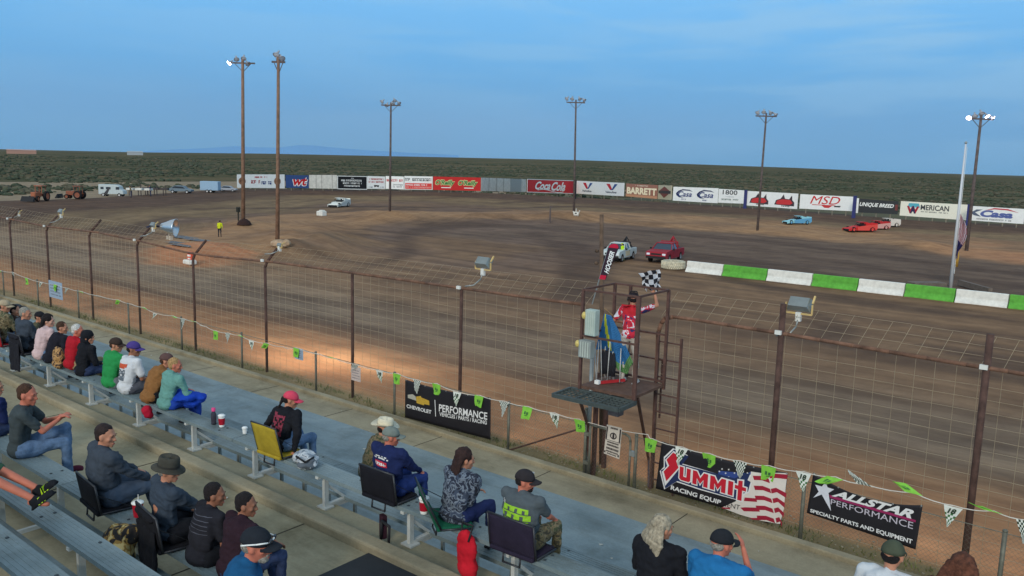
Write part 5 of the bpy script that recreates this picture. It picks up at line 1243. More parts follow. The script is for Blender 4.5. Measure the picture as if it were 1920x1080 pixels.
# ---- beyond the left rim
def tractor(label, px, py, col, sc, head):
    P = GT(px, py); t = thing('tractor', label, 'tractor', P, head); t.scale = (sc,)*3
    mb = MB(); mb.box((.9, 0, 1.1), (1.7, .8, .8)); mb.box((1.7, 0, .8), (.3, .7, .5)); mb.box((-.3, 0, 1.0), (1.0, .9, .5)); o = mb.build('body', col, t); md = o.modifiers.new('b', 'BEVEL'); md.width = .08
    mb = MB(); 
    for a, c in ((.1, .5), (.1, -.5), (-1, .5), (-1, -.5)): mb.bar((a, c, 1.2), (a, c, 2.4), .08)
    mb.box((-.45, 0, 2.45), (1.5, 1.3, .12)); mb.build('canopy', col, t)
    for s in (-1, 1): wheel(t, -.7, s*.8, .8, .4, s, col); wheel(t, 1.5, s*.6, .45, .3, s, col)
    mb = MB(); mb.bar((2, .4, .6), (3.1, .4, .3), .12); mb.bar((2, -.4, .6), (3.1, -.4, .3), .12); mb.prism([(3.0, -1, .1), (3.6, -1, .1), (3.1, -1, .9)], (0, 2, 0)); mb.build('bucket', m_blk, t)
OR = P_((166, 98, 68))
tractor('orange tractor nearest the left edge beyond the far rim', 74, 377, OR, .8, YAW+math.pi/2*3)
tractor('dull orange loader with a raised dark arm beyond the far rim, right of the tractor', 143, 373, P_((140, 82, 60)), .72, YAW+math.pi)
P = GT(212, 368); t = thing('motorhome', 'pale van-like motorhome parked beyond the far left rim', 'motorhome', P, YAW); t.scale = (.66,)*3
mb = MB(); mb.prism([(a, -1.1, z) for a, z in [(-3.2, .5), (-3.2, 3.0), (1.2, 3.0), (2.1, 2.6), (2.3, 1.9), (3.1, 1.5), (3.2, .6)]], (0, 2.2, 0)); o = mb.build('body', P_((186, 196, 196)), t); md = o.modifiers.new('b', 'BEVEL'); md.width = .1
for wx, ww, wh in ((1.75, .9, .7), (-.6, 1.2, .6), (-2.2, .8, .6)):
    mb = MB(); mb.box((wx, -1.105, 2.1), (ww, .03, wh)); mb.build('window', m_glass2, t)
for s in (-1, 1): wheel(t, 2.1, s*.98, .45, .3, s); wheel(t, -2, s*.98, .45, .3, s)
mb = MB(); mb.prism([(-1.9, -1.12, .6), (-.9, -1.12, .6), (-.1, -1.12, 2.2), (-.5, -1.12, 2.3)], (0, -.02, 0)); mb.build('dark_flash', P_((60, 60, 64)), t)
P = GT(395, 361); t = thing('box_trailer', 'pale blue box trailer parked left of the first sign board', 'trailer', P, YAW); t.scale = (.68,)*3
mb = MB(); mb.box((0, 0, 1.7), (4.6, 2.2, 2.3)); o = mb.build('body', P_((150, 178, 200)), t); md = o.modifiers.new('b', 'BEVEL'); md.width = .08
for s in (-1, 1): wheel(t, -.5, s*1.0, .4, .25, s); wheel(t, .4, s*1.0, .4, .25, s)
mb = MB(); mb.bar((2.3, 0, .6), (3.8, 0, .5), .12); mb.build('drawbar', m_blk, t)
mb = MB(); mb.box((-2.33, 0, 1.6), (.04, 1.9, 1.9)); mb.build('door', P_((90, 100, 130)), t)
def smallcar(label, px, py, paint, sc=1, name='parked_car', cat='car', hh=0):
    P = GT(px, py); t = thing(name, label, cat, P, YAW+hh); t.scale = (sc,)*3
    prof = [(2.2, .35), (2.25, .7), (1.2, .9), (.6, 1.4), (-1.0, 1.45), (-1.8, .98), (-2.2, .9), (-2.2, .35)]
    mb = MB(); mb.prism([(a, -.85, z) for a, z in prof], (0, 1.7, 0)); o = mb.build('body', paint, t); md = o.modifiers.new('b', 'BEVEL'); md.width = .08; md.segments = 2
    mb = MB(); mb.prism([(1.1, -.87, .92), (.55, -.87, 1.33), (-.95, -.87, 1.36), (-1.6, -.87, .98)], (0, 1.74, 0)); mb.build('window', m_glass2, t)
    for s in (-1, 1): wheel(t, 1.4, s*.75, .33, .22, s); wheel(t, -1.4, s*.75, .33, .22, s)
smallcar('dark car with pale roof parked beyond the rim left of the box trailer', 340, 362, P_((110, 126, 136)), .85)
smallcar('pale small trailer-like car between box trailer and first board', 428, 359, P_((160, 166, 174)), .7)
for lab, px, py, c_, s in (('cluster of white folding tables among people beyond the far rim', 262, 367, m_bw, 1), ('dark canopy frame beside the white tables beyond the rim', 292, 366, P_((70, 62, 60)), 1.2)):
    P = GT(px, py); t = thing('table', lab, 'table', P, YAW); 
    for k in range(3):
        mb = MB(); mb.box((-1.4+k*1.4, 0, 1.0), (1.0*s, .8, .3)); mb.build('top', c_, t)
        mb = MB(); mb.bar((-1.6+k*1.4, 0, 0), (-1.6+k*1.4, 0, 1), .1); mb.bar((-1.2+k*1.4, 0, 0), (-1.2+k*1.4, 0, 1.6), .1); mb.build('leg', P_((70, 62, 60)), t)
# far low buildings on the horizon at the left
for lab, (x0, x1, yt), cc in (('long low sunlit orange building on the far left horizon', (12, 68, 279.5), (180, 138, 120)), ('long white roofed shed on the horizon left of the light poles', (238, 268, 283), (172, 176, 178))):
    d0, d1 = ray(x0, 284), ray(x1, 284); R = 1400
    a = CAM+d0*(R/math.hypot(d0.x, d0.y)); b = CAM+d1*(R/math.hypot(d1.x, d1.y)); zt = hz(a, yt)
    h = DB.ray_cast(Vector((a.x, a.y, 200)), Vector((0, 0, -1))); zg = h[0].z if h[0] else -1
    t = thing('shed', lab, 'building', (a.x, a.y, zg)); c = Vector((b.x-a.x, b.y-a.y, 0)); nrm = Vector((-c.y, c.x, 0)).normalized()*25
    if nrm.dot(a) < 0: nrm = -nrm
    Hh = zt-zg; mb = MB(); mb.loft([[Vector((0, 0, -1)), c+Vector((0, 0, -1)), c+nrm+Vector((0, 0, -1)), nrm+Vector((0, 0, -1))], [Vector((0, 0, Hh*.8)), c+Vector((0, 0, Hh*.8)), c+nrm+Vector((0, 0, Hh*.8)), nrm+Vector((0, 0, Hh*.8))]]); mb.build('wall', P_(cc), t)
    mb = MB(); mb.prism([Vector((0, 0, Hh*.8))-nrm*.02, Vector((0, 0, Hh))+nrm*.5, Vector((0, 0, Hh*.8))+nrm*1.02], c); mb.build('roof', P_(tuple(min(255, v+10) for v in cc)), t)
# ================================================================== PEOPLE
SK = {'tan': mat('skin_tan', (190, 132, 104), .6, .06, 10), 'pale': mat('skin_pale', (206, 154, 130), .6, .06, 10), 'brown': mat('skin_brown', (150, 100, 76), .6, .06, 10), 'red': mat('skin_ruddy', (196, 116, 92), .6, .06, 10)}
m_eye = mat('eye_white', (96, 82, 76), .3, 0); m_lip = mat('lip', (150, 84, 76), .5, 0); m_brow = mat('brow_hair', (60, 44, 34), .9, 0)
def ik(S, T, l1, l2, hint):
    S, T = Vector(S), Vector(T); d = T-S; L0 = d.length; L1 = min(L0, (l1+l2)*.995); d.normalize()
    a = (l1*l1-l2*l2+L1*L1)/(2*L1); h = math.sqrt(max(0, l1*l1-a*a)); hv = Vector(hint); hv = (hv-d*hv.dot(d)).normalized()
    return S+d*a+hv*h, S+d*L1
def hand(mb, W, fwd, up, side, curl=.5, s=1.0):
    """palm + four fingers + thumb; fwd = finger direction, up = back of the hand"""
    fwd = Vector(fwd).normalized(); up = Vector(up); up = (up-fwd*up.dot(fwd)).normalized(); lat = fwd.cross(up)*side
    M = Matrix((lat, fwd, up)).transposed()
    mb.ell(W+fwd*.045*s, (.040*s, .052*s, .020*s), 10, 7, M)
    for k, (o, ln) in enumerate(((-.030, .066), (-.010, .078), (.011, .074), (.030, .058))):
        p = W+fwd*.085*s+lat*o*s; c1 = curl*.7+.06*k
        d1 = (fwd*math.cos(c1)-up*math.sin(c1)); d2 = (fwd*math.cos(c1*2.2)-up*math.sin(c1*2.2))
        q = p+d1*ln*.55*s; r = q+d2*ln*.5*s
        mb.cap(p-fwd*.02*s, q, .0105*s, .010*s, 8); mb.cap(q, r, .010*s, .0085*s, 8)
    p = W+fwd*.025*s-lat*.034*s; q = p+(fwd*.6-lat*.7-up*.25).normalized()*.04*s; r = q+(fwd*.95-lat*.1-up*.3).normalized()*.032*s
    mb.cap(p, q, .014*s, .012*s, 8); mb.cap(q, r, .012*s, .010*s, 8)
def headmb(mb, H, M, s=1.0, neck=None):
    f = lambda p: H+M @ (Vector(p)*s)
    e = lambda c, r: mb.ell(f(c), tuple(k*s for k in r), 16, 11, M)
    e((0, -.012, .028), (.076, .094, .088)); e((0, .012, -.02), (.068, .078, .082)); e((0, .026, -.062), (.052, .056, .050))
    e((0, .072, -.098), (.022, .020, .018)); e((0, .080, .022), (.050, .016, .012))
    mb.cap(f((0, .090, .012)), f((0, .108, -.030)), .009*s, .015*s, 8); e((.012, .100, -.034), (.009, .010, .008)); e((-.012, .100, -.034), (.009, .010, .008))
    for sx_ in (-1, 1): e((sx_*.080, -.004, -.008), (.010, .022, .032)); e((sx_*.045, .062, -.02), (.02, .02, .02))
    e((0, .086, -.066), (.022, .012, .007)); e((0, .084, -.077), (.019, .012, .007))
HATS = {}
def hatmesh(t, H, M, kind, mt, s=1.0, mt2=None):
    f = lambda p: H+M @ (Vector(p)*s)
    mb = MB()
    if kind in ('cap', 'capback'):
        rings = []
        for k in range(8):
            a = k/7*math.pi/2; rr_ = math.cos(a)
            rings.append([f((.088*rr_*math.cos(q), -.006+.106*rr_*math.sin(q), .022+.100*math.sin(a)**.9)) for q in np.linspace(0, 2*math.pi, 25)[:-1]])
        mb.loft(rings[:-1]+[[f((.002*math.cos(q), -.006+.002*math.sin(q), .122)) for q in np.linspace(0, 2*math.pi, 25)[:-1]]]); o = mb.build('cap', mt, t, smooth=True)
        mb = MB(); up_, dn = [], []
        for k in range(9):
            q = math.pi*(k/8); 
            up_.append((.080*math.cos(q), .070+.012*0, .024)); 
        n = 8; vs = []; 
        for j in range(5):
            for k in range(n+1):
                q = math.pi*k/n; x = .082*math.cos(q)*(1-.06*j/4); y = .055+.045*math.sin(q)+.075*(j/4)*math.sin(q)**.6; z = .030-.010*(j/4)-.22*x*x/.082*(.6+j/6)
                vs.append((x, y, z))
        tp = [f(v) for v in vs]; bt = [f((v[0], v[1], v[2]-.006)) for v in vs]; w_ = n+1
        fs = [(j*w_+k, j*w_+k+1, (j+1)*w_+k+1, (j+1)*w_+k) for j in range(4) for k in range(n)]; N0 = len(tp)
        fs += [tuple(N0+i for i in reversed(q)) for q in fs]
        fs += [(4*w_+k, 4*w_+k+1, N0+4*w_+k+1, N0+4*w_+k) for k in range(n)]
        mb.add(tp+bt, fs); mb.build('bill', mt2 or mt, o, smooth=True)
        mb = MB(); mb.ell(f((0, -.006, .123)), (.008, .008, .005), 8, 4); mb.build('button', mt2 or mt, o)
    elif kind in ('cowboy', 'bucket'):
        R_b = .175 if kind == 'cowboy' else .155; cr_ = .115 if kind == 'cowboy' else .125
        n = 32; rings = []
        def brim(r, z0, q):
            up_ = (.055*abs(math.cos(q))**2.2*((r-.09)/.09) if kind == 'cowboy' else -.012*((r-.09)/.07)-.02*max(0, math.sin(q))*((r-.09)/.07))
            return f((r*math.cos(q)*.94, r*math.sin(q)*1.06-.004, z0+up_))
        Q_ = np.linspace(0, 2*math.pi, n+1)[:-1]
        rings.append([brim(.086, .035, q) for q in Q_]); rings.append([brim(R_b, .035, q) for q in Q_]); rings.append([brim(R_b, .042, q) for q in Q_]); rings.append([brim(.096, .043, q) for q in Q_])
        for k, (r, z) in enumerate(((.093, .06), (.092, .09), (.088, cr_), (.078, cr_+.018), (.055, cr_+.020), (.02, cr_+.006), (.002, cr_+.004))):
            rings.append([f((r*math.cos(q)*(1-.12*(k > 2)*(math.sin(q) > 0)), r*math.sin(q)*1.15-.004, z-(.022*abs(math.sin(q)) if k >= 4 else 0)+.006)) for q in Q_])
        mb.loft(rings, close=True); o = mb.build('hat', mt, t, smooth=True)
        mb = MB(); mb.loft([[f((.0945*math.cos(q), .0945*1.15*math.sin(q)-.004, z)) for q in Q_] for z in (.046, .066)], close=False); mb.build('hat_band', mt2 or mt, o, smooth=True)
    return o
def person(label, seat, rz, shirt, pants, skin='tan', hair=None, hat=None, hatm=None, s=1.0, w=1.0, lean=8, head_yaw=-25, head_pitch=8, armL='lap', armR='lap', sleeve='long', style='short', knees=.16, legs=(.02, .02), shoes=None, pose='sit', hood=None, cat='person', group=None, vox=.0125, hatm2=None, curve=10, footx=0, belly=0, shorts=False, feet_z=-.45, beard=None, detail=True, pose_kw=None):
    t = thing('person', label, cat, seat, rz, group); t.scale = (s, s, s)
    sk = SK[skin]
    if pose == 'sit':
        pel = Vector((0, -.02, .10)); hipz = .10
        hips = [Vector((sd*.095*w, .02, .095)) for sd in (-1, 1)]
        kn = [Vector((-knees+footx*.5, .47, .10+legs[0])), Vector((knees+footx*.5, .47, .10+legs[1]))]
        an = [Vector((-knees*.9+footx, .50+.10*(legs[0] < .1)-.05*(legs[0] > .1), feet_z+.09+legs[0]*.9)), Vector((knees*.9+footx, .48, feet_z+.09+legs[1]*.9))]
    else:
        hh = .92; pel = Vector((0, 0, hh+.02)); hips = [Vector((sd*.095*w, 0, hh-.03)) for sd in (-1, 1)]
        kn = [Vector((-.11, .03, .50)), Vector((.12, .02, .50))]; an = [Vector((-.12, -.02, .09)), Vector((.14, -.02, .09))]
    if pose_kw: kn = [Vector(v) for v in pose_kw['kn']]; an = [Vector(v) for v in pose_kw['an']]
    tilt = D2R(pose_kw['tilt']) if pose_kw else 0
    la = D2R(lean); cv = D2R(curve)
    def sp(h, a): return Vector((0, math.sin(a)*h, math.cos(a)*h))
    waist = pel+sp(.15, la-cv*.3); chest = waist+sp(.18, la+cv*.2); neck = chest+sp(.175, la+cv*1.3)
    sh = [neck+Vector((sd*.190*(.55+.45*w), .0, -.045)) for sd in (-1, 1)]
    hd = neck+sp(.125, la*.5+cv*.5)+Vector((0, .022, .022))
    M = Matrix.Rotation(D2R(head_yaw), 3, 'Z') @ Matrix.Rotation(D2R(-head_pitch), 3, 'X') @ Matrix.Scale(1.09, 3)
    # arms
    tg = {'lap': lambda sd: Vector((sd*.07, .30, .20)), 'knee': lambda sd: Vector((sd*.15, .40, .215)), 'knees_hug': lambda sd: Vector((sd*.03, .42, .42)), 'side': lambda sd: Vector((sd*.30, .02, .04)),
          'hang': lambda sd: neck+Vector((sd*.27, .05, -.66)), 'cross': lambda sd: Vector((-sd*.07, .24, .33)), 'chin': lambda sd: hd+Vector((sd*.02, .12, -.13)), 'point': lambda sd: sh[0 if sd < 0 else 1]+Vector((.15, .50, .10)), 'flag': lambda sd: sh[1]+Vector((.12, .34, -.02)), 'hold': lambda sd: sh[0]+Vector((-.10, .30, -.30)), 'lean': lambda sd: Vector((sd*.10, .46, .22)), 'wave': lambda sd: sh[1]+Vector((-.13, .34, .05))}
    mbs = MB(); mbb = MB(); mbp = MB(); wr = []
    el = []
    for i, sd in enumerate((-1, 1)):
        mode = (armL, armR)[i]
        if isinstance(mode, Vector): T = mode.copy(); mode = 'custom'
        else: T = tg[mode](sd)
        hint = Vector((sd*.7, -.5, -.6)) if mode not in ('flag', 'point', 'wave') else Vector((sd*.5, -.2, -1))
        E, W_h = ik(sh[i], T, .29, .26, hint); el.append(E); wr.append(W_h)
        # skin arm
        mbb.cap(sh[i], E, .040, .037); mbb.cap(E, W_h, .038, .025)
        dv = (W_h-E).normalized(); fw = dv+Vector((0, .3, -.25)) if mode in ('lap', 'knee', 'side', 'lean') else dv
        if detail: hand(mbb, W_h+dv*.01, fw, Vector((0, .25, 1)) if mode not in ('flag', 'chin', 'wave') else Vector((sd, 0, .2)), sd, {'flag': 1.2, 'hold': 1.2, 'point': .25, 'cross': .7}.get(mode, .45))
        else: mbb.cap(W_h, W_h+dv*.12, .035, .03)
        # sleeves
        if sleeve == 'long': mbs.cap(sh[i], E, .074*(.5+.5*w), .062); mbs.cap(E, E.lerp(W_h, .93), .060, .044)
        elif sleeve == 'short': mbs.cap(sh[i], sh[i].lerp(E, .72), .064*(.5+.5*w), .060)
        mbs.cap(sh[i]*1, neck+Vector((0, 0, -.03)), .066, .070)
    # skin core
    mbb.cap(neck+Vector((0, -.012, -.04)), hd+M @ Vector((0, -.02, -.05)), .054, .050)
    headmb(mbb, hd, M)
    mbb.ell(pel, (.11*w, .08, .08)); mbb.cap(pel, chest, .075*w, .08*w); mbb.ell(chest, (.12*w, .07, .12)); mbb.cap(sh[0], sh[1], .036, .036)
    for i in (0, 1):
        mbb.cap(hips[i], kn[i], .066*w, .048); mbb.cap(kn[i], an[i], .048, .032); mbb.cap(an[i]+Vector((0, -.02, -.04)), an[i]+Vector((0, .13, -.055)), .028, .024)
    body = remesh(mbb, 'body', sk, t, vox if detail else .03, 2)
    # shirt
    mbs.ell(pel+Vector((0, -.01, .0)), (.170*w, .135+belly*.4, .125)); mbs.ell(waist+Vector((0, belly*.4, 0)), (.158*w, .118+belly, .15)); mbs.ell(chest, (.178*w, .122+belly*.3, .17)); mbs.ell(neck+Vector((0, -.005, -.065)), (.15*w, .095, .085)); mbs.ell(neck.lerp(chest, .5)+Vector((0, -.02, 0)), (.175*w, .115, .12)); mbs.ell(waist.lerp(chest, .5), (.165*w, .12+belly*.7, .15))
    mbs.cap(neck+Vector((0, -.012, -.03)), neck+Vector((0, -.008, .012 if not hood else .03)), .064, .060)
    if hood: 
        mbs.ell(neck+Vector((0, -.075, -.0)), (.115, .07, .075)); mbs.ell(neck+Vector((0, -.03, .01)), (.10, .085, .05))
    so2 = remesh(mbs, 'shirt', shirt, t, .015 if detail else .035, 3, fold=.022 if sleeve == 'long' else .016)
    # trousers
    lowend = .45 if shorts else .97
    for i in (0, 1):
        mbp.cap(hips[i], kn[i], .094*w, .066); 
        if not shorts: mbp.cap(kn[i], kn[i].lerp(an[i], lowend), .068, .054)
        else: mbp.cap(kn[i], kn[i].lerp(an[i], .12), .070, .072)
    mbp.ell(pel+Vector((0, .0, -.01)), (.160*w, .13, .10)); mbp.cap(hips[0], hips[1], .10, .10)
    remesh(mbp, 'trousers', pants, t, .016 if detail else .035, 3, fold=.017)
    for i in (0, 1):
        mb = MB(); A = an[i]; TM = Matrix.Rotation(tilt, 3, 'X'); g_ = lambda *p: A+TM @ Vector(p)
        mb.ell(g_(0, .0, -.03), (.042, .06, .05), 14, 9, TM); mb.ell(g_(0, .11, -.058), (.046, .085, .036), 14, 9, TM); mb.ell(g_(0, .02, -.065), (.042, .075, .028), 14, 9, TM); mb.box(g_(0, .06, -.082), (.085, .26, .02), TM)
        remesh(mb, 'shoe', shoes or m_shoe, t, .014 if detail else .03, 2)
    f = lambda p: hd+M @ Vector(p)
    # hair
    if hair is not None:
        mb = MB()
        if style == 'short':
            if not hat: mb.ell(f((0, -.022, .040)), (.083, .094, .088), 16, 11, M)
            mb.ell(f((0, -.046, -.005)), (.077, .058, .070 if not hat else .060), 14, 9, M)
        elif style == 'bob': mb.ell(f((0, -.022, .040)), (.090, .098, .095), 16, 11, M); mb.ell(f((0, -.055, -.035)), (.092, .070, .11), 14, 9, M); [mb.cap(f((x_, -.03, 0)), f((x_*1.15, -.03, -.14)), .035, .028) for x_ in (-.07, .07)]
        elif style in ('long', 'bighair'):
            mb.ell(f((0, -.022, .040)), (.092, .100, .096), 16, 11, M); g = 1.35 if style == 'bighair' else 1
            for k in range(13):
                x_ = -.085+.17*k/12; y_ = -.10+.30*abs(x_)**1.3*6*.35
                p = f((x_, y_*.8, .03)); q = f((x_*g*1.1, y_*1.0-.01, -.12)); r_ = q+Vector((random.uniform(-.015, .015)*g, random.uniform(-.02, .01), -.13*g*random.uniform(.7, 1.15)))
                mb.cap(p, q, .030, .030*g); mb.cap(q, r_, .030*g, .017)
        elif style == 'pony': mb.ell(f((0, -.046, -.005)), (.078, .060, .065), 14, 9, M); mb.cap(f((0, -.10, 0)), f((0, -.13, -.16)), .03, .018)
        ho = remesh(mb, 'hair', hair, t, .014 if detail else .03, 1, fold=.012 if style != 'short' else .006, fs=26)
    if hood == 'up':
        mb = MB(); mb.ell(f((0, -.02, .03)), (.105, .115, .115), 16, 11, M); mb.ell(f((0, -.04, -.07)), (.10, .10, .09), 14, 9, M); remesh(mb, 'hood', shirt, t, .014, 3, fold=.012)
    if hat: hatmesh(t, hd, M, hat, hatm, 1.0, hatm2)
    if detail:
        for sd in (-1, 1):
            mb = MB(); mb.ell(f((sd*.030, .084, .004)), (.009, .005, .0045), 8, 5, M); mb.build('eye', m_eye, t, smooth=True)
            mb = MB(); mb.ell(f((sd*.030, .092, .024)), (.018, .005, .004), 8, 5, M); mb.build('eyebrow', m_brow, t, smooth=True)
        mb = MB(); mb.ell(f((0, .094, -.071)), (.020, .007, .007), 10, 5, M); mb.build('mouth', m_lip, t, smooth=True)
    if beard: mb = MB(); mb.ell(f((0, .052, -.084)), (.050, .050, .034), 12, 8, M); mb.ell(f((0, .092, -.052)), (.026, .010, .008), 10, 6, M); remesh(mb, 'beard', beard, t, .012, 1, fold=.006, fs=30)
    t['_x'] = 0; del t['_x']
    return t, so2, dict(neck=neck, chest=chest, waist=waist, hd=hd, M=M, wr=wr, sh=sh, kn=kn, an=an, pel=pel, f=f)
def bvh_of(o): return BVHTree.FromPolygons([v.co for v in o.data.vertices], [p.vertices for p in o.data.polygons])
def back_decal(t, so2, name, mt, pts_faces, x0, x1, z0, z1, off=.006, txt=None, bold=.012, bv=None, shear=0):
    bv = bv or bvh_of(so2)
    def fn(u, v):
        x = x0+(x1-x0)*u; z = z0+(z1-z0)*v; h = bv.ray_cast(Vector((x, -1, z)), Vector((0, 1, 0)))
        return (h[0]+Vector((0, -off, 0))) if h[0] else Vector((x, -.1, z))
    mb = MB()
    if txt: text_on(mb, txt, fn, bold, shear)
    else:
        n = 10
        for i in range(n):
            for j in range(n): 
                if pts_faces is None or pts_faces((i+.5)/n, (j+.5)/n): mb.quad(fn(i/n, j/n), fn((i+1)/n, j/n), fn((i+1)/n, (j+1)/n), fn(i/n, (j+1)/n))
    return mb.build(name, mt, t, fix=False)
def C_(nm, c, var=.10, scale=9): return mat('cloth_'+nm, c, .9, var, scale, bump=.15, bscale=90, spec=.15)
m_shoe = C_('shoe_dark', (44, 42, 44)); m_shoew = C_('shoe_white', (196, 196, 192))
JEAN = C_('jeans', (92, 116, 146), .2, 14); DJEAN = C_('dark_jeans', (50, 62, 92), .2, 14); BLKc = C_('black', (30, 31, 36)); CHAR = C_('charcoal', (62, 70, 80)); NAVY = C_('navy', (32, 42, 82)); KHAKI = C_('khaki', (150, 132, 100)); GREYC = C_('grey', (110, 114, 118))
HB, HD, HG, HBl, HW = [mat('hair_'+n, c, .85, .4, 60, bump=.7, bscale=130) for n, c in (('brown', (74, 50, 36)), ('dark', (34, 28, 28)), ('grey', (150, 144, 132)), ('blond', (176, 140, 94)), ('white', (206, 202, 194)))]
# rows: seat heights
def row_seat(row, px, py=None, dy=0):
    """point on a bench row under photo column px (body column at chest height)"""
    Y, z = {'A': (5.96, 2.6), 'B': (7.6, 1.75), 'C': (3.80, 2.6), 'D': (3.0, 2.9), 'E': (2.28, 3.2), 'F': (1.55, 3.5)}[row]
    Y += dy
    # find X so that the chest (z+.45) projects to column px
    lo, hi = -45.0, 12.0
    for _ in range(60):
        m_ = (lo+hi)/2; P = Vector((m_, Y, z+.45)); 
        if (P-CAM).dot(Fv) < .3 or pj(P)[0] > px: hi = m_
        else: lo = m_
    return Vector((lo, Y, z))
def show(n, o, J, want):
    M_ = Matrix.LocRotScale(o.location, o.rotation_euler, o.scale); P = M_ @ (J['hd']+Vector((0, 0, .12))); a = pj(P); print('HEAD %-8s at %d %d  want %s' % (n, a[0], a[1], want))
rd = D2R
PP = {}
def add(n, label, row, px, want, rz=-20, dy=0, dz=0, fit=True, **k):
    S = row_seat(row, px, dy=dy); S = S+Vector((0, 0, dz)); s0 = k.pop('s', .95); k['w'] = k.get('w', 1.0)*1.18
    sh_ = 22 if row in 'AC' and n not in ('c1', 'a16', 'a17') else (12 if n == 'c1' else 8); rz += sh_; k['head_yaw'] = k.get('head_yaw', -25)-sh_*.9
    o, so2, J = person(label, S, rd(rz), s=s0, **k)
    if fit:
        lo_s, hi_s = s0*.90, s0*1.07
        top = J['hd']+Vector((0, 0, .12 if k.get('hat') in (None, 'cap') else .15))
        def hp(): return pj(Matrix.LocRotScale(o.location, o.rotation_euler, o.scale) @ top)
        for _ in range(8):
            q = hp(); d_ = (o.location-CAM).dot(Fv); o.location.x += (want[0]-q[0])*d_/FPX/1.0
            q = hp(); c_ = o.scale[0]+(q[1]-want[1])*d_/FPX/.90; c_ = min(hi_s, max(lo_s, c_)); o.scale = (c_,)*3
        S = o.location.copy()
    show(n, o, J, want); print('   scale %.2f' % o.scale[0]); PP[n] = (o, so2, J, S); return o
CAMO = camo('camo_olive', [(58, 54, 40), (104, 92, 62), (126, 112, 84), (70, 76, 50)], 9)
CAMOB = camo('camo_navy', [(26, 30, 42), (58, 68, 86), (110, 120, 132), (34, 40, 56)], 11)
FLOR = camo('floral', [(40, 32, 30), (150, 110, 60), (180, 140, 90), (60, 44, 38)], 10)
SEATH = .05
# ---- row A, left to right
add('a1', 'person in brown camouflage jacket and tan cap on a red chair, left edge', 'A', 8, (8, 563), shirt=CAMO, pants=JEAN, hair=HB, hat='cap', hatm=C_('tan_cap', (176, 158, 130)), dz=SEATH, lean=-3)
add('a2', 'grey-haired person in slate jacket with hands together, beside the red chair', 'A', 50, (47, 577), shirt=CHAR, pants=BLKc, hair=HG, w=1.1, armL='lap', armR='lap', dz=SEATH, lean=-3)
add('a3', 'dark-haired person in pale pink top, small, left of the red shirt', 'A', 88, (90, 590), shirt=C_('pink', (206, 178, 176)), pants=JEAN, hair=HD, style='long', s=.86, w=.85, sleeve='short', skin='pale', armL='lap', lean=12)
add('a4', 'white-haired person in plain red shirt', 'A', 138, (145, 609), shirt=C_('red', (168, 30, 42)), pants=KHAKI, hair=HW, sleeve='short', skin='red', w=1.05, dz=SEATH)
add('a5', 'person in black hoodie with a neon yellow collar, hood up', 'A', 170, (165, 625), shirt=BLKc, pants=DJEAN, hair=HD, hood='up', w=.95, head_yaw=-35)
add('a6', 'broad person in plain bright green t-shirt and dark brown cap', 'A', 206, (217, 634), shirt=C_('green', (44, 140, 76), .06), pants=GREYC, hair=HB, sleeve='short', hat='cap', hatm=C_('dark_brown_cap', (62, 50, 44)), w=1.1, skin='tan', lean=6, head_yaw=-32)
add('a7', 'person in white t-shirt with orange and grey back print and purple cap', 'A', 243, (250, 641), shirt=C_('white', (206, 208, 210), .04), pants=C_('grey_shorts', (90, 92, 100)), hair=HD, sleeve='short', hat='cap', hatm=C_('purple', (76, 62, 128)), w=1.0, skin='brown', head_yaw=-30)
add('a8', 'person in tan brown work jacket bending forward, brown and white cap', 'A', 285, (312, 663), shirt=C_('duck_brown', (140, 98, 58)), pants=BLKc, hair=HB, hat='cap', hatm=C_('brown_cap', (96, 72, 68)), hatm2=C_('white_bill', (214, 212, 208)), lean=24, curve=18, hood=True, armL='lean', armR='lean')
add('a9', 'blond person in pale teal jacket with a blue blanket over the knees', 'A', 320, (328, 672), shirt=C_('teal', (104, 152, 142)), pants=C_('royal', (38, 70, 160)), hair=HBl, style='short', lean=12, hood=True, skin='red', armL='lean', armR='knee', w=.98)
add('a10', 'person in black patterned jacket and pink-red cap on a mustard folding seat', 'A', 532, (545, 740), shirt=BLKc, pants=JEAN, hair=HD, hat='cap', hatm=C_('coral', (214, 74, 96)), w=1.05, style='pony', armL='side', armR='side', lean=16, dz=SEATH, head_pitch=16)
add('a11', 'large person in navy race jacket with a red back patch and grey cap', 'A', 738, (733, 803), shirt=NAVY, pants=C_('blue_trousers', (38, 56, 110)), hair=HG, hat='cap', hatm=C_('grey_green_cap', (122, 130, 122)), w=1.22, belly=.03, skin='red', head_yaw=-20, armL='knee', armR='knee', dz=SEATH, lean=-3)
add('a12', 'person with dark curly hair in blue-grey camouflage fleece beside a green seat', 'A', 873, (872, 842), shirt=CAMOB, pants=NAVY, hair=mat('hair_darkbrown', (50, 32, 28), .8, .3, 40), style='long', w=1.0, armL='cross', armR='cross', head_yaw=-15, lean=12)
add('a13', 'person in grey t-shirt with green back lettering, black cap and dark beard', 'A', 980, (985, 882), shirt=C_('slate_tee', (82, 90, 94), .06), pants=CAMO, hair=HD, sleeve='short', hat='cap', hatm=C_('black_cap', (50, 46, 48)), w=1.22, belly=.04, skin='red', head_yaw=-42, lean=-3, beard=HD, armL='knee', armR='knee', dz=SEATH, shoes=m_shoew)
add('a14', 'person with long grey-blond hair and black top at the bottom edge', 'A', 1245, (1243, 985), shirt=BLKc, pants=DJEAN, hair=mat('hair_ash', (158, 146, 124), .8, .35, 30), style='bighair', w=1.05, head_yaw=-12)
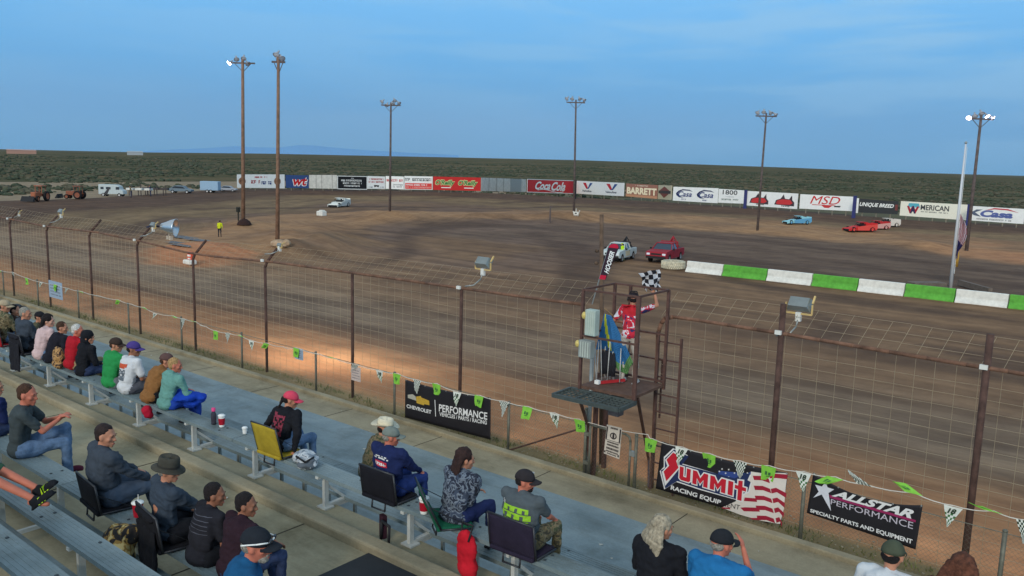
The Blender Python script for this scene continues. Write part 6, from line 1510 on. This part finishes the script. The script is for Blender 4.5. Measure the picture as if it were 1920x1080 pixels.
add('a15', 'person in bright blue shirt and black cap pointing a hand towards the track', 'A', 1350, (1355, 995), shirt=C_('blue_shirt', (36, 108, 160), .08), pants=DJEAN, hair=HG, hat='cap', hatm=C_('black_cap2', (38, 40, 44)), w=1.2, skin='red', head_yaw=-10, armR='wave', sleeve='short')
add('a16', 'person in white t-shirt and olive cap at the bottom edge', 'A', 1672, (1675, 1020), shirt=C_('white2', (200, 204, 206), .04), pants=JEAN, hair=HD, hat='cap', hatm=C_('olive_cap', (76, 82, 66)), sleeve='short', head_yaw=0, rz=-8, dy=.45, dz=-.60, pose='stand', armL='hang', armR='hang')
add('a17', 'person with wavy auburn hair, only the top of the head showing at the bottom edge', 'A', 1800, (1805, 1050), shirt=C_('dark_red', (84, 40, 44)), pants=DJEAN, hair=mat('hair_auburn', (92, 54, 38), .8, .4, 30), style='bighair', rz=-8, head_yaw=5, dy=.45, dz=-.60, pose='stand', armL='hang', armR='hang')
add('a18', 'person in dark brown coat between the camouflage jacket and the grey-haired person', 'A', 28, (27, 572), shirt=C_('umber', (62, 50, 44)), pants=BLKc, hair=HD, w=.95, lean=18, dy=.02)
add('a19', 'person in black jacket half hidden left of the black neon-collared hoodie', 'A', 112, (116, 604), shirt=C_('ink_jacket', (34, 34, 42)), pants=DJEAN, hair=HB, w=.95, s=.9, lean=22)
# ---- row B (lower row)
add('b1', 'dark-haired person on the lowest bench at the far left edge', 'B', 9, (10, 543), shirt=BLKc, pants=JEAN, hair=HB)
add('b2', 'person in grey jacket and dark cap on the lowest bench at the left', 'B', 31, (32, 553), shirt=C_('dove', (100, 108, 116)), pants=JEAN, hair=HD, hat='cap', hatm=C_('slate_cap', (60, 66, 72)))
add('b3', 'small black-haired person on the lowest bench, mostly hidden', 'B', 49, (45, 564), shirt=BLKc, pants=DJEAN, hair=HD, s=.95)
add('b4', 'person in olive jacket and black cap with outstretched jeans legs on the lowest bench', 'B', 78, (74, 567), shirt=C_('olive', (88, 84, 64)), pants=C_('blue_jeans', (62, 96, 140), .2, 14), hair=HD, hat='cap', hatm=C_('black_cap3', (34, 34, 38)), legs=(.14, .02), rz=-45, head_yaw=-10)
add('b5', 'person in pale straw cowboy hat and camouflage vest on the lowest bench', 'B', 716, (722, 766), shirt=CAMO, pants=C_('grey_blue', (96, 112, 122)), hair=HD, hat='cowboy', hatm=mat('straw', (214, 206, 180), .8, .08, 30), hatm2=C_('band', (180, 172, 150)), rz=-40, lean=18, armL='lean', armR='lean', head_yaw=-5, sleeve='short')
# ---- row C (behind the aisle)
add('c0', 'person in dark navy jacket cut off by the left edge behind the aisle', 'C', -18, (-10, 730), shirt=NAVY, pants=DJEAN, hair=HD, w=1.15)
add('c1', 'person in dark grey t-shirt and jeans resting forearms on a raised knee', 'C', 50, (50, 715), shirt=C_('dark_tee', (64, 72, 74)), pants=JEAN, hair=HB, sleeve='short', skin='red', legs=(.17, .04), armL='knees_hug', armR='knees_hug', lean=4, rz=-38, head_yaw=-15, shoes=C_('burgundy', (90, 40, 56)), knees=.08)
add('c2', 'heavy dark-haired person in slate jacket on a black stadium seat', 'C', 200, (197, 797), shirt=CHAR, pants=C_('slate_trousers', (72, 84, 100)), hair=mat('hair_blackbrown', (44, 32, 30), .8, .3, 40), w=1.28, belly=.05, lean=-3, rz=-28, head_yaw=-28, dz=SEATH, armL='knee', armR='knee', skin='tan')
add('c3', 'person in dark felt bucket hat and slate jacket beside the red-lidded cup', 'C', 322, (315, 857), shirt=C_('slate2', (58, 68, 80)), pants=BLKc, hair=HG, hat='bucket', hatm=mat('felt', (66, 64, 56), .95, .15, 12), hatm2=mat('felt_band', (50, 48, 44), .9, .1), w=1.2, lean=-3, rz=-30, head_yaw=-25, dz=SEATH, armR='lean')
add('c4', 'person in black shirt with faint grey shoulder stripes, short black hair', 'C', 412, (402, 908), shirt=C_('black_stripe', (38, 38, 44)), pants=BLKc, hair=HD, w=1.08, lean=12, rz=-28, head_yaw=-15, sleeve='short', skin='brown', dz=-.02)
add('c5', 'boy in dark maroon top right of the striped black shirt', 'C', 468, (461, 926), shirt=C_('maroon_dark', (48, 32, 40)), pants=DJEAN, hair=HD, s=.84, lean=12, rz=-25, head_yaw=-25, dz=.03, skin='brown', armL='lean', armR='lean')
add('c6', 'person in black cap carrying white sunglasses and teal blue shirt, nearest the bottom edge', 'D', 452, (480, 992), shirt=C_('teal_blue', (30, 84, 124)), pants=C_('jean_dark', (48, 72, 112), .2, 14), hair=HG, hat='cap', hatm=C_('black_cap4', (38, 42, 48)), w=1.12, lean=14, rz=-38, head_yaw=-18, skin='red', sleeve='short', beard=HG)
# legs reaching in from the left edge
# paper scraps and bottle caps dropped on the walkway and aisle
mb = MB(); rr = random.Random(31)
for k in range(60):
    a = rr.random() < .7; x = rr.uniform(-30, -1); y = rr.uniform(9.3, 12.9) if a else rr.uniform(4.3, 5.4); z = .152 if a else 2.156; s_ = rr.uniform(.015, .05); an_ = rr.uniform(0, 3)
    c_, n_ = math.cos(an_)*s_, math.sin(an_)*s_; mb.add([(x+c_, y+n_, z), (x-n_, y+c_*.7, z+.008), (x-c_, y-n_, z+.003), (x+n_, y-c_*.6, z+.014)], [(0, 1, 2, 3)])
tag(mb.build('litter', mat('paper', (196, 192, 180), .9, .2, 30), fix=False), 'tiny pale paper scraps scattered over the walkway and aisle', 'litter', kind='stuff')
S = Vector((-8.62, 2.32, 3.2))
o, so2, J = person('person in green shorts at the left edge resting black and neon shoes on a bench', S, rd(-47), C_('grey_tee2', (110, 112, 110)), C_('green_shorts', (60, 90, 68)), hair=HB, skin='red', shorts=True, lean=-6, sleeve='short', shoes=C_('shoe_black', (30, 32, 36)), pose_kw={'kn': [(-.10, .46, .17), (.07, .46, .16)], 'an': [(-.055, .86, -.02), (.055, .88, -.08)], 'tilt': 38}, armL='side', armR='side', head_yaw=0)
NEON = mat('neon', (190, 226, 40), .6, 0)
for c in [x for x in bpy.data.objects if x.parent == o and x.name.startswith('shoe')]:
    bv = bvh_of(c); cx = sum(v.co.x for v in c.data.vertices)/len(c.data.vertices); cy = sum(v.co.y for v in c.data.vertices)/len(c.data.vertices); cz = sum(v.co.z for v in c.data.vertices)/len(c.data.vertices)
    mb = MB()
    for k in range(3):
        for side in (1, -1):
            q = []
            for (yy, zz) in ((-.03+k*.032, -.03), (-.012+k*.032, -.03), (.012+k*.032, .03), (-.006+k*.032, .03)):
                TM = Matrix.Rotation(D2R(38), 3, 'X'); p = Vector((0, yy, zz)); p = TM @ p; h = bv.ray_cast(Vector((cx+side, cy+p.y, cz+p.z)), Vector((-side, 0, 0)))
                q.append((h[0]+Vector((side*.004, 0, 0))) if h[0] else Vector((cx+side*.05, cy+p.y, cz+p.z)))
            mb.add(q, [(0, 1, 2, 3)])
    mb.build('stripes', NEON, c, fix=False)
# ---- flagman on the stand
fpos = GZ(1181, 716, ZP+.0)
fpos = Vector((min(max(fpos.x, nl.x+.3), nl.x+1.0), min(fpos.y, nl.y+Dp-.35), ZP+.004))
RACE = camo('race_shirt', [(40, 46, 96), (190, 34, 56), (206, 40, 58), (220, 214, 220)], 7)
RWB = mat('race_shirt_red', (204, 40, 50), .8, .1, 6)
o, so2, J = person('person in red, white and blue race shirt and white trousers waving the checked flag', fpos, rd(12), RACE, C_('cream_trousers', (188, 178, 164), .05), hair=HD, hat='cap', hatm=C_('black_cap5', (40, 34, 38)), pose='stand', sleeve='short', head_yaw=10, lean=2, armR=Vector((.34, .32, 1.68)), armL=Vector((-.26, .30, 1.08)), shoes=m_shoew, skin='tan', vox=.011)
M0 = Matrix.LocRotScale(o.location, o.rotation_euler, o.scale)
q = pj(M0 @ (J['hd']+Vector((0, 0, .12)))); sF = o.scale[0]*(1+(q[1]-549)/166); print('flagman head', q, 'scale', sF); o.scale = (max(.9, min(1.1, sF)),)*3
M0 = Matrix.LocRotScale(o.location, o.rotation_euler, o.scale)
back_decal(o, so2, 'red_yoke', RWB, None, -.16, .16, 1.33, 1.50)
mb = MB(); 
for sd in (-1, 1): mb.ell(J['f']((sd*.088, -.004, -.005)), (.022, .034, .040), 12, 8)
mb.cap(J['f']((-.092, -.01, .03)), J['f']((-.05, -.02, .135)), .012); mb.cap(J['f']((-.05, -.02, .135)), J['f']((.05, -.02, .135)), .012); mb.cap(J['f']((.05, -.02, .135)), J['f']((.092, -.01, .03)), .012); mb.build('headset', m_blk, o, smooth=True)
HR_ = M0 @ J['wr'][1]; HL_ = M0 @ J['wr'][0]
def flagcloth(mb, base, U, V, N_, n, m, fn, cells):
    for i in range(n):
        for j in range(m):
            P = lambda a, b: base+U*a+V*b+N_*fn(a, b)
            mb.cur = cells(i, j); mb.quad(P(i/n, j/m), P((i+1)/n, j/m), P((i+1)/n, (j+1)/m), P(i/n, (j+1)/m))
t = thing('checkered_flag', 'black and white checked flag held up high by the flagman', 'flag', HR_)
Rr = Vector((math.cos(YAW), math.sin(YAW), 0)); Nn = Vector((Rr.y, -Rr.x, 0))
tip = GY(1232, 508, HR_.y+.05)-HR_
mb = MB(); mb.cyl(Vector((-.02, 0, -.12)), tip*1.05, .009, n=8); mb.build('staff', mat('staff_wood', (150, 120, 80), .7, .1, 5), t, smooth=True)
a0 = GY(1197, 512, HR_.y+.05)-HR_; a1 = GY(1236, 505, HR_.y+.05)-HR_; b0 = GY(1206, 548, HR_.y+.05)-HR_
mb = MB(); U_, V_ = (a1-a0), (b0-a0)
def Pc(a, b):
    sq = 1-.28*b*abs(a-.5)*2; return a0+U_*((a-.5)*sq+.5+.05*math.sin(b*7))+V_*(b*(1-.12*math.sin(a*9)))+Nn*(.06*math.sin(a*8+b*3)+.035*math.sin(b*9+a*4))
n = 24
for i in range(n):
    for j in range(n):
        mb.cur = ((i*5//n)+(j*5//n)) % 2; mb.quad(Pc(i/n, j/n), Pc((i+1)/n, j/n), Pc((i+1)/n, (j+1)/n), Pc(i/n, (j+1)/n))
o_ = mb.build('cloth', [mat('flag_white', (220, 220, 222), .8, .04, 8), mat('flag_black', (34, 34, 40), .8, .04, 8)], t, smooth=True, fix=False); md = o_.modifiers.new('s', 'SOLIDIFY'); md.thickness = .004
# blue flag with yellow stripe in the left hand
t = thing('passing_flag', 'large blue flag with a yellow diagonal stripe hanging from the flagman\'s other hand', 'flag', HL_)
yb = HL_.y-.34
pts_px = [(1131, 589), (1150, 596), (1182, 640), (1174, 695), (1150, 672), (1121, 658), (1124, 620)]
mb = MB(); tl_, tr_, br_, bl_ = [GY(x, y, yb)-HL_ for x, y in ((1133, 588), (1146, 592), (1184, 648), (1120, 655))]
lowp = GY(1172, 704, yb)-HL_
def Pf(a, b):
    top_ = tl_.lerp(tr_, a); bot = bl_.lerp(br_, a)+(lowp-bl_.lerp(br_, .75))*max(0, 1-abs(a-.75)/.6)*1.0
    return top_.lerp(bot, b)+Vector((0, -.05*math.sin(a*11+b*2)*b-.03*math.sin(a*23)*b, 0))
n = 26
for i in range(n):
    for j in range(n):
        a, b = (i+.5)/n, (j+.5)/n; mb.cur = 1 if (abs(a-(.18+.22*b)) < .085 and b < .80) else (2 if b > .86 and a > .35 else 0)
        mb.quad(Pf(i/n, j/n), Pf((i+1)/n, j/n), Pf((i+1)/n, (j+1)/n), Pf(i/n, (j+1)/n))
o_ = mb.build('cloth', [mat('flag_blue', (54, 116, 168), .8, .08, 8), mat('flag_yellow', (206, 206, 50), .8, .06, 8), mat('flag_greenish', (96, 140, 84), .8, .1, 8)], t, smooth=True, fix=False); md = o_.modifiers.new('s', 'SOLIDIFY'); md.thickness = .004
mb = MB(); mb.cyl(tl_+Vector((-.01, .02, .10)), Vector((0, .03, -.05)), .009, n=8); mb.build('staff', MATS['staff_wood'], t, smooth=True)
# ---- infield workers
def walker(label, px, py, shirt, pants, rz, hat, col):
    P = GT(px, py); o, so2, J = person(label, P, rz, shirt, pants, hair=HD, pose='stand', hat='cap', hatm=col, detail=False, armL='hang', armR='hang', sleeve='long'); return o
HV = C_('hi_vis', (206, 214, 40), .05); HV2 = C_('hi_vis_lime', (190, 230, 40), .05)
g1 = walker('person in yellow safety vest and dark trousers standing alone on the infield', 412, 444, HV, C_('dark_trousers', (44, 46, 54)), YAW, 'cap', m_blk)
g2 = walker('person in lime safety jacket beside the door of the white pickup truck', 1168, 490, HV2, C_('lime_trousers', (190, 186, 120)), YAW+1, 'cap', C_('lime_cap', (180, 200, 60)))
def fitscale(o, top_py):
    P = o.location; H = hz(P, top_py)-P.z; s = max(.85, min(1.35, H/1.76)); print('walker', H); o.scale = (s,)*3
fitscale(g1, 417); fitscale(g2, 465)
for lab, px, py, c_ in (('tiny person in dark clothes standing among the canopy frame beyond the rim', 283, 368, DJEAN), ('tiny person in brown standing by the motorhome tables beyond the rim', 246, 370, KHAKI)):
    g = walker(lab, px, py, c_, DJEAN, YAW+2, 'cap', m_blk)

# ================================================================== CLOTHING DETAILS
def hsh(i, j, k=0): return (math.sin(i*12.9898+j*78.233+k*37.7)*43758.5453) % 1
WHT, ORG, LIM, REDp = mat('ink_white', (214, 214, 210), .8, 0), mat('ink_orange', (196, 84, 54), .8, .1, 30), mat('ink_lime', (150, 200, 50), .8, .1, 30), mat('ink_red', (196, 44, 62), .8, .05, 30)
o, so2, J, S = PP['a7']; bv = bvh_of(so2)
back_decal(o, so2, 'orange_print', ORG, lambda u, v: not (v < .3 and u > .8), -.09, .11, .44, .52, bv=bv); back_decal(o, so2, 'grey_print', mat('ink_grey', (96, 104, 112), .8, .3, 60), lambda u, v: hsh(int(u*9), int(v*9)) > .15, -.08, .08, .24, .42, bv=bv)
o, so2, J, S = PP['a10']; bv = bvh_of(so2)
back_decal(o, so2, 'jacket_print', mat('ink_rose', (130, 50, 66), .9, .5, 40), lambda u, v: (abs(u-.5) < .36 and hsh(int(u*14), int(v*14)) > .35), -.15, .15, .24, .56, bv=bv)
o, so2, J, S = PP['a11']; bv = bvh_of(so2)
back_decal(o, so2, 'red_patch', REDp, None, -.11, .11, .40, .47, bv=bv)
for x0, x1, z0, z1 in ((-.10, .10, .52, .535), (-.13, .13, .495, .512), (-.12, .13, .33, .35), (-.07, .1, .30, .312)): back_decal(o, so2, 'back_lettering', WHT, lambda u, v, k=z0: hsh(int(u*10), 3, k) > .25, x0, x1, z0, z1, bv=bv, off=.008)
back_decal(o, so2, 'patch_lettering', WHT, lambda u, v: (int(u*10) % 2 == 0 and .2 < v < .8) or (hsh(int(u*10), int(v*6)) > .55 and .2 < v < .8), -.10, .10, .405, .465, bv=bv, off=.010)
o, so2, J, S = PP['a13']; bv = bvh_of(so2)
for k, (x0, x1, z0, z1) in enumerate(((-.17, .17, .44, .50), (-.19, .19, .365, .43), (-.15, .17, .31, .355))): back_decal(o, so2, 'back_lettering', LIM, lambda u, v, k=k: (int(u*10+k) % 3 != 2) or v > .7, x0, x1, z0, z1, bv=bv)
back_decal(o, so2, 'white_lettering', WHT, lambda u, v: int(u*10) % 3 != 1, -.12, .12, .27, .295, bv=bv); back_decal(o, so2, 'sleeve_mark', WHT, lambda u, v: hsh(int(u*6), int(v*6)) > .4, -.20, -.15, .50, .55, bv=bv)
o, so2, J, S = PP['c4']; bv = bvh_of(so2)
for k in range(5): back_decal(o, so2, 'shoulder_stripe', mat('ink_dim', (84, 86, 96), .9, .1, 30), None, -.19, .19, .56-k*.045, .566-k*.045, bv=bv)
o, so2, J, S = PP['a5']; nk = J['neck']
mb = MB(); n = 20; pr_ = []
rings = [[nk+Vector(((.088+.010*k)*math.cos(q)*1.15, (.075+.010*k)*math.sin(q)-.03, (.02-.035*k)-.03*(math.sin(q) < 0)*abs(math.sin(q)))) for q in np.linspace(0, 2*math.pi, 25)[:-1]] for k in range(3)]
mb.loft(rings, close=False); ob = mb.build('neon_collar', NEON, o, smooth=True); md = ob.modifiers.new('s', 'SOLIDIFY'); md.thickness = .014
o, so2, J, S = PP['c6']; f = J['f']
mb = MB(); 
mb.tube([f(p_) for p_ in [(-.080, -.075, .015), (-.090, -.04, .030), (-.092, .03, .050), (-.055, .098, .058), (0, .112, .066), (.055, .098, .058), (.092, .03, .050), (.090, -.04, .030), (.080, -.075, .015)]], .006, 6)
mb.build('sunglasses_frame', m_white, o, smooth=True)
for sd in (-1, 1): mb = MB(); mb.ell(f((sd*.035, .104, .060)), (.030, .012, .018), 12, 7, J['M']); mb.build('sunglasses_lens', mat('lens_dark', (30, 34, 40), .1, 0, spec=.8), o, smooth=True)
o, so2, J, S = PP['a13']; f = J['f']; mb = MB(); mb.box(f((-.087, .02, .065)), (.008, .035, .016), J['M']); mb.box(f((-.070, .065, .072)), (.012, .02, .02), J['M']); mb.build('cap_badge', WHT, o)
# ================================================================== SEATS, BAGS, CUPS
m_tube = mat('seat_tube', (60, 62, 66), .4, .05, metal=.4)
def stadium_seat(label, S, rz, col, tilt=9, h=.34, w=.46, dxl=0, name='stadium_seat', drape=0):
    t = thing(name, label, 'folding seat', Vector((S.x, S.y, S.z)), rz)
    tl = D2R(tilt); by = -.150
    def B(x, z): return Vector((x+dxl, by-math.sin(tl)*z, .03+math.cos(tl)*z))
    mb = MB(); n = 10
    top = []
    for i in range(n+1):
        for j in range(n+1):
            u, v = -1+2*i/n, j/n; sag = .03*(1-u*u)*(1-(2*v-1)**2); p = B(u*w/2, v*h*(1+.02*(1-u*u))); p.y -= sag; top.append(p)
    W1 = n+1; fs = [(i*W1+j, (i+1)*W1+j, (i+1)*W1+j+1, i*W1+j+1) for i in range(n) for j in range(n)]
    mb.add(top, fs); ob = mb.build('backrest', col, t, smooth=True); md = ob.modifiers.new('s', 'SOLIDIFY'); md.thickness = .022; md.offset = 0
    mb = MB(); mb.box((dxl, .0, .025), (w, .38, .045)); ob = mb.build('seat_pad', col, t); md = ob.modifiers.new('b', 'BEVEL'); md.width = .018; md.segments = 3
    for sd in (-1, 1): mb = MB(); mb.tube([B(sd*(w/2+.012), h+.01), B(sd*(w/2+.012), .0), Vector((dxl+sd*(w/2+.012), .18, .02))], .011, 8); mb.build('side_tube', m_tube, t, smooth=True)
    mb = MB(); mb.tube([B(-(w/2+.012), h+.01), B(w/2+.012, h+.01)], .011, 8); mb.build('top_tube', m_tube, t, smooth=True)
    for sd in (-1, 1): mb = MB(); mb.bar(B(sd*(w/2+.02), h*.72), Vector((dxl+sd*(w/2+.02), .13, .05)), .022, .004); mb.build('strap', m_blk, t)
    mb = MB(); mb.tube([Vector((dxl-.10, -.16, 0)), Vector((dxl-.10, -.17, -.09)), Vector((dxl+.10, -.17, -.09)), Vector((dxl+.10, -.16, 0))], .010, 6); mb.build('hook_bracket', m_tube, t, smooth=True)
    if drape:
        mb = MB(); mb.box(B(0, h*.4)+Vector((0, -.04, -.2)), (w*.9, .03, .55)); mb.ell(B(0, h*.9)+Vector((0, -.02, 0)), (w*.46, .04, .05)); remesh(mb, 'draped_blanket', col, t, .02, 3, fold=.02)
    return t
def SP(n): o = PP[n][0]; return o.location-Vector((0, 0, SEATH)), o.rotation_euler.z
for n, lab, col, kw in (('a1', 'red folding seat back under the camouflage jacket at the left edge', C_('seat_red', (156, 36, 42)), {}),
        ('a2', 'black folding seat with a dark blanket hanging behind it, left of the pink top', C_('seat_black1', (36, 36, 42)), {'drape': 1}),
        ('a11', 'black stadium seat under the navy race jacket', C_('seat_black2', (30, 30, 36)), {'w': .50}),
        ('a13', 'black and purple stadium seat under the grey lettered t-shirt', C_('seat_purple', (44, 38, 54)), {'w': .52}),
        ('c2', 'black stadium seat under the heavy person in slate jacket', C_('seat_black3', (26, 27, 32)), {'w': .54, 'h': .30}),
        ('c3', 'black stadium seat under the bucket hat wearer', C_('seat_black4', (28, 28, 32)), {'w': .50, 'drape': 1})):
    S, rz = SP(n); stadium_seat(lab, S, rz, col, **kw)
S, rz = SP('a10'); o_ = stadium_seat('mustard yellow folding seat with a dark inner loop, behind the pink-capped person', S, rz, C_('seat_mustard', (168, 146, 48)), tilt=14, h=.40)
S, rz = SP('a12'); stadium_seat('empty dark green canvas seat leaning back beside the camouflage fleece', row_seat('A', 846), rd(-35), C_('seat_green', (26, 92, 66)), tilt=26, h=.40, w=.5)
def blob(name, label, cat, loc, parts, mt, vox=.014, fold=.02, fs=8, extra=None, rz=0):
    t = thing(name, label, cat, loc, rz); mb = MB()
    for c, r in parts: mb.ell(c, r)
    remesh(mb, 'body', mt, t, vox, 3, fold=fold, fs=fs)
    return t
P = row_seat('A', 575); P.y -= .02
t = blob('backpack', 'grey and white backpack lying on the long bench right of the pink-capped person', 'backpack', P, [((0, 0, .08), (.20, .15, .09)), ((.10, .02, .10), (.13, .12, .08)), ((-.12, 0, .07), (.10, .12, .07)), ((.16, -.03, .06), (.09, .12, .06))], camo('pack', [(120, 130, 140), (170, 178, 184), (196, 200, 202), (96, 104, 112)], 7), fold=.03, rz=rd(-20))
mb = MB(); mb.tube([Vector((.05, -.12, .12)), Vector((.16, -.16, .18)), Vector((.24, -.08, .12)), Vector((.2, .04, .15))], .012, 6); mb.build('strap', m_blk, t, smooth=True)
P = row_seat('A', 905); P.y -= .22; P.z -= .28
t = blob('red_bag', 'bright red bag hanging behind the bench beside the black and purple seat', 'bag', P, [((0, 0, .16), (.13, .08, .20)), ((.02, 0, .02), (.12, .09, .12)), ((-.02, -.01, .28), (.10, .06, .12))], C_('bag_red', (190, 30, 44)), fold=.02)
mb = MB(); mb.tube([Vector((-.05, -.05, .3)), Vector((-.08, .02, .44)), Vector((.05, .03, .44)), Vector((.06, -.05, .3))], .010, 6); mb.build('handle', m_blk, t, smooth=True)
S, rz = SP('a9'); P = S+Vector((.12, .20, .22))
t = blob('blanket', 'bright blue blanket bunched over the knees of the teal jacket wearer', 'blanket', P, [((0, 0, 0), (.24, .19, .09)), ((.1, .16, -.02), (.16, .12, .08)), ((-.15, .02, -.06), (.12, .16, .10)), ((.0, .05, -.1), (.2, .14, .08))], C_('royal2', (28, 66, 170)), fold=.035, fs=7)
P = row_seat('A', 292); P.y -= .15; P.z -= .06; blob('red_cloth', 'small red bundle under the teal jacket on the bench edge', 'cloth', P, [((0, 0, 0), (.09, .08, .08)), ((.05, 0, -.06), (.06, .07, .06))], C_('bundle_red', (180, 30, 54)), fold=.02)
P = row_seat('A', 117); P.y -= .08; P.z += .02; blob('patterned_bag', 'brown flower-patterned bag standing on the bench left of the red shirt', 'bag', P, [((0, 0, .18), (.13, .09, .20)), ((0, 0, .05), (.15, .10, .08))], FLOR, fold=.02)
P = row_seat('C', 262); P.y -= .22; P.z -= .12
blob('patterned_jacket', 'black and gold patterned jacket bundled behind the bench below the red cup', 'jacket', P, [((0, 0, .05), (.22, .14, .14)), ((.12, -.05, -.05), (.16, .12, .14)), ((-.12, -.04, -.06), (.14, .10, .10)), ((.2, .02, .16), (.12, .10, .10))], camo('gold_pat', [(24, 22, 24), (40, 34, 30), (150, 118, 60), (196, 176, 120)], 8), fold=.035, fs=6)
P = row_seat('C', 352); P.y -= .32; P.z -= .28
blob('plastic_bag', 'crumpled white plastic bag under the bench behind the bucket hat wearer', 'plastic bag', P, [((0, 0, 0), (.13, .10, .09)), ((.10, .03, .05), (.08, .07, .08)), ((-.05, 0, .07), (.07, .06, .07))], mat('plastic_white', (200, 204, 200), .35, .05, 10, spec=.5), fold=.035, fs=14)
P = GZ(500, 992, 3.05); P = Vector((P.x, P.y, 3.02))
def cup(label, loc, cbody, clid, h=.13, r=.042, straw=True, stripe=None, cat='cup'):
    t = thing('drink_cup', label, cat, loc)
    mb = MB(); mb.lathe((0, 0, 0), [(.001, 0), (r*.74, 0), (r*.8, h*.12), (r, h), (.001, h)], 20); mb.build('body', cbody, t, smooth=False)
    mb = MB(); mb.lathe((0, 0, h), [(.001, .012), (r*.8, .014), (r*.86, .006), (r*1.1, .004), (r*1.1, -.008), (r, -.008)], 20); mb.build('lid', clid, t, smooth=True)
    if stripe: mb = MB(); mb.lathe((0, 0, 0), [(r*.84+.001, h*.2), (r*.99+.001, h*.78)], 20); mb.build('print', stripe, t, smooth=True)
    if straw: mb = MB(); mb.cyl((.01, 0, h), (.02, 0, h+.09), .004, n=6); mb.build('straw', m_white, t)
CR = mat('cup_red', (176, 24, 44), .4, .05, 10)
S = row_seat('C', 260, dy=-.02); P = GZ(259, 968, 2.606); cup('red and white cup with straw standing on the bench behind the aisle', Vector((P.x, min(3.93, max(3.74, P.y)), 2.606)), CR, m_white, .15, .055)
P = GZ(793, 963, 2.606); cup('tall red and white cup on the long bench beside the navy race jacket', Vector((P.x, min(6.08, max(5.9, P.y)), 2.606)), m_white, m_white, .17, .052, False, CR)
P = GZ(416, 800, 2.606); cup('white cup with red print alone on the bench right of the blue blanket', Vector((P.x, min(6.08, max(5.9, P.y)), 2.606)), m_white, m_white, .16, .045, False, CR)
P = GZ(401, 795, 2.606); t = thing('bottle', 'slim dark bottle with a pink cap on the long bench', 'bottle', Vector((P.x, min(6.06, max(5.9, P.y)), 2.606)))
mb = MB(); mb.lathe((0, 0, 0), [(.001, 0), (.034, 0), (.036, .02), (.036, .14), (.022, .175), (.022, .19)], 18); mb.build('body', mat('bottle_dark', (60, 56, 66), .2, 0, spec=.6), t, smooth=True)
mb = MB(); mb.lathe((0, 0, .185), [(.026, 0), (.028, .045), (.001, .05)], 18); mb.build('cap', mat('cap_pink', (226, 70, 130), .4, 0), t, smooth=True)
P = GZ(462, 812, 2.606); cup('small plain white cup on the far edge of the long bench', Vector((P.x, min(6.08, max(5.9, P.y)), 2.606)), m_white, m_white, .08, .035, False)
# items under the long bench
P = row_seat('A', 748); P.y -= .20; P.z -= .32
t = thing('folded_seat', 'black folded seat frame hanging under the bench below the navy race jacket', 'folding seat', P, rd(-15))
mb = MB(); mb.tube([Vector((-.08, 0, .12)), Vector((-.10, 0, -.12)), Vector((.08, 0, -.14)), Vector((.10, 0, .12)), Vector((-.08, 0, .12))], .016, 8); mb.build('frame', m_blk, t, smooth=True); mb = MB(); mb.box((-.14, .05, .02), (.09, .05, .26)); mb.build('pad', C_('pad_maroon', (60, 34, 44)), t)

# ================================================================== LAMP LIGHT ON THE TRACK
# the lit pole lamps throw pools of warm light on the dirt by the fence
P = GZ(520, 680, -.1)
sp = bpy.data.lights.new('track_lamp', 'SPOT'); sp.energy = 1500; sp.color = (1, .93, .80); sp.spot_size = D2R(130); sp.spot_blend = 1.0; sp.shadow_soft_size = .15
so3 = bpy.data.objects.new('track_lamp', sp); COL.objects.link(so3); lp = GY(524, 459, YF+.42)+Vector((.05, .12, .05)); so3.location = lp
so3.rotation_euler = (lp-Vector((lp.x-.8, 21.0, -.6))).to_track_quat('Z', 'Y').to_euler()

# ================================================================== AIR
hz_mb = MB(); hz_mb.box((-2000, 8000, 990), (60000, 50000, 2030))
hm_ = bpy.data.materials.new('air'); hm_.use_nodes = True; nt_ = hm_.node_tree
for n_ in list(nt_.nodes): nt_.nodes.remove(n_)
oo = nt_.nodes.new('ShaderNodeOutputMaterial'); pv = nt_.nodes.new('ShaderNodeVolumePrincipled')
pv.inputs['Density'].default_value = 2.0e-5; pv.inputs['Color'].default_value = (.80, .90, 1, 1); pv.inputs['Anisotropy'].default_value = .3
nt_.links.new(pv.outputs[0], oo.inputs['Volume'])
tag(hz_mb.build('haze', hm_), kind='stuff')
